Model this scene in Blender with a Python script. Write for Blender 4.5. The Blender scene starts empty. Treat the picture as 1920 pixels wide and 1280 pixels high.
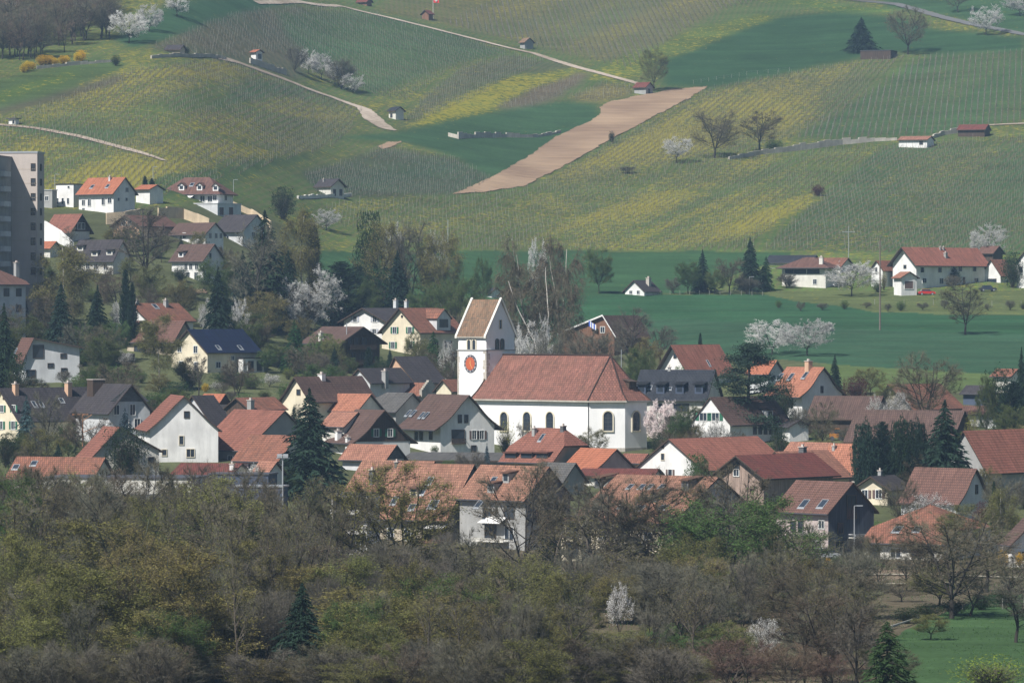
import bpy, math, random
import numpy as np
from mathutils import Vector
sc = bpy.context.scene
COL = sc.collection
R = math.radians
# ------------------------------------------------------------------ camera
F = 9450.0            # focal length in units of 1/1920 of the frame width
HC = 32.5             # camera height above the valley floor
PITCH = math.atan(50 / F)
cd = bpy.data.cameras.new('camera')
cam = bpy.data.objects.new('camera', cd); COL.objects.link(cam)
cam.location = (0, 0, HC); cam.rotation_euler = (math.pi / 2 - PITCH, 0, 0)
cd.sensor_width = 36; cd.lens = 36 * F / 1920; cd.clip_start = 1; cd.clip_end = 20000
sc.camera = cam
# ------------------------------------------------------------------ light
SUN_A, SUN_E = R(48), R(49)
S = Vector((-math.cos(SUN_E) * math.cos(SUN_A), -math.cos(SUN_E) * math.sin(SUN_A), math.sin(SUN_E)))
w = bpy.data.worlds.new('World'); sc.world = w; w.use_nodes = True
nt = w.node_tree
sky = nt.nodes.new('ShaderNodeTexSky'); sky.sky_type = 'NISHITA'; sky.sun_disc = False
sky.sun_elevation = SUN_E; sky.dust_density = 0.3; sky.ozone_density = 2.5; sky.sun_rotation = math.atan2(S.x, S.y) % (2 * math.pi)
nt.links.new(sky.outputs[0], nt.nodes['Background'].inputs[0])
nt.nodes['Background'].inputs[1].default_value = 0.050
sd = bpy.data.lights.new('sun', 'SUN'); sd.energy = 5.0; sd.angle = R(0.5); sd.color = (1, 0.96, 0.90)
so = bpy.data.objects.new('sun', sd); COL.objects.link(so)
so.rotation_euler = S.to_track_quat('Z', 'Y').to_euler(); so.location = (-50, 0, 200)
sc.view_settings.view_transform = 'Standard'; sc.view_settings.look = 'None'
sc.view_settings.exposure = 0.44; sc.view_settings.gamma = 1
sc.view_settings.use_curve_mapping = False
sc.cycles.volume_bounces = 1; sc.cycles.max_bounces = 5; sc.cycles.diffuse_bounces = 2
# ------------------------------------------------------------------ terrain as a function
_DS = [60, 445, 600, 675, 780, 860, 960, 1050, 1130, 1180, 1230, 1330, 1480, 1600, 1750, 1900, 2300]
_T = {
 -150: [1045, 890, 790, 690, 590, 490, 430, 375, 255, 118, 50, -50, -130, -300],
 100:  [1045, 890, 795, 695, 592, 490, 430, 375, 258, 118, 50, -50, -130, -300],
 330:  [1045, 892, 800, 700, 602, 490, 428, 378, 268, 120, 45, -60, -140, -310],
 620:  [1045, 895, 808, 715, 650, 590, 550, 505, 415, 290, 200, 95, 0, -210],
 1000: [1045, 900, 855, 790, 700, 620, 572, 530, 470, 355, 262, 150, 60, -150],
 1500: [1045, 900, 842, 705, 650, 602, 575, 548, 470, 350, 265, 150, 40, -170],
 1920: [1045, 905, 830, 712, 655, 605, 578, 545, 475, 350, 250, 120, 10, -190],
 2200: [1045, 905, 825, 712, 655, 605, 578, 545, 475, 350, 250, 120, 10, -190]}
_us = np.array(sorted(_T)); _dg = np.arange(0, 2305, 5.0)
_Z = []
for _u in _us:
    zz = [0, 0, 0] + [HC + (590 - y) / F * d for y, d in zip(_T[_u], _DS[3:])]
    zz[3] = 0.0
    z = np.interp(_dg, _DS, zz)
    ker = np.hanning(13); ker /= ker.sum()
    zp = np.pad(z, 6, mode='edge'); zp[-6:] = z[-1] + (z[-1] - z[-2]) * np.arange(1, 7)
    _Z.append(np.convolve(zp, ker, 'valid'))
_Z = np.array(_Z)
_ug = np.arange(-150, 2201, 10.0)
_ZG = np.array([[0.0] * len(_dg)] * len(_ug))
for j in range(len(_dg)):
    _ZG[:, j] = np.interp(_ug, _us, _Z[:, j])
ker = np.hanning(21); ker /= ker.sum()
_ZP = np.pad(_ZG, ((10, 10), (0, 0)), mode='edge')
_ZG = np.apply_along_axis(lambda c: np.convolve(c, ker, 'valid'), 0, _ZP)

def gz(X, Y):
    """terrain height, vectorised"""
    X = np.asarray(X, float); Y = np.asarray(Y, float)
    Ys = np.maximum(Y, 60)
    u = np.clip(960 + X / Ys * F, -149, 2199); d = np.clip(Y, 0, 2299)
    i = (u + 150) / 10; j = d / 5
    i0 = np.clip(np.floor(i).astype(int), 0, len(_ug) - 2); j0 = np.clip(np.floor(j).astype(int), 0, len(_dg) - 2)
    fi = i - i0; fj = j - j0
    z = (_ZG[i0, j0] * (1 - fi) * (1 - fj) + _ZG[i0 + 1, j0] * fi * (1 - fj) + _ZG[i0, j0 + 1] * (1 - fi) * fj + _ZG[i0 + 1, j0 + 1] * fi * fj)
    z = z + np.maximum(Y - 2299, 0) * 0.12
    return z

CP, SP = math.cos(PITCH), math.sin(PITCH)
def zrow(py, D):
    v = (640 - py) / F
    return HC + D * (v * CP - SP) / (CP + v * SP)
def rowof(z, D):
    t = (np.asarray(z) - HC) / D
    v = (t * CP + SP) / (CP - t * SP)
    return 640 - v * F
def xcol(px, D): return (px - 960) / F * D
def ground_D(px, py):
    d = np.arange(300, 2300, 1.0)
    r = rowof(gz(xcol(px, d), d), d)
    k = np.argmax(r <= py)
    return float(d[k]) if r[k] <= py else 2299.0
def gp(px, py):
    D = ground_D(px, py); X = xcol(px, D)
    return Vector((X, D, float(gz(X, D))))
def gat(px, D):
    X = xcol(px, D); return Vector((X, D, float(gz(X, D))))

# ------------------------------------------------------------------ numpy noise
def vnoise(x, y, seed=0):
    xi = np.floor(x).astype(np.int64); yi = np.floor(y).astype(np.int64)
    fx = x - xi; fy = y - yi; fx = fx * fx * (3 - 2 * fx); fy = fy * fy * (3 - 2 * fy)
    def h(a, b):
        n = (a * 374761393 + b * 668265263 + seed * 974711) & 0x7fffffff
        n = ((n ^ (n >> 13)) * 1274126177) & 0x7fffffff
        return ((n ^ (n >> 16)) & 0xffff) / 65535.0
    return (h(xi, yi) * (1 - fx) + h(xi + 1, yi) * fx) * (1 - fy) + (h(xi, yi + 1) * (1 - fx) + h(xi + 1, yi + 1) * fx) * fy
def inpoly(px, py, poly):
    px = np.asarray(px); py = np.asarray(py); c = np.zeros(px.shape, bool)
    n = len(poly)
    for i in range(n):
        x1, y1 = poly[i]; x2, y2 = poly[(i + 1) % n]
        if y1 == y2: continue
        m = ((y1 > py) != (y2 > py)) & (px < (x2 - x1) * (py - y1) / (y2 - y1) + x1)
        c ^= m
    return c

# ------------------------------------------------------------------ materials
MATS = {}
def nodes_of(m):
    m.use_nodes = True
    return m.node_tree, m.node_tree.nodes, m.node_tree.links, m.node_tree.nodes['Principled BSDF']
def plain(name, col, rough=0.8, var=0.12, scale=2.0, metal=0.0, spec=0.3):
    """base colour with object-space noise wear"""
    if name in MATS: return MATS[name]
    m = bpy.data.materials.new(name); t, N, L, b = nodes_of(m)
    tc = N.new('ShaderNodeTexCoord'); no = N.new('ShaderNodeTexNoise'); no.inputs['Scale'].default_value = scale
    no.inputs['Detail'].default_value = 6; no.inputs['Roughness'].default_value = 0.65
    L.new(tc.outputs['Object'], no.inputs['Vector'])
    mr = N.new('ShaderNodeMapRange'); mr.inputs['From Min'].default_value = 0.25; mr.inputs['From Max'].default_value = 0.75
    mr.inputs['To Min'].default_value = 1 - var; mr.inputs['To Max'].default_value = 1 + var
    L.new(no.outputs['Fac'], mr.inputs['Value'])
    vm = N.new('ShaderNodeVectorMath'); vm.operation = 'SCALE'; vm.inputs[0].default_value = col[:3]
    L.new(mr.outputs[0], vm.inputs['Scale']); L.new(vm.outputs[0], b.inputs['Base Color'])
    b.inputs['Roughness'].default_value = rough; b.inputs['Metallic'].default_value = metal
    b.inputs['Specular IOR Level'].default_value = spec
    MATS[name] = m; return m
def plaster(name, col, stain=0.24):
    if name in MATS: return MATS[name]
    m = bpy.data.materials.new(name); t, N, L, b = nodes_of(m)
    tc = N.new('ShaderNodeTexCoord'); mp = N.new('ShaderNodeMapping'); mp.inputs['Scale'].default_value = (1.3, 1.3, 0.25)
    L.new(tc.outputs['Object'], mp.inputs['Vector'])
    n1 = N.new('ShaderNodeTexNoise'); n1.inputs['Scale'].default_value = 1.0; n1.inputs['Detail'].default_value = 8; n1.inputs['Roughness'].default_value = 0.7
    L.new(mp.outputs[0], n1.inputs['Vector'])
    n2 = N.new('ShaderNodeTexNoise'); n2.inputs['Scale'].default_value = 0.35; n2.inputs['Detail'].default_value = 4
    L.new(tc.outputs['Object'], n2.inputs['Vector'])
    mx = N.new('ShaderNodeMath'); mx.operation = 'MULTIPLY'; L.new(n1.outputs['Fac'], mx.inputs[0]); L.new(n2.outputs['Fac'], mx.inputs[1])
    mr = N.new('ShaderNodeMapRange'); mr.inputs['From Min'].default_value = 0.12; mr.inputs['From Max'].default_value = 0.36
    mr.inputs['To Min'].default_value = 1 - stain; mr.inputs['To Max'].default_value = 1.03
    L.new(mx.outputs[0], mr.inputs['Value'])
    vm = N.new('ShaderNodeVectorMath'); vm.operation = 'SCALE'; vm.inputs[0].default_value = col[:3]
    L.new(mr.outputs[0], vm.inputs['Scale']); L.new(vm.outputs[0], b.inputs['Base Color'])
    b.inputs['Roughness'].default_value = 0.9; b.inputs['Specular IOR Level'].default_value = 0.15
    MATS[name] = m; return m
def tiles(name, c1, c2, moss=(0.06, 0.05, 0.035), mossamt=0.35, bw=0.34, bh=0.46):
    """tile courses from a brick pattern in UV metres, weathered"""
    if name in MATS: return MATS[name]
    m = bpy.data.materials.new(name); t, N, L, b = nodes_of(m)
    uv = N.new('ShaderNodeUVMap'); br = N.new('ShaderNodeTexBrick')
    br.inputs['Color1'].default_value = (*c1, 1); br.inputs['Color2'].default_value = (*c2, 1)
    br.inputs['Mortar'].default_value = (*[x * 0.35 for x in c1], 1)
    br.inputs['Scale'].default_value = 1; br.inputs['Brick Width'].default_value = bw; br.inputs['Row Height'].default_value = bh
    br.inputs['Mortar Size'].default_value = 0.045; br.inputs['Bias'].default_value = 0.0
    L.new(uv.outputs[0], br.inputs['Vector'])
    tc = N.new('ShaderNodeTexCoord')
    n1 = N.new('ShaderNodeTexNoise'); n1.inputs['Scale'].default_value = 0.32; n1.inputs['Detail'].default_value = 8; n1.inputs['Roughness'].default_value = 0.72
    L.new(tc.outputs['Object'], n1.inputs['Vector'])
    mr = N.new('ShaderNodeMapRange'); mr.inputs['From Min'].default_value = 0.46; mr.inputs['From Max'].default_value = 0.72
    mr.inputs['To Min'].default_value = 0; mr.inputs['To Max'].default_value = mossamt
    L.new(n1.outputs['Fac'], mr.inputs['Value'])
    mp = N.new('ShaderNodeMapping'); mp.inputs['Scale'].default_value = (2.2, 0.25, 1); L.new(uv.outputs[0], mp.inputs['Vector'])
    n2 = N.new('ShaderNodeTexNoise'); n2.inputs['Scale'].default_value = 1.0; n2.inputs['Detail'].default_value = 5; L.new(mp.outputs[0], n2.inputs['Vector'])
    mr2 = N.new('ShaderNodeMapRange'); mr2.inputs['From Min'].default_value = 0.3; mr2.inputs['From Max'].default_value = 0.7
    mr2.inputs['To Min'].default_value = 0.72; mr2.inputs['To Max'].default_value = 1.25; L.new(n2.outputs['Fac'], mr2.inputs['Value'])
    vm = N.new('ShaderNodeVectorMath'); vm.operation = 'SCALE'; L.new(br.outputs['Color'], vm.inputs[0]); L.new(mr2.outputs[0], vm.inputs['Scale'])
    mx = N.new('ShaderNodeMix'); mx.data_type = 'RGBA'; L.new(mr.outputs[0], mx.inputs[0]); L.new(vm.outputs[0], mx.inputs[6])
    mx.inputs[7].default_value = (*moss, 1); L.new(mx.outputs[2], b.inputs['Base Color'])
    b.inputs['Roughness'].default_value = 0.85; b.inputs['Specular IOR Level'].default_value = 0.2
    bp = N.new('ShaderNodeBump'); bp.inputs['Strength'].default_value = 0.5; bp.inputs['Distance'].default_value = 0.03
    L.new(br.outputs['Fac'], bp.inputs['Height']); bp.invert = True; L.new(bp.outputs[0], b.inputs['Normal'])
    MATS[name] = m; return m
def timber(name, col, sc_=(7, 7, 0.3)):
    if name in MATS: return MATS[name]
    m = bpy.data.materials.new(name); t, N, L, b = nodes_of(m)
    tc = N.new('ShaderNodeTexCoord'); mp = N.new('ShaderNodeMapping'); mp.inputs['Scale'].default_value = sc_
    L.new(tc.outputs['Object'], mp.inputs['Vector'])
    n1 = N.new('ShaderNodeTexNoise'); n1.inputs['Scale'].default_value = 1.0; n1.inputs['Detail'].default_value = 4; L.new(mp.outputs[0], n1.inputs['Vector'])
    cr = N.new('ShaderNodeMapRange'); cr.inputs['From Min'].default_value = 0.3; cr.inputs['From Max'].default_value = 0.7
    cr.inputs['To Min'].default_value = 0.55; cr.inputs['To Max'].default_value = 1.4; L.new(n1.outputs['Fac'], cr.inputs['Value'])
    vm = N.new('ShaderNodeVectorMath'); vm.operation = 'SCALE'; vm.inputs[0].default_value = col[:3]
    L.new(cr.outputs[0], vm.inputs['Scale']); L.new(vm.outputs[0], b.inputs['Base Color']); b.inputs['Roughness'].default_value = 0.85
    MATS[name] = m; return m
def leafy(name, col, var=0.35, trans=0.25, hue=0.03):
    """foliage: per-tree and per-clump variation, some light passing through"""
    if name in MATS: return MATS[name]
    m = bpy.data.materials.new(name); t, N, L, b = nodes_of(m)
    oi = N.new('ShaderNodeObjectInfo'); ge = N.new('ShaderNodeNewGeometry')
    no = N.new('ShaderNodeTexNoise'); no.inputs['Scale'].default_value = 0.8; no.inputs['Detail'].default_value = 5; no.inputs['Roughness'].default_value = 0.7
    L.new(ge.outputs['Position'], no.inputs['Vector'])
    mr = N.new('ShaderNodeMapRange'); mr.inputs['From Min'].default_value = 0.3; mr.inputs['From Max'].default_value = 0.7
    mr.inputs['To Min'].default_value = 1 - var; mr.inputs['To Max'].default_value = 1 + var; L.new(no.outputs['Fac'], mr.inputs['Value'])
    m2 = N.new('ShaderNodeMapRange'); m2.inputs['To Min'].default_value = 0.8; m2.inputs['To Max'].default_value = 1.2; L.new(oi.outputs['Random'], m2.inputs['Value'])
    mu = N.new('ShaderNodeMath'); mu.operation = 'MULTIPLY'; L.new(mr.outputs[0], mu.inputs[0]); L.new(m2.outputs[0], mu.inputs[1])
    hs = N.new('ShaderNodeHueSaturation'); hs.inputs['Color'].default_value = (*col, 1)
    m3 = N.new('ShaderNodeMapRange'); m3.inputs['To Min'].default_value = 0.5 - hue; m3.inputs['To Max'].default_value = 0.5 + hue
    wn = N.new('ShaderNodeMath'); wn.operation = 'FRACT'; m7 = N.new('ShaderNodeMath'); m7.operation = 'MULTIPLY'; m7.inputs[1].default_value = 7.31
    L.new(oi.outputs['Random'], m7.inputs[0]); L.new(m7.outputs[0], wn.inputs[0]); L.new(wn.outputs[0], m3.inputs['Value'])
    L.new(m3.outputs[0], hs.inputs['Hue']); L.new(mu.outputs[0], hs.inputs['Value'])
    L.new(hs.outputs[0], b.inputs['Base Color']); b.inputs['Roughness'].default_value = 0.8; b.inputs['Specular IOR Level'].default_value = 0.1
    if trans:
        tr = N.new('ShaderNodeBsdfTranslucent'); L.new(hs.outputs[0], tr.inputs['Color'])
        ms = N.new('ShaderNodeMixShader'); ms.inputs[0].default_value = trans
        L.new(b.outputs[0], ms.inputs[1]); L.new(tr.outputs[0], ms.inputs[2]); L.new(ms.outputs[0], N['Material Output'].inputs[0])
    MATS[name] = m; return m
def glass(name='window_glass', col=(0.03, 0.04, 0.055)):
    if name in MATS: return MATS[name]
    m = plain(name, col, rough=0.15, var=0.3, scale=0.7, spec=0.5); return m

WALLS = {
 'white': plaster('white_plaster', (0.80, 0.79, 0.77)), 'offwhite': plaster('offwhite_plaster', (0.70, 0.68, 0.62)),
 'cream': plaster('cream_plaster', (0.74, 0.66, 0.50)), 'pale': plaster('pale_grey_plaster', (0.60, 0.61, 0.62)),
 'grey': plaster('grey_plaster', (0.36, 0.36, 0.35)), 'pink': plaster('pink_plaster', (0.50, 0.42, 0.40)),
 'peach': plaster('peach_plaster', (0.62, 0.40, 0.27)), 'beige': plaster('beige_plaster', (0.50, 0.43, 0.33)),
 'conc': plaster('facade_concrete', (0.50, 0.44, 0.40), 0.08), 'timber': timber('dark_timber', (0.060, 0.038, 0.026)),
 'brownwood': timber('brown_timber', (0.17, 0.085, 0.05)), 'slate': timber('slate_cladding', (0.10, 0.105, 0.11), (1, 1, 6)),
 'bluewood': timber('blue_black_timber', (0.045, 0.055, 0.075)), 'pinkwood': timber('weathered_timber', (0.30, 0.22, 0.18)),
 'church': plaster('church_limewash', (0.86, 0.85, 0.84), 0.09), 'stone': plaster('grey_stone', (0.50, 0.46, 0.40), 0.35),
 'sand': plaster('sandstone_wall', (0.60, 0.48, 0.33), 0.3), 'blue': plaster('blue_grey_cladding', (0.075, 0.095, 0.14), 0.1)}
ROOFS = {
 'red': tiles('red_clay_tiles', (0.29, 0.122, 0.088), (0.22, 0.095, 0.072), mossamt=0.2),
 'aged': tiles('aged_orange_tiles', (0.36, 0.185, 0.125), (0.23, 0.115, 0.082), mossamt=0.5),
 'warmred': tiles('warm_red_tiles', (0.37, 0.15, 0.105), (0.30, 0.12, 0.088), mossamt=0.3),  # lighter, warmer clay than the red tiles, these roofs' own colour
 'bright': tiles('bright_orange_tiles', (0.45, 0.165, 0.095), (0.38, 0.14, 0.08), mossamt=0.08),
 'orange': tiles('orange_clay_tiles', (0.39, 0.19, 0.13), (0.29, 0.135, 0.098), mossamt=0.25),
 'pinky': tiles('faded_clay_tiles', (0.44, 0.19, 0.12), (0.34, 0.14, 0.09), mossamt=0.25),
 'church': tiles('old_church_tiles', (0.275, 0.125, 0.094), (0.19, 0.09, 0.072), mossamt=0.45, bw=0.5, bh=0.5),
 'mix': tiles('mixed_old_tiles', (0.29, 0.175, 0.11), (0.18, 0.135, 0.095), mossamt=0.5, bw=0.5, bh=0.4),
 'maroon': tiles('maroon_tiles', (0.20, 0.065, 0.05), (0.15, 0.05, 0.045), mossamt=0.35),
 'brown': tiles('brown_tiles', (0.135, 0.085, 0.07), (0.105, 0.066, 0.058), mossamt=0.25),
 'redbrown': tiles('red_brown_tiles', (0.180, 0.096, 0.076), (0.145, 0.080, 0.066), mossamt=0.2),
 'rust': tiles('weathered_rust_tiles', (0.30, 0.13, 0.085), (0.2, 0.095, 0.07), mossamt=0.5),
 'dark': tiles('dark_grey_tiles', (0.070, 0.062, 0.068), (0.05, 0.045, 0.05), mossamt=0.25),
 'slate': tiles('slate_roof', (0.038, 0.042, 0.052), (0.028, 0.032, 0.042), moss=(0.06, 0.06, 0.06), mossamt=0.2, bw=0.6, bh=0.5),
 'solar': tiles('blue_black_panels', (0.008, 0.015, 0.045), (0.006, 0.012, 0.035), moss=(0.01, 0.015, 0.04), mossamt=0.1, bw=1.0, bh=1.6),
 'greyr': tiles('grey_fibre_roof', (0.13, 0.125, 0.12), (0.10, 0.098, 0.095), mossamt=0.3)}
ROOFS['bright'].node_tree.nodes['Principled BSDF'].inputs['Roughness'].default_value = 0.75
GL = glass()
FRAME = plain('white_window_frame', (0.7, 0.7, 0.68)); DFRAME = plain('dark_window_frame', (0.07, 0.055, 0.045))
GREEN = plain('green_shutter_paint', (0.03, 0.13, 0.075)); GREYSH = plain('grey_shutter_paint', (0.38, 0.40, 0.45))
BROWNSH = plain('brown_shutter_paint', (0.13, 0.085, 0.075)); SANDST = plain('sandstone_surround', (0.64, 0.58, 0.46))
METAL = plain('galvanised_steel', (0.42, 0.44, 0.46), rough=0.45, metal=0.4); DMETAL = plain('dark_metal', (0.08, 0.08, 0.09), rough=0.5)
SHUT = {'g': GREEN, 'y': GREYSH, 'b': BROWNSH}

# ------------------------------------------------------------------ mesh helpers
class MB:
    def __init__(s): s.V = []; s.F = []; s.UV = []; s.M = []; s.O = None
    def poly(s, pts, mi=0, uv=None):
        i = len(s.V); s.V += [tuple(p) for p in pts]; s.F.append(tuple(range(i, i + len(pts)))); s.M.append(mi)
        s.UV += uv if uv else [(0.0, 0.0)] * len(pts)
    def slab(s, P, a, b, c, mi=0):
        """box from corner P with edge vectors a b c"""
        P, a, b, c = map(Vector, (P, a, b, c)); q = [P, P + a, P + a + b, P + b]; r = [x + c for x in q]
        s.poly(q[::-1], mi); s.poly(r, mi)
        for i in range(4): s.poly([q[i], q[(i + 1) % 4], r[(i + 1) % 4], r[i]], mi)
    def prism(s, base, h, mi=0):
        """vertical prism on a ground polygon"""
        b = [Vector(p) for p in base]; t = [p + Vector((0, 0, h)) for p in b]
        s.poly(b[::-1], mi); s.poly(t, mi)
        for i in range(len(b)): s.poly([b[i], b[(i + 1) % len(b)], t[(i + 1) % len(b)], t[i]], mi)
    def tube(s, p0, p1, r0, r1, n=8, mi=0, cap=True):
        p0 = Vector(p0); p1 = Vector(p1); d = (p1 - p0).normalized()
        u = d.orthogonal().normalized(); v = d.cross(u)
        A = [p0 + (u * math.cos(2 * math.pi * i / n) + v * math.sin(2 * math.pi * i / n)) * r0 for i in range(n)]
        B = [p1 + (u * math.cos(2 * math.pi * i / n) + v * math.sin(2 * math.pi * i / n)) * r1 for i in range(n)]
        for i in range(n): s.poly([A[i], A[(i + 1) % n], B[(i + 1) % n], B[i]], mi)
        if cap: s.poly(A[::-1], mi); s.poly(B, mi)
    def build(s, name, mats, parent=None, origin=(0, 0, 0)):
        if parent is not None: origin = WO(parent)
        o = Vector(origin)
        me = bpy.data.meshes.new(name)
        me.from_pydata([(x - o.x, y - o.y, z - o.z) for x, y, z in s.V], [], s.F)
        if not isinstance(mats, (list, tuple)): mats = [mats]
        for m in mats: me.materials.append(m)
        me.polygons.foreach_set('material_index', s.M)
        uvl = me.uv_layers.new(name='UVMap'); uvl.data.foreach_set('uv', np.array(s.UV, np.float32).ravel())
        me.update()
        ob = bpy.data.objects.new(name, me); COL.objects.link(ob)
        if parent is not None: ob.parent = parent
        else: ob.location = o
        return ob
def WO(o):
    """world origin of an unrotated, unscaled object chain"""
    p = Vector(o.location)
    while o.parent is not None:
        o = o.parent; p = p + Vector(o.location)
    return p
def npmesh(name, V, faces, mats, mi=None):
    """faces: array (n,k)"""
    me = bpy.data.meshes.new(name); V = np.asarray(V, np.float32); fa = np.asarray(faces, np.int32)
    n, k = fa.shape
    me.vertices.add(len(V)); me.vertices.foreach_set('co', V.ravel())
    me.loops.add(n * k); me.loops.foreach_set('vertex_index', fa.ravel())
    me.polygons.add(n); me.polygons.foreach_set('loop_start', np.arange(0, n * k, k, dtype=np.int32))
    for m in mats: me.materials.append(m)
    if mi is not None: me.polygons.foreach_set('material_index', np.asarray(mi, np.int32))
    me.update(calc_edges=True)
    return me
def thing(name, label, cat, loc, group=None):
    o = bpy.data.objects.new(name, None); COL.objects.link(o); o.location = loc; o.empty_display_size = 0.5
    o['label'] = label; o['category'] = cat
    if group: o['group'] = group
    return o
def tag(o, label, cat, group=None, kind=None):
    if label: o['label'] = label
    if cat: o['category'] = cat
    if group: o['group'] = group
    if kind: o['kind'] = kind
    return o
# ------------------------------------------------------------------ the ground
def ground_material():
    m = bpy.data.materials.new('ground_cover'); t, N, L, b = nodes_of(m)
    at = N.new('ShaderNodeAttribute'); at.attribute_name = 'cover'
    par = N.new('ShaderNodeAttribute'); par.attribute_name = 'rows'      # x: across-row metres, y: row strength, z: flowers
    sp = N.new('ShaderNodeSeparateXYZ'); L.new(par.outputs['Vector'], sp.inputs[0])
    ge = N.new('ShaderNodeNewGeometry')
    def noise(scale, det=5, rough=0.65, vec=None):
        n = N.new('ShaderNodeTexNoise'); n.inputs['Scale'].default_value = scale; n.inputs['Detail'].default_value = det
        n.inputs['Roughness'].default_value = rough; L.new(vec or ge.outputs['Position'], n.inputs['Vector']); return n.outputs['Fac']
    def rng(v, a, b_, c, d):
        r = N.new('ShaderNodeMapRange'); r.inputs['From Min'].default_value = a; r.inputs['From Max'].default_value = b_
        r.inputs['To Min'].default_value = c; r.inputs['To Max'].default_value = d; L.new(v, r.inputs['Value']); return r.outputs[0]
    def math_(op, a, b_=None):
        q = N.new('ShaderNodeMath'); q.operation = op
        for i, v in enumerate((a, b_)):
            if v is None: continue
            if isinstance(v, (int, float)): q.inputs[i].default_value = v
            else: L.new(v, q.inputs[i])
        return q.outputs[0]
    mpg = N.new('ShaderNodeMapping'); mpg.inputs['Rotation'].default_value = (0, 0, R(-9)); mpg.inputs['Scale'].default_value = (.012, .16, .05); L.new(ge.outputs['Position'], mpg.inputs['Vector'])
    v1 = math_('MULTIPLY', rng(noise(0.05, 8), 0.3, 0.7, 0.78, 1.22), rng(noise(1.0, 4, 0.6, mpg.outputs[0]), 0.3, 0.7, 0.80, 1.2)); v2 = rng(noise(1.1, 4, 0.8), 0.3, 0.7, 0.72, 1.28)
    sc1 = N.new('ShaderNodeVectorMath'); sc1.operation = 'SCALE'; L.new(at.outputs['Color'], sc1.inputs[0]); L.new(math_('MULTIPLY', v1, v2), sc1.inputs['Scale'])
    # worked soil strip under every vine row
    wob = rng(noise(0.25, 2), 0.3, 0.7, -0.25, 0.25)
    ph = math_('SINE', math_('MULTIPLY', math_('ADD', sp.outputs[0], wob), math.pi))
    ph = math_('POWER', math_('ABSOLUTE', ph), 2.0)
    st = math_('MULTIPLY', math_('MULTIPLY', ph, sp.outputs[1]), rng(noise(0.12, 3), 0.35, 0.65, 0.45, 1.0))
    mx = N.new('ShaderNodeMix'); mx.data_type = 'RGBA'; L.new(st, mx.inputs[0]); L.new(sc1.outputs[0], mx.inputs[6]); mx.inputs[7].default_value = (0.125, 0.105, 0.06, 1)
    # dandelions between the rows
    fl = math_('GREATER_THAN', math_('ADD', noise(0.5, 4, 0.75), math_('MULTIPLY', sp.outputs[2], 0.37)), 0.70)
    inv = math_('SUBTRACT', 1.0, math_('MULTIPLY', ph, sp.outputs[1]))
    flm = math_('MULTIPLY', math_('MULTIPLY', fl, math_('ADD', math_('MULTIPLY', inv, 0.7), 0.1)), 0.8)
    m2 = N.new('ShaderNodeMix'); m2.data_type = 'RGBA'; L.new(flm, m2.inputs[0]); L.new(mx.outputs[2], m2.inputs[6]); m2.inputs[7].default_value = (0.30, 0.25, 0.03, 1)
    L.new(m2.outputs[2], b.inputs['Base Color']); b.inputs['Roughness'].default_value = 0.95; b.inputs['Specular IOR Level'].default_value = 0.05
    return m
GROUND = ground_material()
GR = (0.070, 0.108, 0.038)     # meadow green
TEAL = (0.030, 0.098, 0.046)   # young corn, strong green
VIN = (0.078, 0.120, 0.034)    # grass under the vines
VDK = (0.054, 0.104, 0.038)
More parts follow.
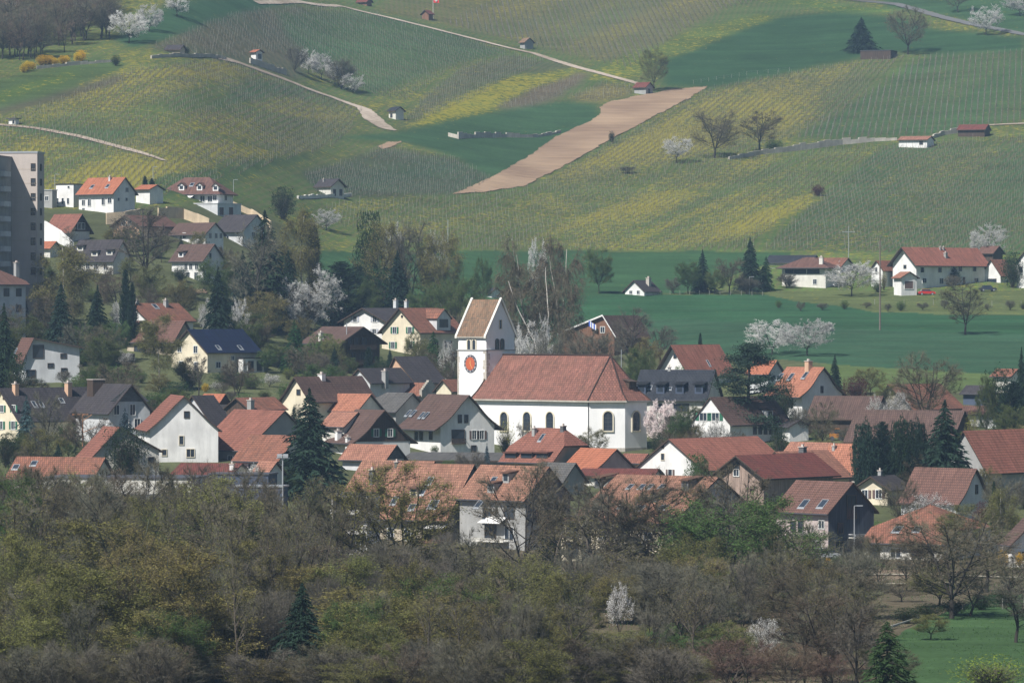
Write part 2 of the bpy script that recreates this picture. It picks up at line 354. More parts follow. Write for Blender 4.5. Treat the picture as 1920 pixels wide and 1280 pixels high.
# name, polygon in photo columns and rows, cover colour, row direction (degrees from X) or None, row spacing, row strength, flowers
PATCH = [
 ((-900, -600, 3000, 1010), VIN, 84, 2.0, 0.55, 0.28, None),
 # village and valley floor
 (None, (0.085, 0.095, 0.045), None, 2, 0, 0.0, [(-900, 1500), (-900, 400), (200, 392), (480, 385), (600, 470), (900, 500), (1250, 545), (2900, 545), (2900, 1500)]),
 (None, (0.10, 0.083, 0.055), None, 2, 0, 0.0, [(-900, 2500), (-900, 1010), (2900, 1010), (2900, 2500)]),
 (None, (0.18, 0.135, 0.095), None, 2, 0, 0.0, [(380, 1085), (800, 1055), (1500, 1060), (1800, 1075), (1500, 1105), (900, 1100)]),
 # left hill
 (None, VDK, 88, 1.7, 0.5, 0.05, [(-300, 215), (0, 235), (330, 240), (480, 150), (600, 170), (500, 230), (300, 290), (0, 300), (-300, 300)]),
 (None, (0.084, 0.118, 0.034), 86, 1.7, 0.8, 0.44, [(-300, 250), (0, 208), (250, 130), (420, 110), (470, 125), (380, 160), (250, 200), (0, 235), (-300, 260)]),
 (None, (0.084, 0.118, 0.035), 86, 1.7, 0.7, 0.42, [(150, 290), (420, 195), (560, 180), (700, 235), (560, 300), (300, 330), (100, 330)]),
 (None, (0.086, 0.120, 0.035), 86, 1.8, 0.6, 0.42, [(-300, 240), (0, 240), (140, 265), (300, 305), (300, 375), (60, 395), (-300, 395)]),
 (None, GR, None, 2, 0, 0.15, [(-300, 150), (0, 150), (100, 128), (190, 110), (250, 122), (140, 165), (0, 210), (-300, 215)]),
 (None, (0.08, 0.125, 0.032), None, 2, 0, 0.42, [(-300, 200), (0, 172), (130, 132), (150, 142), (0, 192), (-300, 220)]),
 (None, (0.095, 0.08, 0.06), None, 2, 0, 0.0, [(-300, 215), (0, 205), (235, 142), (240, 150), (0, 214), (-300, 225)]),
 (None, (0.060, 0.098, 0.035), None, 2, 0, 0.22, [(290, 335), (520, 290), (640, 275), (500, 320), (380, 372), (250, 375)]),
 (None, (0.13, 0.105, 0.075), 80, 2, 0.3, 0.05, [(560, 330), (700, 285), (745, 270), (700, 300), (590, 335)]),
 # upper slopes
 (None, (0.075, 0.088, 0.050), 100, 2.4, 0.6, 0.04, [(280, 90), (430, 25), (560, 8), (640, 60), (560, 150), (430, 112)]),
 (None, VDK, 105, 2.6, 0.35, 0.02, [(520, 20), (700, 20), (960, 95), (880, 110), (760, 150), (700, 180), (560, 100)]),
 (None, (0.040, 0.09, 0.042), None, 2, 0, 0.05, [(210, 75), (330, 0), (560, -20), (540, 5), (400, 40), (300, 78), (250, 92)]),
 (None, (0.100, 0.115, 0.040), 92, 2.0, 0.8, 0.32, [(700, 20), (870, -60), (1500, -60), (1330, 30), (1180, 130), (1000, 80), (850, 50)]),
 (None, (0.085, 0.105, 0.045), 78, 2.2, 0.5, 0.22, [(750, 240), (800, 180), (870, 125), (960, 100), (1080, 120), (1000, 150), (860, 210)]),
 (None, (0.10, 0.13, 0.030), None, 2, 0, 0.56, [(765, 236), (850, 185), (960, 140), (1080, 128), (1120, 140), (1020, 165), (930, 205), (830, 238)]),
 (None, (0.14, 0.115, 0.075), 70, 2.0, 0.8, 0.02, [(925, 205), (1000, 168), (1080, 135), (1105, 140), (1060, 175), (1000, 200)]),
 (None, (0.12, 0.12, 0.05), 60, 2.0, 0.7, 0.35, [(1065, 185), (1130, 155), (1185, 165), (1190, 178), (1130, 190)]),
 (None, (0.045, 0.095, 0.040), None, 2, 0, 0.04, [(600, 262), (760, 245), (900, 215), (1060, 188), (1125, 195), (1130, 225), (1000, 320), (930, 340), (850, 290), (760, 265)]),
 (None, (0.052, 0.085, 0.043), 30, 1.5, 0.3, 0.10, [(560, 320), (720, 275), (850, 295), (930, 340), (845, 365), (600, 372)]),
 (None, (0.09, 0.125, 0.032), None, 2, 0, 0.52, [(1080, 150), (1200, 95), (1300, 55), (1420, 30), (1470, 38), (1350, 75), (1230, 130), (1160, 150)]),
 (None, (0.036, 0.082, 0.034), None, 2, 0, 0.02, [(1240, 160), (1240, 120), (1350, 75), (1450, 40), (1560, 20), (1660, 30), (1760, 60), (1920, 70), (1920, 100), (1660, 100), (1500, 130), (1330, 160)]),
 (None, (0.07, 0.12, 0.032), None, 2, 0, 0.42, [(1530, 0), (1660, 12), (1665, 24), (1560, 20), (1420, 5)]),
 (None, (0.045, 0.095, 0.040), None, 2, 0, 0.10, [(1500, -200), (2900, -200), (2900, 60), (1920, 65), (1660, 10)]),
 # right hand vineyards
 (None, (0.082, 0.112, 0.036), 78, 2.1, 0.7, 0.42, [(1000, 350), (1150, 268), (1330, 165), (1500, 135), (1700, 100), (1600, 190), (1480, 260), (1250, 300), (1050, 352)]),
 (None, VDK, 84, 2.0, 0.5, 0.10, [(1480, 262), (1600, 190), (1750, 100), (2900, 80), (2900, 240), (1920, 225), (1700, 255)]),
 (None, (0.084, 0.124, 0.034), 76, 2.0, 0.6, 0.46, [(1100, 400), (1250, 330), (1370, 300), (1640, 275), (1560, 350), (1430, 440), (1250, 470), (1050, 470)]),
 (None, (0.056, 0.102, 0.036), 76, 2.0, 0.7, 0.26, [(1430, 470), (1560, 350), (1650, 275), (1920, 250), (2900, 250), (2900, 480), (1920, 480)]),
 (None, (0.084, 0.124, 0.034), 82, 2.0, 0.6, 0.46, [(600, 385), (800, 378), (1000, 355), (1100, 390), (1050, 465), (860, 470), (700, 440), (640, 420)]),
 (None, (0.036, 0.080, 0.034), None, 2, 0, 0.03, [(600, 470), (690, 475), (870, 470), (1480, 474), (1480, 480), (1250, 560), (600, 560)]),
 (None, (0.085, 0.105, 0.04), None, 2, 0, 0.18, [(1210, 552), (1500, 545), (2900, 540), (2900, 590), (1920, 592), (1640, 586), (1430, 556)]),
 # fields behind the village
 (None, (0.026, 0.076, 0.034), 8, 6.0, 0.10, 0.0, [(900, 553), (1430, 553), (1650, 586), (1920, 592), (2900, 595), (2900, 625), (1920, 628), (1660, 618), (1300, 600), (900, 590)]),
 (None, (0.033, 0.080, 0.042), 8, 6.0, 0.12, 0.0, [(900, 590), (1300, 600), (1660, 618), (1920, 628), (2900, 630), (2900, 705), (1920, 706), (1560, 684), (1250, 655), (900, 640)]),
 (None, (0.085, 0.12, 0.042), None, 2, 0, 0.05, [(1540, 684), (1700, 690), (1920, 706), (2900, 710), (2900, 745), (1560, 730)]),
 (None, (0.045, 0.085, 0.033), None, 2, 0, 0.02, [(1690, 1290), (1660, 1200), (1760, 1150), (1860, 1115), (2900, 1085), (2900, 1400), (1690, 1400)]),
]
def paint(px, py, X, Y):
    n = px.shape
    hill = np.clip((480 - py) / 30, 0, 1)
    wx = px + (vnoise(X * 0.12, Y * 0.05, 3) - 0.5) * 9 + (vnoise(X * 0.02, Y * 0.02, 31) - 0.5) * 20 * hill
    wy = py + (vnoise(X * 0.1, Y * 0.05, 7) - 0.5) * 4 + (vnoise(X * 0.03, Y * 0.015, 17) - 0.5) * 9 * hill
    C = np.zeros(n + (3,)); P = np.zeros(n + (3,))
    for q in PATCH:
        _, col, ang, spc, rs, fl, poly = q
        m = np.ones(n, bool) if poly is None else inpoly(wx, wy, poly)
        C[m] = col
        if ang is not None:
            th = R(ang); c = (-math.sin(th) * X + math.cos(th) * Y) / spc
            P[m, 0] = c[m]
        P[m, 1] = rs
        blot = vnoise(X * 0.035, Y * 0.012, 11) * 0.6 + vnoise(X * 0.011, Y * 0.006, 5) * 0.4
        P[m, 2] = (fl * (0.45 + 1.1 * blot))[m]
    tint = vnoise(X * 0.02, Y * 0.012, 21)
    def blur(A, n, ax):
        k = np.hanning(n + 2)[1:-1]; k /= k.sum(); return np.apply_along_axis(lambda c: np.convolve(np.pad(c, n // 2, mode='edge'), k, 'valid'), ax, A)
    for A, ch in ((C, 0), (C, 1), (C, 2), (P, 1), (P, 2)):
        soft = blur(blur(A[..., ch], 9, 1), 5, 0); A[..., ch] = A[..., ch] * (1 - hill) + soft * hill
    th = R(73); ac = -math.sin(th) * X + math.cos(th) * Y; al = math.cos(th) * X + math.sin(th) * Y
    stk = vnoise(ac * 0.07, al * 0.006, 41) * .6 + vnoise(ac * 0.2, al * 0.015, 43) * .4
    vine = (P[..., 1] > .25) * hill; k = (stk - .5) * 2 * vine
    C[..., 0] *= 1 + .20 * k; P[..., 2] = np.clip(P[..., 2] * (1 + .9 * k), 0, 1)
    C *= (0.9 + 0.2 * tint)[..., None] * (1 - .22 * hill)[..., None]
    return C, P
PATCH[0] = (None, VIN, 84, 2.0, 0.55, 0.28, None)
us = np.concatenate([np.arange(-7000, -200, 200), np.arange(-200, 2120, 4), np.arange(2120, 9000, 200)]).astype(float)
ds = [-400, -100, 0, 60, 150, 250, 330, 400]
d = 430.0
while d < 2300: ds.append(d); d += max(0.8, min(4.0, 3.0 * d / F * 9))
ds += [2400, 2600, 3000, 4000, 6000]
ds = np.array(ds, float)
DD, UU = np.meshgrid(ds, us, indexing='ij')
XX = (UU - 960) / F * np.maximum(DD, 700 * (DD < 430) + DD * (DD >= 430))
XX = np.where(DD < 430, (UU - 960) / F * 430, XX); YY = DD
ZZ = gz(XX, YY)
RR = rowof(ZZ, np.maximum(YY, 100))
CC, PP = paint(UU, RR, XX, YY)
nr, nc = XX.shape
ZZ = ZZ + (vnoise(XX * 0.15, YY * 0.15, 9) - 0.5) * 0.25 * (YY > 430)
idx = np.arange(nr * nc).reshape(nr, nc)
fa = np.stack([idx[:-1, :-1], idx[:-1, 1:], idx[1:, 1:], idx[1:, :-1]], -1).reshape(-1, 4)
me = npmesh('ground', np.stack([XX, YY, ZZ], -1).reshape(-1, 3), fa, [GROUND])
me.polygons.foreach_set('use_smooth', np.ones(len(fa), bool))
a1 = me.attributes.new('cover', 'FLOAT_COLOR', 'POINT')
a1.data.foreach_set('color', np.concatenate([CC, np.ones(CC.shape[:2] + (1,))], -1).astype(np.float32).ravel())
a2 = me.attributes.new('rows', 'FLOAT_VECTOR', 'POINT'); a2.data.foreach_set('vector', PP.astype(np.float32).ravel())
ground = bpy.data.objects.new('ground', me); COL.objects.link(ground); ground['kind'] = 'structure'

def ribbon(name, pts, wid, mat, lift=0.12, kind='structure', seed=0):
    """a road draped on the slope: pts are photo columns and rows, wid in metres (one value or one per point)"""
    P = [gp(*p) for p in pts]; W = wid if isinstance(wid, (list, tuple)) else [wid] * len(P)
    Q = []; rnd = random.Random(seed)
    for i in range(len(P) - 1):
        n = max(2, int((P[i + 1] - P[i]).length / 2.0))
        for k in range(n):
            t = k / n; Q.append((P[i].lerp(P[i + 1], t), W[i] * (1 - t) + W[i + 1] * t))
    Q.append((P[-1], W[-1]))
    for _ in range(3): Q = [Q[0]] + [((Q[i - 1][0] + Q[i][0] * 2 + Q[i + 1][0]) / 4, Q[i][1]) for i in range(1, len(Q) - 1)] + [Q[-1]]
    mb = MB(); prev = None
    for i, (p, wd) in enumerate(Q):
        t = (Q[min(i + 1, len(Q) - 1)][0] - Q[max(i - 1, 0)][0]); t.z = 0; t.normalize(); nn = Vector((-t.y, t.x, 0))
        cur = []
        for s_ in (-0.5, -0.25, 0, 0.25, 0.5):
            q = p + nn * wd * s_ * (1 + 0.25 * (rnd.random() - .5) * (abs(s_) == 0.5)); q.z = float(gz(q.x, q.y)) + lift + 0.13; cur.append(q)
        if prev:
            for a in range(4): mb.poly([prev[a], prev[a + 1], cur[a + 1], cur[a]])
        prev = cur
    o = mb.build(name, mat); o['kind'] = kind
    return o
def soil_material(name, c1, c2, sc_):
    m = bpy.data.materials.new(name); t, N, L, b = nodes_of(m); ge = N.new('ShaderNodeNewGeometry')
    mp = N.new('ShaderNodeMapping'); mp.inputs['Rotation'].default_value = (0, 0, R(-62)); mp.inputs['Scale'].default_value = sc_
    L.new(ge.outputs['Position'], mp.inputs['Vector'])
    n1 = N.new('ShaderNodeTexNoise'); n1.inputs['Scale'].default_value = 1; n1.inputs['Detail'].default_value = 7; n1.inputs['Roughness'].default_value = 0.7; L.new(mp.outputs[0], n1.inputs['Vector'])
    n2 = N.new('ShaderNodeTexNoise'); n2.inputs['Scale'].default_value = 0.03; n2.inputs['Detail'].default_value = 4; L.new(ge.outputs['Position'], n2.inputs['Vector'])
    av = N.new('ShaderNodeMath'); av.operation = 'ADD'; L.new(n1.outputs[0], av.inputs[0]); L.new(n2.outputs[0], av.inputs[1])
    mr = N.new('ShaderNodeMapRange'); mr.inputs['From Min'].default_value = 0.84; mr.inputs['From Max'].default_value = 1.16; L.new(av.outputs[0], mr.inputs['Value'])
    mx = N.new('ShaderNodeMix'); mx.data_type = 'RGBA'; L.new(mr.outputs[0], mx.inputs[0]); mx.inputs[6].default_value = (*c1, 1); mx.inputs[7].default_value = (*c2, 1)
    L.new(mx.outputs[2], b.inputs['Base Color']); b.inputs['Roughness'].default_value = 0.95; b.inputs['Specular IOR Level'].default_value = 0.05
    return m
SOIL = soil_material('ploughed_soil', (0.20, 0.135, 0.092), (0.33, 0.235, 0.155), (0.035, 0.7, 1))
TRACK = soil_material('gravel_track', (0.26, 0.21, 0.16), (0.44, 0.37, 0.30), (0.5, 0.5, 0.5))
def drape(name, poly, mat, lift=0.2, cell=2.2, seed=1):
    """a field laid over the slope, its edge following a polygon"""
    xs = [p[0] for p in poly]; ys = [p[1] for p in poly]
    dmin = ground_D(sum(xs) / len(xs), max(ys)) - 60; dmax = ground_D(sum(xs) / len(xs), min(ys)) + 60
    u = np.arange(min(xs) - 4, max(xs) + 4, cell); dd = np.arange(dmin, dmax, 1.2)
    D_, U_ = np.meshgrid(dd, u, indexing='ij'); X_ = (U_ - 960) / F * D_; Z_ = gz(X_, D_); R_ = rowof(Z_, D_)
    wx = U_ + (vnoise(X_ * 0.5, D_ * 0.2, seed) - 0.5) * 5; wy = R_ + (vnoise(X_ * 0.4, D_ * 0.2, seed + 5) - 0.5) * 2.5
    ins = inpoly(wx, wy, poly); id_ = np.arange(ins.size).reshape(ins.shape)
    m = ins[:-1, :-1] & ins[1:, 1:] & ins[:-1, 1:] & ins[1:, :-1]
    q = np.stack([id_[:-1, :-1], id_[:-1, 1:], id_[1:, 1:], id_[1:, :-1]], -1)[m]
    used, inv = np.unique(q, return_inverse=True)
    V = np.stack([X_, D_, Z_ + lift], -1).reshape(-1, 3)[used]
    me = npmesh(name, V, inv.reshape(q.shape), [mat]); me.polygons.foreach_set('use_smooth', np.ones(len(q), bool))
    o = bpy.data.objects.new(name, me); COL.objects.link(o); o['kind'] = 'structure'
    return o
drape('ploughed_field', [(842, 366), (880, 350), (920, 333), (987, 295), (1050, 252), (1100, 230), (1124, 216), (1124, 201), (1148, 190), (1200, 179), (1260, 168), (1330, 161), (1300, 182), (1240, 213), (1195, 237), (1153, 258), (1100, 290), (1047, 318), (983, 351), (893, 363)], SOIL)
drape('bare_soil_patch', [(708, 276), (725, 266), (758, 265), (740, 276), (716, 282)], SOIL)
drape('garden_soil', [(338, 552), (340, 543), (385, 541), (390, 552)], SOIL)
ribbon('upper_road', [(480, 6), (560, 4), (640, 12), (720, 32), (800, 52), (900, 77), (1000, 101), (1080, 127), (1180, 154), (1210, 163)], [2.4, 2.4, 2.8, 3, 3, 3, 3, 3, 2.8, 2.4], TRACK, seed=1)
ribbon('hill_road', [(405, 109), (440, 116), (470, 127), (540, 152), (620, 182), (682, 204), (700, 225), (725, 243), (742, 246)], [2, 3, 3.2, 3.6, 4, 4.5, 7, 5, 3], TRACK, seed=2)
ribbon('left_road', [(-120, 220), (0, 236), (60, 241), (150, 258), (240, 281), (308, 303)], [2.8] * 5 + [1.5], TRACK, seed=3)
ribbon('far_road', [(1480, -10), (1600, 1), (1680, 9), (1760, 32), (1820, 46), (1920, 66), (2000, 78)], 4, plain('asphalt_track', (0.13, 0.13, 0.125)), seed=4)
ribbon('far_lane', [(1420, -14), (1560, -2), (1680, 8)], 3, MATS['asphalt_track'], seed=5)
ribbon('hut_path', [(1850, 236), (1960, 232), (2060, 230)], 2, TRACK, seed=6)
ribbon('valley_path', [(380, 1083), (700, 1081), (1000, 1077), (1260, 1081), (1700, 1079), (2000, 1088)], 2.0, plain('pale_gravel', (0.34, 0.31, 0.24)), seed=7)
ribbon('grass_track', [(1500, 1100), (1640, 1098), (1800, 1095)], 1.5, MATS['pale_gravel'], seed=8)

# ------------------------------------------------------------------ vines and their posts
POSTW = plain('bleached_vine_post', (0.27, 0.27, 0.24)); VINEW = plain('bare_vine_wood', (0.10, 0.075, 0.055))
def vineyard(label, poly, ang, spc, pstep=5.0, ph=1.9, vine=1.3, seed=0):
    rnd = np.random.RandomState(seed)
    P = [gp(*p) for p in poly]; X = np.array([p.x for p in P]); Y = np.array([p.y for p in P])
    cx, cy = X.mean(), Y.mean(); rad = max(X.max() - X.min(), Y.max() - Y.min()) * 0.75
    th = R(ang); dx, dy = math.cos(th), math.sin(th)
    def lattice(step):
        n = int(2 * rad / spc) + 1; m_ = int(2 * rad / step) + 1
        c0 = round((-dy * cx + dx * cy) / spc) * spc
        i, j = np.meshgrid((np.arange(n) - n // 2) * spc, (np.arange(m_) - m_ // 2) * step, indexing='ij')
        i = (i + spc * 0.5).ravel(); j = (j + rnd.uniform(-.2, .2, j.shape) * step).ravel()
        al = dx * cx + dy * cy
        x = -dy * (i + c0) + dx * (j + al); y = dx * (i + c0) + dy * (j + al)
        px = 960 + x / y * F; py = rowof(gz(x, y), y)
        k = (vnoise(x * .08, y * .05, seed + 60) + rnd.rand(len(x)) * .5 > .42) & inpoly(px, py, poly) & (px > -60) & (px < 1980) & (py > -20)
        return x[k], y[k]
    Vs = []; Fs = []; Ms = []; off = 0
    def sticks(x, y, h, wd, mi, lean):
        nonlocal off
        n = len(x)
        if not n: return
        z = gz(x, y); a = rnd.uniform(0, math.pi, n); lx = rnd.uniform(-lean, lean, n); ly = rnd.uniform(-lean, lean, n)
        B = []
        for k in range(3):
            t = a + k * 2.094
            B.append(np.stack([x + np.cos(t) * wd, y + np.sin(t) * wd, z - 0.1], -1))
        for k in range(3):
            t = a + k * 2.094
            B.append(np.stack([x + lx + np.cos(t) * wd * .8, y + ly + np.sin(t) * wd * .8, z + h], -1))
        V = np.stack(B, 1).reshape(-1, 3); base = off + np.arange(n)[:, None] * 6
        for q in ((0, 1, 4, 3), (1, 2, 5, 4), (2, 0, 3, 5)): Fs.append(base + np.array(q)); Ms.append(np.full(n, mi))
        Vs.append(V); off += 6 * n
    x, y = lattice(pstep); h = ph * rnd.uniform(.55, 1.15, len(x)); sticks(x, y, h, 0.05, 0, 0.08)
    x, y = lattice(vine); sticks(x, y, rnd.uniform(.5, 1.0, len(x)), 0.045, 1, 0.45)
    me = npmesh('vineyard_rows', np.concatenate(Vs), np.concatenate(Fs), [POSTW, VINEW], np.concatenate(Ms))
    o = bpy.data.objects.new('vineyard_rows', me); COL.objects.link(o)
    tag(o, label, 'vines', kind='stuff'); return o
vineyard('green and yellow vine rows on the left hill under the curved terrace', [(0, 232), (250, 132), (420, 112), (520, 150), (680, 210), (640, 270), (300, 372), (60, 392), (0, 392)], 86, 1.8, seed=1)
vineyard('grey vine rows between the hilltop wall and the upper road', [(290, 90), (430, 28), (600, 12), (700, 30), (960, 98), (860, 125), (760, 190), (700, 180), (560, 100), (430, 110)], 102, 2.4, 4.5, 2.0, seed=2)
vineyard('pale vine rows above the upper road beside the flagpole', [(840, 45), (960, -20), (1500, -20), (1320, 30), (1180, 130), (1010, 90)], 92, 2.2, 4.0, seed=3)
vineyard('brown vine rows beside the strip of yellow flowers', [(925, 205), (1000, 168), (1105, 140), (1060, 175), (1000, 200)], 70, 2.0, seed=4)
vineyard('short vine rows above the ploughed field', [(1065, 185), (1130, 155), (1185, 165), (1190, 178), (1130, 190)], 60, 2.0, seed=5)
vineyard('vine rows to the left of the yellow flower strip', [(750, 238), (800, 180), (870, 125), (960, 105), (1020, 115), (860, 200)], 78, 2.2, 3.5, 2.2, seed=6)
vineyard('vine rows below the small stone hut left of the ploughed field', [(570, 330), (720, 278), (850, 298), (925, 340), (845, 368), (600, 372)], 82, 1.8, 4, seed=7)
vineyard('large vineyard of yellow flecked rows below the ploughed field', [(600, 385), (850, 372), (1000, 355), (1150, 268), (1330, 165), (1500, 135), (1700, 105), (1600, 190), (1480, 262), (1370, 300), (1640, 275), (1560, 350), (1430, 440), (1410, 470), (880, 470), (640, 425)], 79, 2.1, 5, 1.9, seed=8)
vineyard('dark green vine rows above the long stone wall', [(1480, 262), (1600, 190), (1720, 110), (1930, 95), (1930, 228), (1700, 255)], 84, 2.0, 4, 1.9, seed=9)
vineyard('vine rows below the white hut with the red roof', [(1430, 470), (1560, 350), (1650, 278), (1930, 255), (1930, 478)], 76, 2.0, 5, 2.0, seed=10)
# ------------------------------------------------------------------ houses
HRECT = []
Z3 = Vector((0, 0, 1))
def tsolve(P, d, px):
    q = px - 960
    return (q * P.y - P.x * F) / (d.x * F - q * d.y)
class House: pass
def opening(parent, C, t, n, w, h, style='w', arch=False, depth=0.10):
    """window or door centred on C, t along the wall, n out of it"""
    fm = DFRAME if 'n' in style else (SANDST if 's' in style else FRAME)
    name = 'door' if 'd' in style else 'window'
    f = MB(); b = 0.11 if w > .6 else 0.08
    up = Z3
    if arch:
        n_ = 7; rr = w / 2
        def ring(r, dz, out):
            pts = [C - t * r + up * (-h / 2 - dz) + n * out]
            for k in range(n_ + 1):
                a = math.pi - math.pi * k / n_
                pts.append(C + t * (math.cos(a) * r) + up * (h / 2 - rr + math.sin(a) * r) + n * out)
            pts.append(C + t * r + up * (-h / 2 - dz) + n * out); return pts
        bw = b if 's' not in style else 0.22
        I = ring(rr, 0, depth); O = ring(rr + bw, bw, depth); O2 = ring(rr + bw, bw, -0.02); I2 = ring(rr, 0, 0.0)
        for k in range(len(I)):
            k2 = (k + 1) % len(I)
            f.poly([I[k], I[k2], O[k2], O[k]]); f.poly([O[k], O[k2], O2[k2], O2[k]]); f.poly([I[k2], I[k], I2[k], I2[k2]])
        fo = f.build('window', fm, parent)
        g = MB(); g.poly([p for p in ring(rr - 0.01, -0.01, 0.03)][::-1]); g.build('pane', GL, fo)
        if w > 0.9:
            m = MB()
            m.slab(C - t * 0.03 + up * (-h / 2) + n * 0.035, t * 0.06, n * 0.03, up * (h * .96))
            for k in range(1, 4): m.slab(C - t * rr + up * (-h / 2 + h * k / 4.6) + n * 0.035, t * w, n * 0.025, up * 0.05)
            m.build('muntins', DMETAL, fo)
        return fo
    P0 = C - t * (w / 2) - up * (h / 2)
    f.slab(P0 - t * b - up * b, t * (w + 2 * b), n * depth, up * b)
    f.slab(P0 - t * b + up * h, t * (w + 2 * b), n * depth, up * b)
    f.slab(P0 - t * b, t * b, n * depth, up * h); f.slab(P0 + t * w, t * b, n * depth, up * h)
    if w > 0.7 and 'd' not in style and 'o' not in style: f.slab(P0 + t * (w / 2 - 0.03) + n * 0.03, t * 0.06, n * 0.03, up * h)
    fo = f.build(name, fm, parent)
    g = MB(); q = P0 + n * 0.025; g.poly([q, q + t * w, q + t * w + up * h, q + up * h])
    g.build('pane' if 'd' not in style else 'door_leaf', GL if 'd' not in style else MATS['brown_shutter_paint'], fo)
    for ch in style:
        if ch in SHUT:
            for s in (-1, 1):
                sh = MB(); sw = w * 0.48; x0 = (-w / 2 - b - sw - .02) if s < 0 else (w / 2 + b + .02)
                sh.slab(C + t * x0 - up * (h / 2) + n * 0.04, t * sw, n * 0.05, up * h)
                sh.build('shutter', SHUT[ch], fo)
    return fo

def roofgeo(P, sd, ld, W, Lh, zE, zR, rp, ov, oe, kick, hn, hf, zE2=None):
    """top polygons (with uv) and outline of a gable / half-hip / hip roof. s across, l along the ridge"""
    if zE2 is None: zE2 = zE
    sr = rp * W
    def pt(s, l, z): q = P + sd * s + ld * l; return Vector((q.x, q.y, z))
    m1 = (zR - zE) / sr; m2 = (zR - zE2) / (W - sr)
    def side(sgn, n=6):
        out = []
        wid = sr if sgn < 0 else W - sr; z0 = zE if sgn < 0 else zE2
        kk = 0.7
        ts = [0, .15, .3, .45, .6, .7, 1.0] if kick else [0, 1.0]
        for tt in ts:
            z = z0 + (zR - z0) * (tt - (kick * math.sin(math.pi * tt / kk) if tt < kk else 0))
            s = tt * wid; out.append((s if sgn < 0 else W - s, z))
        # overhang continues the lowest slope
        (s0, z0_), (s1, z1_) = out[0], out[1]
        m = (z1_ - z0_) / abs(s1 - s0)
        if kick: m *= 0.9
        so_ = -oe if sgn < 0 else W + oe
        return [(so_, z0_ - m * oe)] + out
    A = side(-1); B = side(1)
    return pt, A, B, sr
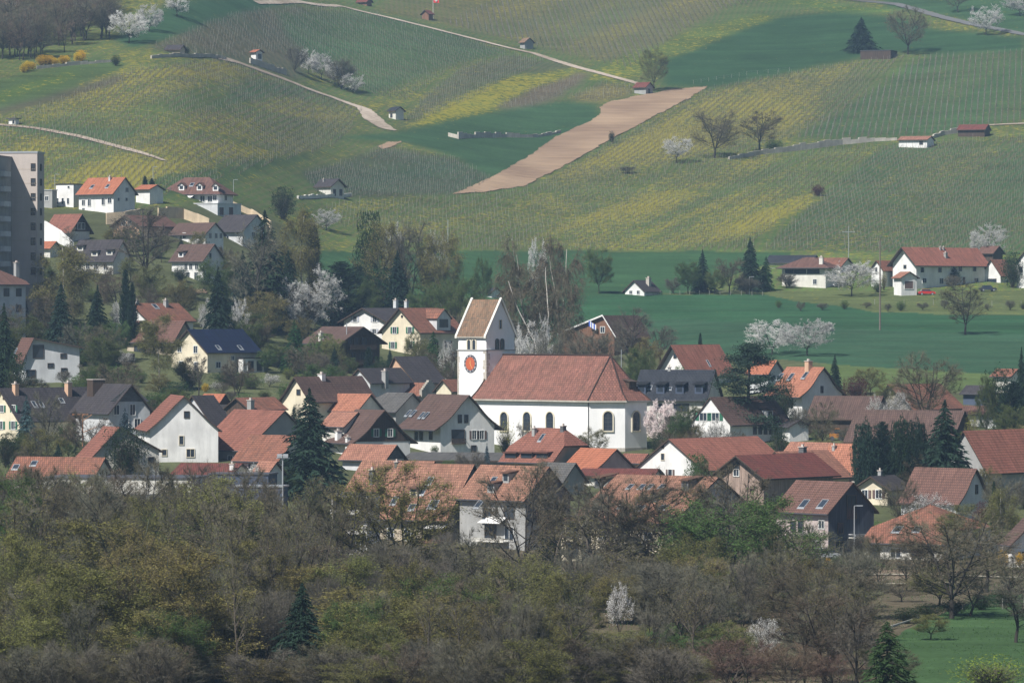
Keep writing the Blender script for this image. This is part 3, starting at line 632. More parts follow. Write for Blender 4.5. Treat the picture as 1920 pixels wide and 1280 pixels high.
def house(label, x0, x1, x2, ye, yr, yb, phi, g='L', wall='white', roof='red', D=None, wl=None, wr=None, name='house', cat='house',
          ov=.5, oe=.6, kick=0, hn=1, hf=1, rp=.5, ze2=None, clad=None, cladz=None, wins=(), sky=(), chim=(), dorm=(), group=None, th=.22, drop=5, side=None):
    if D is None: D = ground_D(x1, yb)
    P1 = gat(x1, D); ph = R(phi)
    a = Vector((-math.cos(ph), math.sin(ph), 0)); b = Vector((math.sin(ph), math.cos(ph), 0))
    nL, nR = -b, -a
    WL = wl if wl else tsolve(P1, a, x0); WR = wr if wr else tsolve(P1, b, x2)
    zE = float(zrow(ye, P1.y))
    sd, ld, W, Lh = (a, b, WL, WR) if g == 'L' else (b, a, WR, WL)
    apex = P1 + sd * (rp * W); zR = float(zrow(yr, apex.y))
    if ye < 1e5: zE = (zE * rp * W + zR * oe * (.5 if kick else 1)) / (rp * W + oe * (.5 if kick else 1))
    zE2 = zE + ze2 if ze2 is not None else zE
    if D < 1330: HRECT.append((960 + (P1 + a * WL).x / (P1 + a * WL).y * F, 960 + (P1 + b * WR).x / (P1 + b * WR).y * F, yr, max(ye, yr + 8) + 32 * 850 / D, D))
    root = thing(name, label, cat, P1, group)
    H = House(); H.root = root; H.P = P1; H.a = a; H.b = b; H.nL = nL; H.nR = nR; H.WL = WL; H.WR = WR; H.zE = zE; H.zR = zR
    pt, A, B, sr = roofgeo(P1, sd, ld, W, Lh, zE, zR, rp, ov, oe, kick, hn, hf, zE2)
    prof = A + B[::-1][1:]                     # far left overhang ... ridge ... right overhang
    t = Vector((0, 0, -th))
    rb = MB()
    if hn == 1 and hf == 1:
        top = [[pt(s, l, z) for s, z in prof] for l in (-ov, Lh + ov)]
        dist = [0]
        for i in range(1, len(prof)): dist.append(dist[-1] + math.hypot(prof[i][0] - prof[i - 1][0], prof[i][1] - prof[i - 1][1]))
        for i in range(len(prof) - 1):
            q = [top[0][i], top[0][i + 1], top[1][i + 1], top[1][i]]
            uv = [(0, dist[i]), (0, dist[i + 1]), (Lh + 2 * ov, dist[i + 1]), (Lh + 2 * ov, dist[i])]
            rb.poly(q, 0, uv); rb.poly([p + t for p in q][::-1], 1)
        for k in (0, 1):
            for i in range(len(prof) - 1):
                q = [top[k][i], top[k][i + 1], top[k][i + 1] + t, top[k][i] + t]; rb.poly(q, 1)
        for i in (0, -1): rb.poly([top[0][i], top[1][i], top[1][i] + t, top[0][i] + t], 1)
        zbreak = {0: 1e9, 1: 1e9}
    else:
        E1, E2, Rg = A[0], B[0], A[-1]
        def br(f, e): return (e[0] + (Rg[0] - e[0]) * f, e[1] + (Rg[1] - e[1]) * f)
        half = (Rg[0] - E1[0])
        i0 = (1 - hn) * half if hn < 1 else 0; i1 = (1 - hf) * half if hf < 1 else 0
        l0, l1 = -ov, Lh + ov
        Rn, Rf = pt(Rg[0], l0 + i0, Rg[1]), pt(Rg[0], l1 - i1, Rg[1])
        E = {(k, j): pt(e[0], l, e[1]) for j, e in ((1, E1), (2, E2)) for k, l in ((0, l0), (1, l1))}
        Bk = {(k, j): pt(*(lambda q: (q[0], l, q[1]))(br(f, e))) for j, e in ((1, E1), (2, E2)) for k, l, f in ((0, l0, hn), (1, l1, hf))}
        def uvs(q, o, du, dn):
            return [((p - o).dot(du), (p - o).dot(dn)) for p in q]
        def face(q):
            q2 = []
            for p in q:
                if not q2 or (p - q2[-1]).length > 1e-3: q2.append(p)
            if (q2[0] - q2[-1]).length < 1e-3: q2.pop()
            if len(q2) < 3: return
            du = (q2[1] - q2[0]).normalized(); nn = du.cross(q2[-1] - q2[0]).normalized(); dn = nn.cross(du)
            rb.poly(q2, 0, uvs(q2, q2[0], du, dn)); rb.poly([p + t for p in q2][::-1], 1)
        for j in (1, 2): face([E[0, j], E[1, j], Bk[1, j], Rf, Rn, Bk[0, j]])
        if hn < 1: face([Bk[0, 1], Bk[0, 2], Rn])
        if hf < 1: face([Bk[1, 2], Bk[1, 1], Rf])
        ol = [E[0, 1], E[1, 1], Bk[1, 1]] + ([Rf] if hf == 1 else []) + [Bk[1, 2], E[1, 2], E[0, 2], Bk[0, 2]] + ([Rn] if hn == 1 else []) + [Bk[0, 1]]
        for i in range(len(ol)):
            p, q = ol[i], ol[(i + 1) % len(ol)]
            if (p - q).length > 1e-3: rb.poly([p, q, q + t, p + t], 1)
        zbreak = {0: br(hn, E1)[1] if hn < 1 else 1e9, 1: br(hf, E1)[1] if hf < 1 else 1e9}
    H.roof = rb.build('roof', [ROOFS[roof], MATS['dark_timber']], root)
    # walls
    wm = WALLS[wall]; wb = MB(); zb = P1.z - drop
    if g == 'L' or g == 'R':
        for k, l in ((0, 0), (1, Lh)):
            pts = [(0, zb)] + [(s, z - 0.12) for s, z in prof if -1e-6 <= s <= W + 1e-6] + [(W, zb)]
            if zbreak[k] < 1e8:
                zc = zbreak[k] - 0.12; q = []
                n = len(pts)
                for i in range(n):
                    p1_, p2_ = pts[i], pts[(i + 1) % n]
                    if p1_[1] <= zc: q.append(p1_)
                    if (p1_[1] - zc) * (p2_[1] - zc) < 0:
                        f_ = (zc - p1_[1]) / (p2_[1] - p1_[1]); q.append((p1_[0] + (p2_[0] - p1_[0]) * f_, zc))
                pts = q
            wb.poly([pt(s, l, z) for s, z in pts])
        for s in (0, W):
            z_ = (zE if s == 0 else zE2) - 0.12
            wb.poly([pt(s, 0, zb), pt(s, Lh, zb), pt(s, Lh, z_), pt(s, 0, z_)])
    wb.build('wall', wm, root)
    if clad:
        z0 = float(zrow(cladz, P1.y)) if cladz else zE - 0.3
        n = nL if g == 'L' else nR
        pts = [(s, z - 0.14) for s, z in prof if -1e-6 <= s <= W + 1e-6]
        pts = [(s, max(z, z0)) for s, z in pts]
        if zbreak[0] < 1e8:
            zc = zbreak[0] - .14; q = []
            full = [(0, z0)] + pts + [(W, z0)]
            for i in range(len(full)):
                p1_, p2_ = full[i], full[(i + 1) % len(full)]
                if p1_[1] <= zc: q.append(p1_)
                if (p1_[1] - zc) * (p2_[1] - zc) < 0:
                    f_ = (zc - p1_[1]) / (p2_[1] - p1_[1]); q.append((p1_[0] + (p2_[0] - p1_[0]) * f_, zc))
            full = q
        else: full = [(0.0, z0)] + pts + [(W, z0)]
        cb = MB(); o_ = n * 0.06; fr = [pt(s, 0, z) + o_ for s, z in full]
        cb.poly(fr)
        for i in range(len(fr)): cb.poly([fr[i], fr[(i + 1) % len(fr)], fr[(i + 1) % len(fr)] - o_, fr[i] - o_])
        cb.build('gable_cladding', WALLS[clad], root)
        H.cn = 0.06
    # barge boards and gutter
    if name in ('house', 'farmhouse') or name.endswith('house'):
        gb = MB(); e0 = pt(A[0][0], -ov + .02, A[0][1] - 0.05); e1 = pt(A[0][0], Lh + ov - .02, A[0][1] - 0.05)
        dn = -sd * 0.12
        gb.slab(e0 + Vector((0, 0, -0.1)), e1 - e0, dn, Vector((0, 0, 0.14)))
        gb.build('gutter', DMETAL, root)
    def onface(px, py, out=0.0):
        if px < x1 or x2 is None:
            s = tsolve(P1, a, px); q = P1 + a * s; n = nL; tt = -a
        else:
            s = tsolve(P1, b, px); q = P1 + b * s; n = nR; tt = b
        clz = 0.0
        if clad and ((g == 'L') == (n is nL)): clz = 0.065
        return Vector((q.x, q.y, float(zrow(py, q.y)))) + n * (out + clz), tt, n
    H.onface = onface
    for wd in wins:
        px, py, w_, h_ = wd[:4]; st = wd[4] if len(wd) > 4 else 'w'
        C, tt, n = onface(px, py); opening(root, C, tt, n, w_, h_, st, arch='a' in st)
    # near slope plane
    i_up = 6 if kick else 1
    s_a, z_a = A[i_up]; s_b, z_b = A[-1]
    Pa = pt(s_b, 0, z_b); slope_dir = (pt(s_b, 0, z_b) - pt(s_a, 0, z_a)).normalized()
    pn = ld.cross(slope_dir); pn = pn if pn.z > 0 else -pn; pn.normalize()
    def onslope(px, py):
        v = (640 - py) / F; dr = Vector(((px - 960) / F, CP + v * SP, -SP + v * CP)); O = Vector((0, 0, HC))
        return O + dr * ((Pa - O).dot(pn) / dr.dot(pn))
    H.onslope = onslope; H.pn = pn; H.sdir = slope_dir; H.ld = ld; H.sd = sd
    for k_ in sky:
        px, py, w_, h_ = k_[:4]; C = onslope(px, py); f = MB(); u = ld; v = slope_dir
        P0 = C - u * (w_ / 2) - v * (h_ / 2)
        f.slab(P0 - u * .08 - v * .08 - pn * .05, u * (w_ + .16), v * .08, pn * .14); f.slab(P0 - u * .08 + v * h_ - pn * .05, u * (w_ + .16), v * .08, pn * .14)
        f.slab(P0 - u * .08 - pn * .05, u * .08, v * h_, pn * .14); f.slab(P0 + u * w_ - pn * .05, u * .08, v * h_, pn * .14)
        f.slab(P0 - u * .12 - v * .34 - pn * .03, u * (w_ + .24), v * .26, pn * .07)
        fo = f.build('skylight', METAL, root)
        g_ = MB(); q = P0 + pn * .04; g_.poly([q, q + u * w_, q + u * w_ + v * h_, q + v * h_]); g_.build('pane', GL, fo)
    for c_ in chim:
        px, py, w_, h_ = c_[:4]; mat = WALLS[c_[4]] if len(c_) > 4 else WALLS['grey']
        C = onslope(px, py); f = MB(); P0 = C - a * (w_ / 2) - b * (w_ / 2) - Z3 * 1.2
        f.slab(P0, a * w_, b * w_, Z3 * (h_ + 1.2)); co = f.build('chimney', mat, root)
        cp = MB(); cp.slab(P0 - (a + b) * .1 + Z3 * (h_ + 1.2), a * (w_ + .2), b * (w_ + .2), Z3 * .12)
        if w_ < 1.1: cp.slab(P0 + (a + b) * (w_ * .3) + Z3 * (h_ + 1.32), a * w_ * .4, b * w_ * .4, Z3 * .35)
        cp.build('chimney_cap', MATS['facade_concrete'], co)
    for d_ in dorm:
        px, py, w_, h_ = d_[:4]; ty = d_[4] if len(d_) > 4 else 'shed'; wmn = d_[5] if len(d_) > 5 else wall
        C = onslope(px, py); tt = ld; n = -sd if True else sd
        inw = sd; m_ = abs(slope_dir.z / max(1e-3, Vector((slope_dir.x, slope_dir.y, 0)).length))
        dep = h_ / m_; f = MB(); P0 = C - tt * (w_ / 2)
        q = [P0, P0 + tt * w_, P0 + tt * w_ + Z3 * h_, P0 + Z3 * h_]
        f.poly(q); f.poly([q[0], q[3], q[3] + inw * dep]); f.poly([q[1], q[2], q[2] + inw * dep])
        if ty == 'gable':
            f.poly([q[3], q[2], (q[2] + q[3]) / 2 + Z3 * (w_ * .4)])
        do = f.build('dormer', WALLS[wmn], root)
        rf = MB()
        if ty == 'gable':
            top = (q[2] + q[3]) / 2 + Z3 * (w_ * .4 + .08) - inw * .3; far = top + inw * (dep + w_ * .4 / m_ + .3)
            for sg in (-1, 1):
                e = (q[3] if sg < 0 else q[2]) + tt * (sg * .3) - Z3 * (.24 - .08) - inw * .3; e2 = e + inw * (dep + .1)
                rf.poly([e, top, far, e2], 0, [(0, 0), (0, 1.5), (3, 1.5), (3, 0)]); rf.poly([e - Z3 * .12, top - Z3 * .12, far - Z3 * .12, e2 - Z3 * .12], 1)
                rf.poly([e, top, top - Z3 * .12, e - Z3 * .12], 1)
        else:
            e = q[3] - tt * .25 - inw * .35 + Z3 * .0; ln = dep * 1.5 + .35; rise = .12 * ln
            rf.slab(e, tt * (w_ + .5), inw * ln + Z3 * (rise + .0), Z3 * .14)
        rf.build('dormer_roof', [ROOFS[roof], MATS['dark_timber']], do)
        gp_ = MB(); fr = q[0] - inw * .02
        if ty == 'eye': gp_.poly([fr + tt * .2 + Z3 * .1, fr + tt * (w_ - .2) + Z3 * .1, fr + tt * (w_ - .2) + Z3 * (h_ - .1), fr + tt * .2 + Z3 * (h_ - .1)])
        else:
            gp_.poly([fr + tt * w_ * .18 + Z3 * h_ * .22, fr + tt * w_ * .82 + Z3 * h_ * .22, fr + tt * w_ * .82 + Z3 * h_ * .9, fr + tt * w_ * .18 + Z3 * h_ * .9])
        gp_.build('pane', GL, do)
    return H
def vbox(parent, name, H, px, py0, py1, w, dep, mat, face='L'):
    """box projecting from a wall: centre column px, rows py0 (top) py1 (bottom), w metres wide, dep out"""
    C, tt, n = H.onface(px, py0); C2, _, _ = H.onface(px, py1)
    m = MB(); m.slab(C2 - tt * w / 2, tt * w, n * dep, Z3 * (C.z - C2.z)); return m.build(name, mat, parent)
def balcony(H, px, py0, py1, w, dep, mat, railmat=None):
    C, tt, n = H.onface(px, py1); Ct, _, _ = H.onface(px, py0); h = Ct.z - C.z
    m = MB(); m.slab(C - tt * w / 2, tt * w, n * dep, Z3 * .15); o = m.build('balcony', mat, H.root)
    r = MB(); q = C - tt * w / 2 + n * (dep - .06) + Z3 * .15
    r.slab(q, tt * w, n * .06, Z3 * (h - .15) * .12); r.slab(q + Z3 * (h - .15) * .88, tt * w, n * .06, Z3 * (h - .15) * .12)
    k = int(w / .22)
    for i in range(k + 1): r.slab(q + tt * (w - .1) * i / k, tt * .1, n * .05, Z3 * (h - .15))
    for s in (0, w - .06): r.slab(C - tt * w / 2 + tt * s + Z3 * (h - .1), tt * .06, n * dep, Z3 * .1)
    r.build('railing', railmat or mat, o); return o
def boxhouse(label, x0, x1, x2, yt, yb, phi, wall='white', topm=None, D=None, wl=None, wr=None, wins=(), name='house', cat='house', group=None, ov=.15, drop=4):
    """flat roofed block"""
    if D is None: D = ground_D(x1, yb)
    P1 = gat(x1, D); ph = R(phi); a = Vector((-math.cos(ph), math.sin(ph), 0)); b = Vector((math.sin(ph), math.cos(ph), 0))
    WL = wl if wl else tsolve(P1, a, x0); WR = wr if wr else tsolve(P1, b, x2); zt = float(zrow(yt, P1.y))
    root = thing(name, label, cat, P1, group); m = MB(); P0 = P1 - Z3 * drop
    m.slab(P0, a * WL, b * WR, Z3 * (zt - P0.z)); m.build('wall', WALLS[wall], root)
    r = MB(); q = Vector((P1.x, P1.y, zt)) - (a + b) * ov; r.slab(q, a * (WL + 2 * ov), b * (WR + 2 * ov), Z3 * .22); r.build('roof', topm or METAL, root)
    H = House(); H.root = root; H.P = P1; H.a = a; H.b = b
    def onface(px, py, out=0.0):
        if px < x1: s = tsolve(P1, a, px); q = P1 + a * s; n = -b; tt = -a
        else: s = tsolve(P1, b, px); q = P1 + b * s; n = -a; tt = b
        return Vector((q.x, q.y, float(zrow(py, q.y)))) + n * out, tt, n
    H.onface = onface
    for wd in wins:
        C, tt, n = onface(wd[0], wd[1]); opening(root, C, tt, n, wd[2], wd[3], wd[4] if len(wd) > 4 else 'w')
    return H
# ------------------------------------------------------------------ the church
def church():
    Bc = gat(1105, 862); wallm = WALLS['church']
    c = math.sqrt(.5); u = Vector((c, -c, 0)); v = Vector((c, c, 0))       # u: nave axis toward the camera's right, v: across, away
    zb = Bc.z - 6; ze = float(zrow(750, Bc.y)); root = thing('church', 'white village church with a long red tiled nave, polygonal choir and square clock tower', 'church', Bc)
    s2 = tsolve(Bc, Vector((1, 0, 0)), 1172)
    C2 = Bc + Vector((1, 0, 0)) * s2
    s3 = tsolve(C2, v, 1213); D2 = C2 + v * s3
    E2 = D2 + Vector((0, 1, 0)) * s2
    LA = -tsolve(Bc, u, 890); A = Bc - u * LA; G = E2 - u * LA
    ring = [A, Bc, C2, D2, E2, G]
    wb = MB()
    def at(p, z): return Vector((p.x, p.y, z))
    for i in range(6):
        p, q = ring[i], ring[(i + 1) % 6]; wb.poly([at(p, zb), at(q, zb), at(q, ze), at(p, ze)])
    Wn = (G - A).length; mid = (A + G) / 2
    zr = float(zrow(665, mid.y)); wb.poly([at(A, ze), at(G, ze), at(mid, zr - .15)])
    wb.build('nave_wall', wallm, root)
    # plinth
    pb = MB()
    for i in range(4):
        p, q = ring[i], ring[i + 1]; d = (q - p).normalized(); n = Vector((d.y, -d.x, 0)); pb.slab(at(p, zb), q - p, n * .05, Z3 * (Bc.z + .9 - zb))
    pb.build('plinth', WALLS['stone'], root)
    # cornice
    cb = MB()
    for i in range(5):
        p, q = ring[i], ring[i + 1]; d = (q - p).normalized(); n = Vector((d.y, -d.x, 0)); cb.slab(at(p, ze - .45) - d * .15, q - p + d * .3, n * .28, Z3 * .4)
    cb.build('cornice', WALLS['pale'], root)
    # roof: offset eave ring, apex at choir centre, a slight bellcast at the eave
    axis = (Bc + E2) / 2; apex = axis + u * (s2 * c + 0) - u * (Wn / 2) * 0.86
    oe = 0.7
    def off(i, o):
        p, q, r = ring[i - 1], ring[i], ring[(i + 1) % 6]
        d1 = (q - p).normalized(); d2 = (r - q).normalized(); n1 = Vector((d1.y, -d1.x, 0)); n2 = Vector((d2.y, -d2.x, 0))
        b_ = (n1 + n2).normalized(); return q + b_ * (o / max(.3, b_.dot(n1)))
    def ringat(o, z): return [at(off(i, o), z) for i in range(6)]
    lo = ringat(oe, ze - .10); mi = ringat(-1.1, ze + 1.35)
    for L_ in (lo, mi):   # gable end: keep flush, slight verge
        pass
    v0 = -u * .35
    loA = at(A - v * oe + v0, ze - .10); loG = at(G + v * oe + v0, ze - .10); miA = at(A + v * 1.1 + v0, ze + 1.35); miG = at(G - v * 1.1 + v0, ze + 1.35)
    lo[0], lo[5], mi[0], mi[5] = loA, loG, miA, miG
    ra = at(mid + v0, zr); rb_ = at(apex, zr)
    rm = MB()
    def face(q):
        du = (q[1] - q[0]).normalized(); nn = du.cross(q[-1] - q[0]).normalized(); dn = nn.cross(du)
        uv = [((p - q[0]).dot(du), (p - q[0]).dot(dn)) for p in q]; rm.poly(q, 0, uv)
    t = Vector((0, 0, -.25))
    for i in range(5):
        face([lo[i], lo[i + 1], mi[i + 1], mi[i]])
        if i == 0: face([mi[0], mi[1], rb_, ra])
        elif i == 4: face([mi[4], mi[5], ra, rb_])
        else: face([mi[i], mi[i + 1], rb_])
        rm.poly([lo[i], lo[i + 1], lo[i + 1] + t, lo[i] + t], 1); rm.poly([lo[i] + t, lo[i + 1] + t, at(ring[i + 1], ze - .3), at(ring[i], ze - .3)], 1)
    ge = [loA, miA, ra, miG, loG]
    for i in range(4): rm.poly([ge[i], ge[i + 1], ge[i + 1] + t, ge[i] + t], 1)
    rm.build('nave_roof', [ROOFS['church'], WALLS['stone']], root)
    hp = MB()
    for i in (1, 2, 3, 4):
        hp.tube(lo[i] + Z3 * .05, mi[i] + Z3 * .05, .13, .13, 6); hp.tube(mi[i] + Z3 * .05, rb_ + Z3 * .05, .13, .13, 6)
    hp.tube(ra + Z3 * .06, rb_ + Z3 * .06, .16, .16, 6); hp.tube(loA + Z3 * .05, miA + Z3 * .05, .14, .14, 6); hp.tube(miA + Z3 * .05, ra + Z3 * .05, .14, .14, 6)
    hp.build('ridge_tiles', ROOFS['brown'], root)
    # vent dormer on the shaded choir slope
    vd = MB(); Pd = (lo[2] * .35 + lo[3] * .65) * .72 + rb_ * .28; vd.slab(Pd - v * .9 - u * .2, v * 1.8, -u * 1.5, Z3 * 1.0); do = vd.build('roof_dormer', WALLS['timber'], root)
    vr = MB(); vr.slab(Pd - v * 1.1 + u * .1 + Z3 * 1.0, v * 2.2, -u * 2.2 + Z3 * .5, Z3 * .12); vr.build('dormer_roof', WALLS['timber'], do)
    # windows
    def win(P, d, px, py, w, h):
        s = tsolve(P, d, px); q = P + d * s; n = Vector((d.y, -d.x, 0)); C = Vector((q.x, q.y, float(zrow(py, q.y))))
        opening(root, C, d, n, w, h, 'as', arch=True, depth=.22)
    for px in (946, 989, 1032): win(Bc, u, px, 789.5, 1.75, 3.2)
    win(C2, Vector((-1, 0, 0)) * -1, 1140, 789, 1.55, 3.3); win(D2, v, 1192, 789, 1.75, 3.3)
    dp = MB(); q = Bc - u * .12 + Vector((-c, -c, 0)) * .12; dp.tube(at(q, Bc.z - 1), at(q, ze - .2), .08, .08, 6); dp.build('downpipe', DMETAL, root)
    # ---------------- tower
    ts = tsolve(A, v, 912); T = A + v * ts - u * .02
    a = -u; b = v
    WA = tsolve(T, a, 858); WB = tsolve(T, b, 966)
    tb = MB(); zc = float(zrow(656, T.y)); zt = float(zrow(625, T.y)); P0 = at(T, zb)
    tb.slab(P0, a * WA, b * WB, Z3 * (zc - zb)); 
    i_ = .08; P1 = at(T, zc) + (a + b) * i_
    apx = T + b * (WB / 2); zrt = float(zrow(561, apx.y))
    # upper stage with gables on both b faces
    def up(s_, l_, z): q = T + a * s_ + b * l_; return Vector((q.x, q.y, z))
    for s_ in (i_, WA - i_): tb.poly([up(s_, i_, zc), up(s_, WB - i_, zc), up(s_, WB - i_, zt), up(s_, WB / 2, zrt - .25), up(s_, i_, zt)])
    for l_ in (i_, WB - i_): tb.poly([up(i_, l_, zc), up(WA - i_, l_, zc), up(WA - i_, l_, zt), up(i_, l_, zt)])
    tw = tb.build('tower', wallm, root)
    co = MB(); co.slab(at(T, zc - .12) - (a + b) * .12, a * (WA + .24), b * (WB + .24), Z3 * .2); co.build('string_course', WALLS['grey'], tw)
    rf = MB(); oe = .35; sl = (zrt - zt) / (WB / 2)
    for sg in (0, 1):
        l0 = -oe if sg == 0 else WB + oe
        q = [up(-.0 - .05, l0, zt - sl * oe), up(WA + .05, l0, zt - sl * oe), up(WA + .05, WB / 2, zrt), up(-.05, WB / 2, zrt)]
        ln = (q[3] - q[0]).length; rf.poly(q, 0, [(0, 0), (WA, 0), (WA, ln), (0, ln)]); rf.poly([p + Z3 * -.2 for p in q], 1)
        rf.poly([q[0], q[1], q[1] - Z3 * .2, q[0] - Z3 * .2], 1)
    rf.build('tower_roof', [ROOFS['mix'], WALLS['stone']], tw)
    vg = MB()
    for s_ in (-.28, WA - .22):
        for sg in (0, 1):
            l0 = -oe - .1 if sg == 0 else WB + oe + .1
            p, q = up(s_, l0, zt - sl * (oe + .1) - .1), up(s_, WB / 2, zrt - .1); vg.slab(p, a * .5, q - p, Z3 * .42)
    vg.build('verge_coping', WALLS['offwhite'], tw)
    def tf(face, px, py):
        d = a if face == 'L' else b; s = tsolve(T, d, px); q = T + d * s; n = -b if face == 'L' else -a
        return Vector((q.x, q.y, float(zrow(py, q.y)))), (-a if face == 'L' else b), n
    for px in (879.5, 889): C, t_, n = tf('L', px, 646); opening(root, C - n * .05, t_, n, .75, 1.75, 'as', True, .14)
    for px in (932.5, 942): C, t_, n = tf('R', px, 645); opening(root, C - n * .05, t_, n, .75, 1.75, 'an', True, .10)
    C, t_, n = tf('R', 938.5, 608); opening(root, C - n * .05, t_, n, .5, 1.5, 'so')
    # clock
    C, t_, n = tf('L', 882.5, 681.5); rr = 1.58
    ck = MB()
    def disc(mb, r, o, mi, r2=None, N_=36):
        for k in range(N_):
            a0, a1 = 2 * math.pi * k / N_, 2 * math.pi * (k + 1) / N_
            f = lambda an, r_: C + t_ * math.cos(an) * r_ + Z3 * math.sin(an) * r_ + n * o
            if r2 is None: mb.poly([C + n * o, f(a0, r), f(a1, r)], mi)
            else: mb.poly([f(a0, r2), f(a0, r), f(a1, r), f(a1, r2)], mi)
    disc(ck, rr, .10, 0); 
    for k in range(36):
        a0, a1 = 2 * math.pi * k / 36, 2 * math.pi * (k + 1) / 36
        f = lambda an, o: C + t_ * math.cos(an) * rr + Z3 * math.sin(an) * rr + n * o
        ck.poly([f(a0, 0), f(a1, 0), f(a1, .10), f(a0, .10)], 0)
    clk = ck.build('clock', plain('clock_ring_slate', (0.10, 0.10, 0.12)), root)
    cf = MB(); disc(cf, 1.14, .125, 0); cf.build('clock_face', plain('clock_face_red', (0.50, 0.115, 0.05), var=.12), clk)
    rom = ['XII', 'I', 'II', 'III', 'IIII', 'V', 'VI', 'VII', 'VIII', 'IX', 'X', 'XI']
    for k in range(12):
        an = math.pi / 2 - k * math.pi / 6; rd = t_ * math.cos(an) + Z3 * math.sin(an); tn = t_ * math.sin(an) - Z3 * math.cos(an)
        nm = MB(); txt = rom[k]; wd = {'I': .09, 'V': .16, 'X': .16}; tot = sum(wd[q] for q in txt); x = -tot / 2
        for q in txt:
            c0 = C + n * .115 + tn * (x + wd[q] / 2); r0, r1 = 1.20, 1.50; w_ = .035
            def st(x0, x1): 
                p, qq = c0 + rd * r0 + tn * x0, c0 + rd * r1 + tn * x1; nm.slab(p - tn * w_ / 2, tn * w_, qq - p, n * .015)
            if q == 'I': st(0, 0)
            elif q == 'V': st(0, -.06); st(0, .06)
            else: st(-.06, .06); st(.06, -.06)
            x += wd[q]
        nm.build('numeral', plain('clock_white', (0.75, 0.75, 0.75)), clk)
    hd = MB(); gold = plain('clock_gold', (0.75, 0.55, 0.15), rough=.4)
    for an, ln, w_ in ((math.pi / 2 - R(150), 1.2, .045), (math.pi / 2 - R(2), .75, .06)):
        rd = t_ * math.cos(an) + Z3 * math.sin(an); tn = t_ * math.sin(an) - Z3 * math.cos(an)
        p = C + n * .14 - rd * .25; hd.poly([p - tn * w_ / 2, p + tn * w_ / 2, p + tn * w_ * .8 + rd * ln * .8, p + rd * (ln + .25), p - tn * w_ * .8 + rd * ln * .8])
    hd.build('clock_hands', gold, clk)
    # quoins: rough stone corners below the string course
    rnd = random.Random(4); qn = MB(); qm = MB(); z = zb + 3
    while z < zc - .3:
        h = rnd.uniform(.35, .6); wa = rnd.uniform(.35, 1.0); wb_ = rnd.uniform(.35, .95)
        qn.slab(at(T, z) - a * 0 - (a + b) * .03, a * wa, b * .03, Z3 * h * .92); qn.slab(at(T, z + .01) - a * .036 - b * .024, b * wb_, a * .036, Z3 * h * .9)
        w3 = rnd.uniform(.25, .55); qm.slab(at(T, z) + a * (WA - w3) - b * .03, a * (w3 + .03), b * .03, Z3 * h * .92); z += h
    qn.build('quoin', WALLS['stone'], tw); qm.build('quoin', WALLS['stone'], tw)
church()

HRECT.append((858, 966, 560, 735, 880)); HRECT.append((890, 1213, 665, 850, 860))
# ------------------------------------------------------------------ trees: prototypes are built once, every tree is its own empty with trunk and crown
BARK = plain('bark', (0.085, 0.070, 0.055), var=.4, scale=4); BARKD = plain('dark_bark', (0.040, 0.034, 0.028), var=.4, scale=4)
BIRCHB = plain('birch_bark', (0.42, 0.39, 0.35), var=.5, scale=3); IVYB = plain('mossy_bark', (0.055, 0.060, 0.035), var=.4, scale=4)
TW_BROWN = leafy('brown_twigs', (0.108, 0.097, 0.065), trans=0.0); TW_GREY = leafy('grey_twigs', (0.120, 0.112, 0.086), trans=0.0)
TW_RED = leafy('reddish_twigs', (0.15, 0.098, 0.078), trans=0.0)
LF_OLIVE = leafy('budding_olive_leaves', (0.20, 0.195, 0.058)); LF_GREEN = leafy('fresh_green_leaves', (0.085, 0.135, 0.038))
LF_YEL = leafy('yellow_green_leaves', (0.20, 0.22, 0.035)); LF_DARK = leafy('ivy_leaves', (0.022, 0.045, 0.017))
ND_DARK = leafy('dark_needles', (0.018, 0.036, 0.021), trans=0.05); ND_BLUE = leafy('blue_needles', (0.045, 0.075, 0.085), trans=0.05)
ND_PINE = leafy('pine_needles', (0.030, 0.055, 0.034), trans=0.05); ND_GREEN = leafy('green_needles', (0.030, 0.062, 0.022), trans=0.1)
BL_WHITE = leafy('white_blossom', (0.72, 0.71, 0.69), var=.2, trans=.2, hue=.01); BL_PINK = leafy('pink_blossom', (0.82, 0.72, 0.70), var=.2, trans=.2, hue=.01)
FORS = leafy('forsythia_flowers', (0.62, 0.40, 0.02), var=.2, hue=.01); MAROON = leafy('maroon_leaves', (0.075, 0.025, 0.028))
CATK = leafy('tan_catkins', (0.17, 0.125, 0.085))
def unit(v): return v / (np.linalg.norm(v, axis=-1, keepdims=True) + 1e-9)
def tubes(segs, maxlv, minr=0.0012, sides=5):
    V = []; Fc = []; off = 0
    for p, q, ra, rb, lv in segs:
        if lv > maxlv: continue
        s = sides if lv < 2 else 3
        d = unit(q - p); u = unit(np.cross(d, [0.31, 0.17, 0.9])); v = np.cross(d, u); an = np.arange(s) * 2 * math.pi / s
        c = np.cos(an)[:, None] * u + np.sin(an)[:, None] * v
        V.append(p + c * max(ra, minr)); V.append(q + c * max(rb, minr))
        for k in range(s): Fc.append((off + k, off + (k + 1) % s, off + s + (k + 1) % s, off + s + k))
        off += 2 * s
    return np.concatenate(V), np.array(Fc)
def ribbons(P, D, L, W, rnd, curl=None):
    """thin triangles from P along D; returns verts, tris"""
    n = len(P); D = unit(D); pr = unit(np.cross(D, rnd.normal(0, 1, (n, 3))))
    T = P + D * L[:, None]
    V = np.stack([P - pr * W[:, None] / 2, P + pr * W[:, None] / 2, T], 1).reshape(-1, 3)
    return V, np.arange(3 * n).reshape(n, 3), T
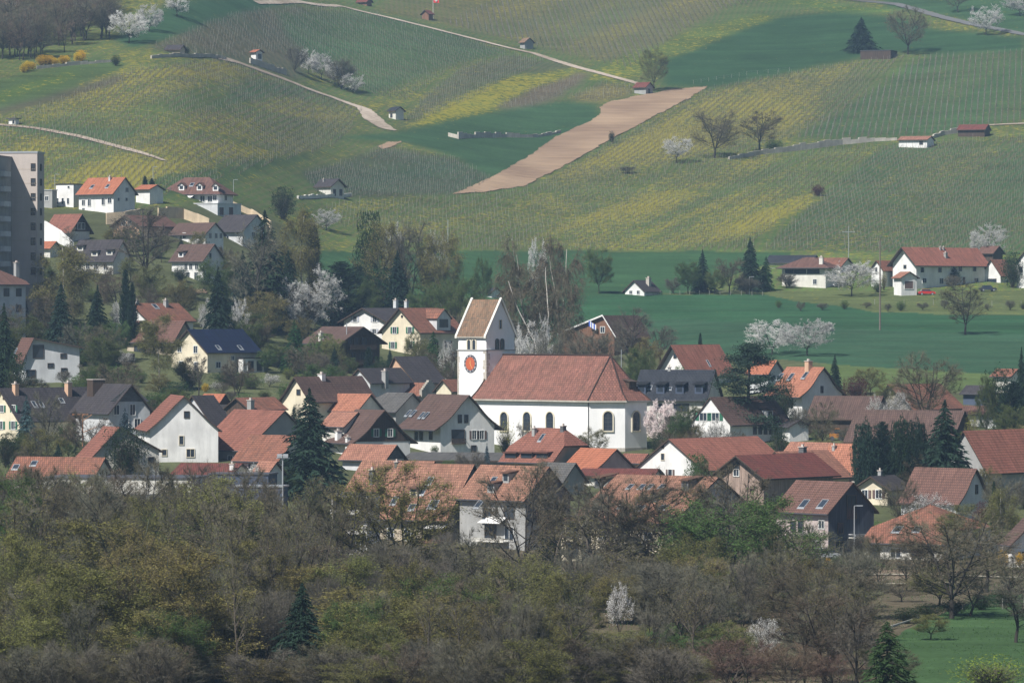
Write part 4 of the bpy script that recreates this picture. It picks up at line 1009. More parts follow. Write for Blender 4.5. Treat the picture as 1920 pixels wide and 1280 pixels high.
def leaves(P, size, rnd, flat=0.0, aspect=.7):
    n = len(P); a = rnd.normal(0, 1, (n, 3)); a[:, 2] *= (1 - flat); a = unit(a); b_ = rnd.normal(0, 1, (n, 3)); b_[:, 2] *= (1 - flat); b_ = unit(np.cross(a, np.cross(a, b_)))
    s = size * rnd.uniform(.6, 1.4, n)[:, None]
    V = np.stack([P - a * s * .5, P + b_ * s * aspect * .5, P + a * s * .5], 1).reshape(-1, 3)
    return V, np.arange(3 * n).reshape(n, 3)
def normalise(Vs):
    A = np.concatenate(Vs); z0 = 0; zz = np.percentile(A[:, 2], 99.7)
    cx = (np.percentile(A[:, 0], 1) + np.percentile(A[:, 0], 99)) / 2; cy = (np.percentile(A[:, 1], 1) + np.percentile(A[:, 1], 99)) / 2
    wx = np.percentile(A[:, 0], 99.2) - np.percentile(A[:, 0], .8); wy = np.percentile(A[:, 1], 99.2) - np.percentile(A[:, 1], .8)
    out = []
    for V in Vs:
        V = V.copy(); h = np.clip(V[:, 2] / zz, 0, 1) ** .7
        V[:, 0] = (V[:, 0] - cx * h) / wx; V[:, 1] = (V[:, 1] - cy * h) / wy; V[:, 2] = V[:, 2] / zz; out.append(V)
    return out
PROTO = {}
def store(name, tv, tf, cv, cf, tm, cms, cmi):
    tv, cv = normalise([tv, cv]) if tv is not None else (None, normalise([cv])[0])
    t = npmesh(name + '_trunk', tv, tf, [tm]) if tv is not None else None
    c = npmesh(name + '_crown', cv, cf, cms, cmi); PROTO.setdefault(name, []).append((t, c))
def cat(parts):
    V = []; Fc = []; M = []; off = 0
    for v, f, m in parts:
        if len(v) == 0: continue
        V.append(v); Fc.append(f + off); M.append(np.full(len(f), m)); off += len(v)
    return np.concatenate(V), np.concatenate(Fc), np.concatenate(M)
def shaped(rnd, asp=.75, stems=3, fork=.25, limbs=9, subs=7, low=.16, rise=.55, wob=.10, droop=0., czf=.58, r0=.017, flatl=0.):
    """stems, limbs and branches that fill an egg-shaped crown; height 1, width asp"""
    segs = []; nodes = []; cz = czf; hz_ = 1.0 - cz; R_ = asp / 2
    lob = rnd.uniform(.72, 1.12, 12)
    def env(p, d):
        """distance from p along d to the uneven crown surface"""
        lo, hi = 0.0, 1.2
        for _ in range(12):
            m = (lo + hi) / 2; q = p + d * m; zz = (q[2] - cz); vz = zz / (hz_ if zz > 0 else (cz - low * .6)); a = math.atan2(q[1], q[0]) / 6.2832 * 12
            i = int(math.floor(a)) % 12; f = a - math.floor(a); rr = R_ * (lob[i] * (1 - f) + lob[(i + 1) % 12] * f)
            if vz * vz + (q[0] ** 2 + q[1] ** 2) / rr ** 2 < 1: lo = m
            else: hi = m
        return lo
    def run(p, d, L, r, r1, lv, n, up, w=wob):
        pts = [p]; dirs = [d]
        for k in range(n):
            d = unit(d + rnd.normal(0, w, 3) + np.array([0, 0, up / n])); q = p + d * L / n
            segs.append((p, q, r + (r1 - r) * k / n, r + (r1 - r) * (k + 1) / n, lv)); p = q; pts.append(p); dirs.append(d)
        return pts, dirs
    base, bd_ = run(np.zeros(3), np.array([0, 0, 1.]), fork, r0, r0 * .82, 0, 3, 0, .04)
    St = []
    for s_ in range(stems):
        a = 6.283 * s_ / stems + rnd.normal(0, .3); sp = rnd.uniform(.12, .42) * (asp / .75) if stems > 1 else .02
        d = unit(np.array([math.cos(a) * sp, math.sin(a) * sp, 1.])); L = max(.2, env(base[-1], d) * rnd.uniform(.9, 1.0)); St.append(run(base[-1], d, L, r0 * .66 / stems ** .25, .003, 1, 8, .15, .07))
    for pts, dirs in St:
        for k in range(limbs):
            t = .02 + .93 * (k + rnd.rand() * .7) / limbs; x = t * 8; i = min(7, int(x)); p = pts[i] + (pts[i + 1] - pts[i]) * (x - i); a = rnd.rand() * 6.283
            # prefer outward
            o = p * np.array([1, 1, 0]); o = o / (np.linalg.norm(o) + 1e-6); h_ = unit(np.array([math.cos(a), math.sin(a), 0]) + o * (.6 if stems > 1 else 0)); d = unit(h_ + np.array([0, 0, rise * rnd.uniform(.3, 1.4) - flatl]))
            L = env(p, d) * rnd.uniform(.75, 1.08)
            if L < .03: L = .04
            lp, ld_ = run(p, d, L, .0068 * (1 - .6 * t), .002, 2, 5, .25 - droop * .5)
            nodes.append((lp[-1], ld_[-1], 3)); nodes.append((lp[-2], ld_[-2], 3)); ns = max(2, int(subs * min(1.3, L / .28)))
            for m in range(ns):
                tt = .22 + .76 * (m + rnd.rand() * .6) / ns; y = tt * 5; j = min(4, int(y)); pp = lp[j] + (lp[j + 1] - lp[j]) * (y - j); dd = unit(ld_[j] + rnd.normal(0, .65, 3) * np.array([1, 1, .6 if not flatl else .2]) + np.array([0, 0, .18 - droop]))
                LL = min(L * .5 + .03, env(pp, dd) + .03) * rnd.uniform(.6, 1.1); LL = max(.03, LL); bp, bd2 = run(pp, dd, LL, .003, .0012, 3, 3, .12 - droop, .16)
                for z in (1, 2, 3): nodes.append((bp[z], bd2[z], 4))
    return segs, nodes
def broadleaf(name, seed, ntw=10, twl=(.03, .08), tww=.0024, leafn=0, leafs=.012, flat=0., tm=None, cms=None, droop=0., tl=2, lflat=0., jit=.02, sub=1, **kw):
    rnd = np.random.RandomState(seed)
    segs, nodes = shaped(rnd, droop=droop * .25, **kw)
    tv, tf = tubes(segs, tl)
    S_ = [s for s in segs if s[4] > tl]; parts = []
    if S_:
        P = np.array([s[0] for s in S_]); Q = np.array([s[1] for s in S_]); L = np.linalg.norm(Q - P, axis=1)
        v, f, _ = ribbons(P, Q - P, L * 1.3, np.full(len(P), tww * 1.8), rnd); parts.append((v, f, 0))
    N_ = nodes
    P = np.repeat(np.array([n[0] for n in N_]), ntw, 0); D = np.repeat(np.array([n[1] for n in N_]), ntw, 0)
    D = unit(D + rnd.normal(0, .5, D.shape) + np.array([0, 0, .12 - droop])); L = rnd.uniform(twl[0], twl[1], len(P))
    v, f, T = ribbons(P, D, L, np.full(len(P), tww), rnd); parts.append((v, f, 0))
    if sub:
        k = rnd.rand(len(P), sub); P2 = (P[:, None] + D[:, None] * (L[:, None] * k)[..., None]).reshape(-1, 3)
        D2 = unit(np.repeat(D, sub, 0) + rnd.normal(0, .6, (len(P2), 3)) - np.array([0, 0, droop])); L2 = rnd.uniform(.3, .8, len(P2)) * twl[1] * .7
        v, f, T2 = ribbons(P2, D2, L2, np.full(len(P2), tww * .7), rnd); parts.append((v, f, 0))
    if leafn:
        k = rnd.rand(len(P), leafn); P3 = (P[:, None] + D[:, None] * (L[:, None] * k)[..., None]).reshape(-1, 3) + rnd.normal(0, jit, (len(P) * leafn, 3)) * np.array([1, 1, 1 - flat])
        v, f = leaves(P3, leafs, rnd, lflat); parts.append((v, f, 1))
    cv, cf, cm = cat(parts)
    store(name, tv, tf, cv, cf, tm or BARK, cms, cm)
def conifer(name, seed, mat, nw=46, nb=11, power=.85, droop=.22, dens=11, tri=.36, low=.04, fluff=.5):
    rnd = np.random.RandomState(seed); Ps = []; Ds = []; Ls = []; Ws = []
    for i in range(nw):
        z = low + (1 - low) * (i + rnd.rand() * .6) / nw; Rm = (1 - z) ** power * .5
        for b_ in range(nb):
            a = rnd.rand() * 6.283; Rr = max(.012, Rm * (rnd.uniform(.78, 1.08) if rnd.rand() < .75 else rnd.uniform(.4, 1.3))); d = np.array([math.cos(a), math.sin(a), 0])
            for k in range(dens):
                t = (k + rnd.rand()) / dens; p = d * Rr * t + np.array([0, 0, z + .02 * (1 - t) - droop * Rr * t * t * .6])
                sd_ = np.cross(d, [0, 0, 1.]) * rnd.choice([-1, 1]); dd = d * .6 + sd_ * rnd.uniform(.1, 1) + np.array([0, 0, -fluff * rnd.rand()])
                Ps.append(p); Ds.append(dd); Ls.append(max(.012, Rr * tri * rnd.uniform(.5, 1.1))); Ws.append(max(.010, .036 * (1 - z * .6)))
    v, f, _ = ribbons(np.array(Ps), np.array(Ds), np.array(Ls), np.array(Ws), rnd)
    # top leader
    k = 24; zt = rnd.uniform(.9, 1.0, k); P = np.stack([rnd.normal(0, .004, k), rnd.normal(0, .004, k), zt], 1); v2, f2, _ = ribbons(P, np.stack([rnd.normal(0, .5, k), rnd.normal(0, .5, k), np.full(k, .6)], 1), np.full(k, .03), np.full(k, .008), rnd)
    cv, cf, cm = cat([(v, f, 0), (v2, f2, 0)])
    tv, tf = tubes([(np.array([0, 0, 0.]), np.array([0, 0, .5]), .03, .018, 0), (np.array([0, 0, .5]), np.array([0, 0, .97]), .018, .003, 0)], 0)
    store(name, tv, tf, cv, cf, BARKD, [mat], cm)
def pine(name, seed, mat):
    rnd = np.random.RandomState(seed); segs = []; Ps = []
    top = np.array([0.03, 0, .93]); segs.append((np.zeros(3), top * .5 + rnd.normal(0, .01, 3), .03, .022, 0)); segs.append((segs[0][1], top, .022, .008, 0))
    for i in range(34):
        z = rnd.uniform(.15, .97); a = rnd.rand() * 6.283; Rr = .5 * (1 - (abs(z - .45) / .62) ** 1.8) * rnd.uniform(.45, 1.05); p0 = np.array([0, 0, z * .95]); p1 = np.array([math.cos(a) * Rr, math.sin(a) * Rr, z + .05 * rnd.rand()])
        segs.append((p0, p1, .01, .004, 1)); n = 340; c = rnd.normal(0, 1, (n, 3)) * np.array([.075, .075, .020]); Ps.append(p1 + c); Ps.append(p0 * .4 + p1 * .6 + c[:170] * .9)
    P = np.concatenate(Ps); D = rnd.normal(0, 1, P.shape); D[:, 2] = abs(D[:, 2]) * .5
    v, f, _ = ribbons(P, D, rnd.uniform(.015, .04, len(P)), np.full(len(P), .012), rnd)
    tv, tf = tubes(segs, 1); store(name, tv, tf, v, f, BARKD, [mat], np.zeros(len(f)))
def shrub(name, seed, mats, n=3500, leaf=.05, mix=.15, twigs=500, tall=.8, colm=False, tm=None):
    rnd = np.random.RandomState(seed); P = rnd.normal(0, 1, (n, 3)); P = unit(P) * (rnd.rand(n, 1) ** (.35)) * .5
    if colm: P[:, :2] *= np.clip(1.25 - (P[:, 2:3] + .5) * .9, .1, 1)
    lump = np.sin(P[:, 0] * 13 + seed) * np.sin(P[:, 1] * 11 + 2) * np.sin(P[:, 2] * 12 + 1); P *= (1 + .42 * lump)[:, None]; P[:, 2] = P[:, 2] * .92 + .5
    v, f = leaves(P, leaf, rnd); parts = [(v, f, (0))]
    cms = [mats[0], mats[-1]]
    cv = [(v, f, 0)]
    k = twigs; d = unit(rnd.normal(0, 1, (k, 3)) * np.array([.5, .5, 0]) + np.array([0, 0, .8])); v2, f2, _ = ribbons(np.stack([rnd.normal(0, .05, k), rnd.normal(0, .05, k), rnd.uniform(0, .3, k)], 1), d, rnd.uniform(.4, .75, k), np.full(k, .012), rnd); cv.append((v2, f2, 1))
    cvv, cf, cm = cat(cv)
    sg = []
    for i in range(5):
        a = rnd.rand() * 6.28; sg.append((np.zeros(3), np.array([math.cos(a) * .18, math.sin(a) * .18, .6]), .03, .012, 0))
    tv, tf = tubes(sg, 0); store(name, tv, tf, cvv, cf, tm or BARK, cms, cm)
for s in (1, 2, 3, 4):
    broadleaf('bare', s, stems=3 + s % 2, fork=.16, low=.10, cms=[TW_BROWN, CATK], leafn=1, leafs=.009, tm=BARKD, asp=.8)
for s in (5, 6, 28):
    broadleaf('tallbare', s, stems=2, fork=.2, low=.16, asp=.5, limbs=12, subs=6, rise=1.0, cms=[TW_GREY], tm=BARKD, r0=.016)
for s in (31, 32, 33):
    broadleaf('stems', s, stems=1, fork=.3, low=.22, asp=.38, limbs=20, subs=4, rise=1.3, ntw=8, cms=[TW_GREY, LF_OLIVE], leafn=1, leafs=.010, tm=BARK, r0=.013, twl=(.025, .06))
for s in (7, 8):
    broadleaf('redbrush', s, stems=7, fork=.03, low=.0, asp=1.0, limbs=6, subs=5, rise=1.2, czf=.45, cms=[TW_RED], twl=(.05, .13), tm=BARK, r0=.012)
for s in (9, 10):
    broadleaf('brush', s, stems=9, fork=.02, low=.0, asp=.8, limbs=6, subs=4, rise=1.9, czf=.45, cms=[TW_GREY], twl=(.05, .13), tm=BARK, r0=.012)
for s in (11, 12, 13):
    broadleaf('budding', s, stems=4, fork=.18, low=.08, asp=.8, ntw=8, cms=[TW_BROWN, LF_OLIVE], leafn=3, leafs=.015, tm=IVYB, flat=.5, lflat=.4)
for s in (14, 15):
    broadleaf('greening', s, stems=4, fork=.14, low=.02, asp=.9, ntw=7, cms=[TW_BROWN, LF_GREEN], leafn=6, leafs=.016, tm=IVYB, flat=.5, lflat=.4)
for s in (16, 17):
    broadleaf('layered', s, stems=4, fork=.1, low=.0, asp=1.0, rise=.25, flatl=.05, ntw=7, cms=[TW_BROWN, LF_OLIVE], leafn=4, leafs=.018, tm=IVYB, flat=.85, lflat=.7, jit=.03, czf=.5)
for s in (18, 19, 20):
    broadleaf('blossom', s, stems=4, fork=.16, low=.08, asp=1.05, rise=.22, ntw=8, cms=[TW_BROWN, BL_WHITE], leafn=5, leafs=.0135, tm=BARKD, jit=.006, sub=0, czf=.52)
broadleaf('pinkblossom', 21, stems=5, fork=.08, low=.02, asp=.9, ntw=6, cms=[TW_BROWN, BL_PINK], leafn=6, leafs=.02, tm=BARKD, jit=.01, sub=0, czf=.5)
for s in (22, 23):
    broadleaf('birch', s, stems=2, fork=.22, low=.12, asp=.5, limbs=13, subs=6, rise=1.0, cms=[TW_BROWN, CATK], leafn=2, leafs=.010, tm=BIRCHB, droop=1.3, twl=(.05, .12), tl=1, r0=.013)
for s in (24, 25):
    broadleaf('greenbirch', s, stems=1, fork=.2, low=.10, asp=.55, limbs=24, subs=6, rise=.9, cms=[TW_BROWN, LF_OLIVE], leafn=5, leafs=.014, tm=BIRCHB, droop=1.1, twl=(.05, .12), tl=1, r0=.014)
for s in (26, 27):
    broadleaf('whitebush', s, stems=7, fork=.03, low=.0, asp=1.0, limbs=5, subs=5, rise=1.0, czf=.45, ntw=6, cms=[TW_GREY, BL_WHITE], leafn=2, leafs=.022, tm=BARK, sub=1, jit=.01, twl=(.05, .13), r0=.012)
for s in (1, 2, 3): conifer('spruce', s, ND_DARK)
for s in (4,): conifer('bluespruce', s, ND_BLUE, nw=34, power=.75, tri=.4)
for s in (5, 6): conifer('darkcypress', s, ND_DARK, nw=46, nb=10, power=.45, droop=-.5, tri=.5, fluff=-.6)
for s in (7, 8): conifer('greenfir', s, ND_GREEN, nw=36, nb=9, power=.7, tri=.42)
pine('pine', 3, ND_PINE)
for s in (1, 2): shrub('greenbush', s, [LF_GREEN, TW_BROWN])
for s in (3,): shrub('darkbush', s, [LF_DARK, TW_BROWN])
shrub('forsythia', 4, [FORS, TW_BROWN]); shrub('maroonbush', 5, [MAROON, TW_RED]); shrub('yellowbush', 6, [LF_YEL, TW_BROWN], n=1800, leaf=.04)
shrub('ivycolumn', 7, [LF_DARK, LF_DARK], n=5000, leaf=.05, twigs=50); shrub('greycone', 8, [TW_GREY, TW_BROWN], n=1200, leaf=.05, twigs=1200)
shrub('yewhedge', 9, [ND_DARK, ND_DARK], n=9000, leaf=.06, twigs=100)
print('crown faces', sum(len(c.polygons) for k in PROTO.values() for t, c in k))
CNT = {}
NAMES = {'bare': ('bare_tree', 'tree'), 'tallbare': ('bare_tree', 'tree'), 'redbrush': ('bare_bush', 'bush'), 'stems': ('bare_tree', 'tree'), 'brush': ('bare_bush', 'bush'), 'budding': ('budding_tree', 'tree'),
 'greening': ('leafing_tree', 'tree'), 'layered': ('leafing_tree', 'tree'), 'blossom': ('blossom_tree', 'blossoming tree'), 'pinkblossom': ('magnolia_tree', 'blossoming tree'), 'birch': ('birch_tree', 'tree'),
 'greenbirch': ('birch_tree', 'tree'), 'whitebush': ('blossom_bush', 'blossoming bush'), 'spruce': ('spruce_tree', 'conifer'), 'bluespruce': ('blue_spruce', 'conifer'), 'darkcypress': ('cypress_tree', 'conifer'),
 'greenfir': ('fir_tree', 'conifer'), 'pine': ('pine_tree', 'conifer'), 'greenbush': ('green_bush', 'bush'), 'darkbush': ('dark_bush', 'bush'), 'forsythia': ('forsythia_bush', 'bush'), 'maroonbush': ('maroon_bush', 'bush'),
 'yellowbush': ('yellow_green_bush', 'bush'), 'ivycolumn': ('ivy_clad_tree', 'tree'), 'greycone': ('bare_bush', 'bush'), 'yewhedge': ('yew_tree', 'conifer')}
def tree(kind, px, yb, yt, wpx, label, D=None, group=None, rot=None):
    """kind, photo column, base row, top row, crown width in photo pixels"""
    if D is None: D = ground_D(px, yb)
    P = gat(px, D); h = float(zrow(yt, D)) - P.z; wd = wpx * D / F
    i = CNT.get(kind, 0); CNT[kind] = i + 1; t, c = PROTO[kind][i % len(PROTO[kind])]
    nm, ct = NAMES[kind]; o = thing(nm, label, ct, P, group)
    rz = (i * 2.399 + len(kind)) % 6.283 if rot is None else rot
    o.rotation_euler = (0, 0, rz); o.scale = (wd, wd, max(h, .5))
    for me_, n_ in ((t, 'trunk'), (c, 'crown')):
        q = bpy.data.objects.new(n_, me_); COL.objects.link(q); q.parent = o
    return o
def posttube(name, label, ctg, px, yb, yt, r0, r1, mat, D=None, group=None, lamp=None, arms=()):
    if D is None: D = ground_D(px, yb)
    P = gat(px, D); h = float(zrow(yt, D)) - P.z; m = MB(); m.tube(P - Z3 * .3, P + Z3 * h, r0, r1, 8)
    if not lamp and not arms:
        m2 = m.build(name, mat); o = tag(m2, label, ctg, group); return o
    root = thing(name, label, ctg, P, group); m.build('pole', mat, root)
    if lamp == 'street':
        l = MB(); q = P + Z3 * h; X = Vector((1, 0, 0)); l.tube(q, q + X * .55 + Z3 * .05, .05, .04, 6); l.slab(q + Vector((.35, -.16, -.03)), X * .75, Vector((0, .32, 0)), Z3 * .12); l.build('lamp_head', METAL, root)
    if lamp == 'flood':
        l = MB(); q = P + Z3 * h; l.slab(q + Vector((-.9, -.05, -.1)), Vector((1.8, 0, 0)), Vector((0, .1, 0)), Z3 * .1)
        for s in (-.75, .05): l.slab(q + Vector((s, -.3, 0)), Vector((.7, 0, 0)), Vector((0, .25, .12)), Z3 * .4)
        l.build('floodlights', METAL, root)
    for (dz, ln) in arms:
        l = MB(); q = P + Z3 * (h - dz); l.slab(q + Vector((-ln / 2, -.05, -.05)), Vector((ln, 0, 0)), Vector((0, .1, 0)), Z3 * .1)
        for s in (-.45, -.2, .2, .45): l.tube(q + Vector((ln * s, 0, .05)), q + Vector((ln * s, 0, .3)), .05, .04, 6)
        l.build('crossarm', mat, root)
    return root
# ------------------------------------------------------------------ the village, back to front
hs = house
# upper left terrace
boxhouse('white cubic house with a flat roof beside the tall apartment block', 105, 138, 166, 346, 390, 35, wins=[(108, 377, .6, 1.4), (118, 377, .6, 1.4), (128, 377, .6, 1.4), (129, 351, .6, .5)], topm=ROOFS['dark'])
boxhouse('low grey annex between the apartment block and the white cubic house', 78, 98, 107, 357, 392, 30, wall='grey', wins=[(88, 372, 1, 1)], topm=METAL)
hs('house with a bright orange roof and a grey shaded gable on the left terrace', 148, 213, 253, 364, 332, 402, 40, 'R', 'white', 'bright', oe=.8,
   wins=[(157, 380, 1, 1.3), (168, 380, 1, 1.6), (194, 378, 1, 1.6), (206, 376, 1.2, 1.2), (157, 394, .8, 1), (238, 356, 1, 1), (222, 374, .7, .7), (237, 374, .7, .7)], sky=[(173, 350, .9, 1), (202, 349, .9, 1)], chim=[(206, 338, .5, .8, 'pale')])
hs('white garage with a flat red roof left of the hipped villa', 255, 281, 306, 355, 346, 384, 35, 'R', 'white', 'bright', ov=.4, name='garage', cat='garage')
V_ = hs('white villa with a hipped red roof and three small dormers on the upper terrace', 303, 409, 437, 364, 332, 394, 22, 'R', 'white', 'redbrown', hn=0, hf=0, oe=1.0, ov=1.0,
   wins=[(311, 374, .8, 1.6), (318, 375, 1, 1.8), (330, 375, .8, 1.6), (350, 376, 4, 2.2, 'no'), (380, 373, 1.2, 1.4), (394, 373, 1.2, 1.4), (403, 371, 1, 1.2), (423, 371, 1.4, 1.2)],
   dorm=[(340, 357, 1.5, 1.3, 'gable'), (374, 357, 1.5, 1.3, 'gable'), (404, 358, 1.5, 1.3, 'gable')], sky=[(360, 346, .9, 1.1)])
hs_aw = MB(); C_, t_, n_ = V_.onface(347, 366); hs_aw.slab(C_ - t_ * 3.6, t_ * 6.4, n_ * 2.4 - Z3 * .7, Z3 * .08); hs_aw.build('awning', WALLS['white'], V_.root)
boxhouse('pale garage terrace in front of the hipped villa', 362, 408, 452, 382, 404, 30, 'pale', wins=[(415, 396, 2.0, 1.9, 'd'), (433, 396, 2.0, 1.9, 'd')], name='garage', cat='garage', topm=WALLS['pale'])
hs('red roofed house with a dark timber gable right of the apartment block', 88, 131, 168, 437, 401, 454, 42, 'R', 'offwhite', 'red', clad='timber', ov=.9, wins=[(148, 424, 1, 1.4, 'o'), (155, 424, 1, 1.4, 'o')])
hs('brown roofed house with a peach lattice gable half hidden by a bare tree', 213, 262, 330, 424, 403, 448, 32, 'L', 'peach', 'redbrown', ov=.9, wins=[(232, 418, 1, 1), (243, 418, 1, 1)])
hs('large dark roofed house below the sandstone terrace wall', 400, 455, 505, 434, 402, 462, 38, 'R', 'pale', 'dark', oe=.8, wins=[(475, 440, 1.2, 1.2), (490, 440, 1.2, 1.2), (425, 447, 1.5, 1.2)])
hs('white house with a brown roof and a blue shaded gable, upper of the pair', 320, 385, 419, 440, 417, 470, 42, 'R', 'white', 'brown', wins=[(346, 442, .9, 1.2), (364, 445, .9, 1.8), (394, 442, .8, 1.1), (405, 442, .8, 1.1), (414, 442, .8, 1.1)])
hs('dark slate roofed white house, lower of the pair', 322, 381, 419, 490, 457, 530, 40, 'R', 'white', 'brown', wins=[(349, 500, .9, 1.2), (358, 500, .9, 1.2), (369, 500, .9, 1.2), (353, 518, 1, 1.8), (368, 518, 1, 1.8), (394, 480, .7, 1.2)], dorm=[(339, 482, 1.5, 1.1)], )
hs('long dark roofed terrace with three small dormers behind the willow', 135, 212, 245, 490, 449, 515, 28, 'R', 'offwhite', 'dark', dorm=[(150, 470, 1.6, 1.0), (177, 480, 1.6, 1.0), (205, 478, 1.6, 1.0)], wins=[(150, 498, .9, 1.2), (165, 499, .9, 1.2), (180, 500, .9, 1.2), (198, 500, .9, 1.2)])
hs('small red roofed shed at the foot of the apartment block', 62, 94, 112, 466, 452, 484, 32, 'R', 'offwhite', 'bright', name='shed', cat='shed')
hs('grey walled house with a brown hipped roof at the left edge under the apartment block', -110, -45, 48, 533, 497, 590, 48, 'L', 'pale', 'redbrown', hf=.2, oe=.8, D=980, wins=[(12, 548, 1.1, 1.4, 'n'), (35, 548, 1.1, 1.4, 'n'), (35, 578, 1, 1.2, 'n'), (-10, 548, 1, 1.4, 'n')], chim=[(31, 508, .8, 1.6)])
# tall apartment block
def block():
    P = gat(70, 1010); root = thing('apartment_block', 'tall concrete apartment block at the left edge with a dark balcony wing', 'apartment block', P)
    ph = R(9); a = Vector((-math.cos(ph), math.sin(ph), 0)); b = Vector((math.sin(ph), math.cos(ph), 0))
    zt = float(zrow(287, P.y)); WL = tsolve(P, a, 22); WR = tsolve(P, b, 83); zb = P.z - 5
    m = MB(); m.slab(Vector((P.x, P.y, zb)), a * (WL + 12), b * WR, Z3 * (zt - zb)); m.build('main_tower', WALLS['conc'], root)
    p = MB(); q = Vector((P.x, P.y, zt)) - (a + b) * .1; p.slab(q, a * (WL + 12), b * (WR + .2), Z3 * .35); p.build('parapet', METAL, root)
    j = MB()
    for k in range(1, 9): j.slab(Vector((P.x, P.y, zt - 2.85 * k - .4)) - b * .03, a * WL, b * .03, Z3 * .06)
    j.build('floor_joints', WALLS['beige'], root)
    for k in range(8):
        C = P + a * (WL * .16); C = Vector((C.x, C.y, zt - 2.8 - 2.98 * k)); opening(root, C, -a, -b, .75, 1.25, 'n')
        C = P + b * (WR * .5); C = Vector((C.x, C.y, zt - 2.8 - 2.98 * k)); opening(root, C, b, -a, 1.1, 1.2, 'n')
    # balcony wing standing forward on the left
    f = P + a * WL - b * 13.0; f = Vector((f.x, f.y, zb)); z2 = float(zrow(293, f.y))
    w_ = MB(); w_.slab(f, a * 14, b * 16, Z3 * (z2 - zb)); w_.build('balcony_wing', WALLS['grey'], root)
    pr = MB(); pr.slab(Vector((f.x, f.y, z2)) - (a + b) * .1, a * 14.2, b * 16.2, Z3 * .3); pr.build('wing_parapet', DMETAL, root)
    for k in range(8):
        c = f - a * 0; z = z2 - 2.9 - 2.98 * k
        s = MB(); s.slab(Vector((c.x, c.y, z - 1.1)) - a * .9 + b * 4, a * .9, b * 5, Z3 * .18); so_ = s.build('balcony', WALLS['grey'], root)
        r_ = MB(); r_.slab(Vector((c.x, c.y, z - .92)) - a * .9 + b * 4, a * .06, b * 5, Z3 * 1.0); r_.slab(Vector((c.x, c.y, z - .92)) - a * .84 + b * 4, a * .84, b * .06, Z3 * 1.0); r_.build('railing', WALLS['pale'], so_)
    rb_ = MB(); g_ = f + a * 2.5 + b * 3; rb_.slab(Vector((g_.x, g_.y, z2)), a * 6, b * 4, Z3 * 2.9); rb_.build('lift_housing', WALLS['conc'], root)
    an = MB(); q = g_ + a * 1; q = Vector((q.x, q.y, z2 + 2.9)); an.tube(q, q + Z3 * 1.6, .06, .04, 5); an.build('aerial', METAL, root)
block()
# middle left
hs('white gabled house with a patchy red roof above the flagpole garden', 217, 277, 362, 602, 568, 628, 38, 'L', 'white', 'rust', wins=[(238, 597, .9, 1.8), (227, 618, .8, 1), (250, 618, .8, 1)], sky=[(291, 574, 1.2, 1.2)], chim=[(311, 574, .8, 1.2), (256, 569, .7, .6)])
hs('brown roofed house half hidden behind the leafing birch', 238, 325, 363, 642, 601, 668, 32, 'R', 'beige', 'redbrown', dorm=[(271, 622, 1.8, 1.2), (276, 638, 2.2, .9)], wins=[(262, 655, 2.5, 1.8, 'no')])
Hs_ = hs('cream gabled house with a blue black solar roof', 322, 389, 484, 661, 617, 700, 42, 'L', 'cream', 'solar', ov=.7, wins=[(337, 653, 1, 1.3), (367, 655, 1, 1.3), (340, 683, 1, 1.2), (368, 688, .9, 1.9), (409, 684, 1.2, 1.1), (436, 671, .8, .8)], sky=[(409, 651, .8, 1.0), (450, 651, .8, 1.0)])
boxhouse('small glazed porch on the right end of the solar roofed house', 447, 456, 495, 672, 700, 42, 'white', wins=[(470, 686, 1.6, 2, 'o'), (486, 686, 1.6, 2, 'o')], name='porch', cat='porch', topm=ROOFS['dark'])
hs('modern pale grey house with a lopsided brown roof and a large dark window', 26, 45, 149, 682, 633, 718, 72, 'R', 'pale', 'redbrown', rp=.16, ze2=1.9, ov=.8, wins=[(72, 659, 1.9, 2.3, 'no'), (119, 667, 1, .7, 'n'), (95, 685, 1, .7, 'n'), (120, 694, 1, .7, 'n'), (58, 700, 1.6, 1.2, 'n')], sky=[(29, 660, 1, 1.5)])
hs('long dark roofed house with a cream gable at the left edge', -30, 37, 200, 790, 727, 832, 44, 'L', 'cream', 'dark', ov=.8, wins=[(8, 745, .5, .5, 'n'), (26, 766, .8, 1.1, 'g'), (25, 797, .9, 1.3, 'g'), (2, 797, .9, 1.3, 'g'), (4, 766, .8, 1.1, 'g')], chim=[(29, 737, .8, 1.5, 'peach'), (128, 738, .9, 1.8, 'peach')], sky=[(64, 757, .7, 1.1), (77, 757, .7, 1.1), (115, 750, .8, .8)])
hs('dark roofed farm wing with a half timber pale gable beside the long dark roof', 140, 205, 281, 775, 720, 838, 60, 'R', 'pale', 'dark', clad='slate', cladz=753, ov=.9, wins=[(248, 768, .9, 1.7), (218, 768, .9, 1.5), (257, 793, 1, 1.4), (235, 793, 1, 1.4)], chim=[(180, 730, 2.2, 1.6, 'timber')])
B7 = hs('dark tiled roof of the house directly behind the white barn', 330, 396, 430, 797, 741, 842, 36, 'L', 'pale', 'dark', D=822)
hs('large white gabled barn with four small windows and a red roof flank', 258, 281, 409, 806, 742, 864, 79, 'R', 'white', 'red', kick=.03, ov=.5, D=800, wins=[(350, 777, .7, .9, 'n'), (340, 825, .65, 1.3, 's'), (308, 848, .7, .9, 's'), (357, 849, 1.2, 1.2, 's')], name='barn', cat='barn')
hs('small house with a bright red roof and a dark gable behind the barn', 375, 408, 430, 762, 738, 792, 42, 'R', 'offwhite', 'bright', clad='timber')
hs('dark timber gabled house with an orange brown roof behind the big red roof', 424, 466, 532, 768, 745, 800, 38, 'L', 'timber', 'rust', chim=[(470, 768, .9, 1.6)])
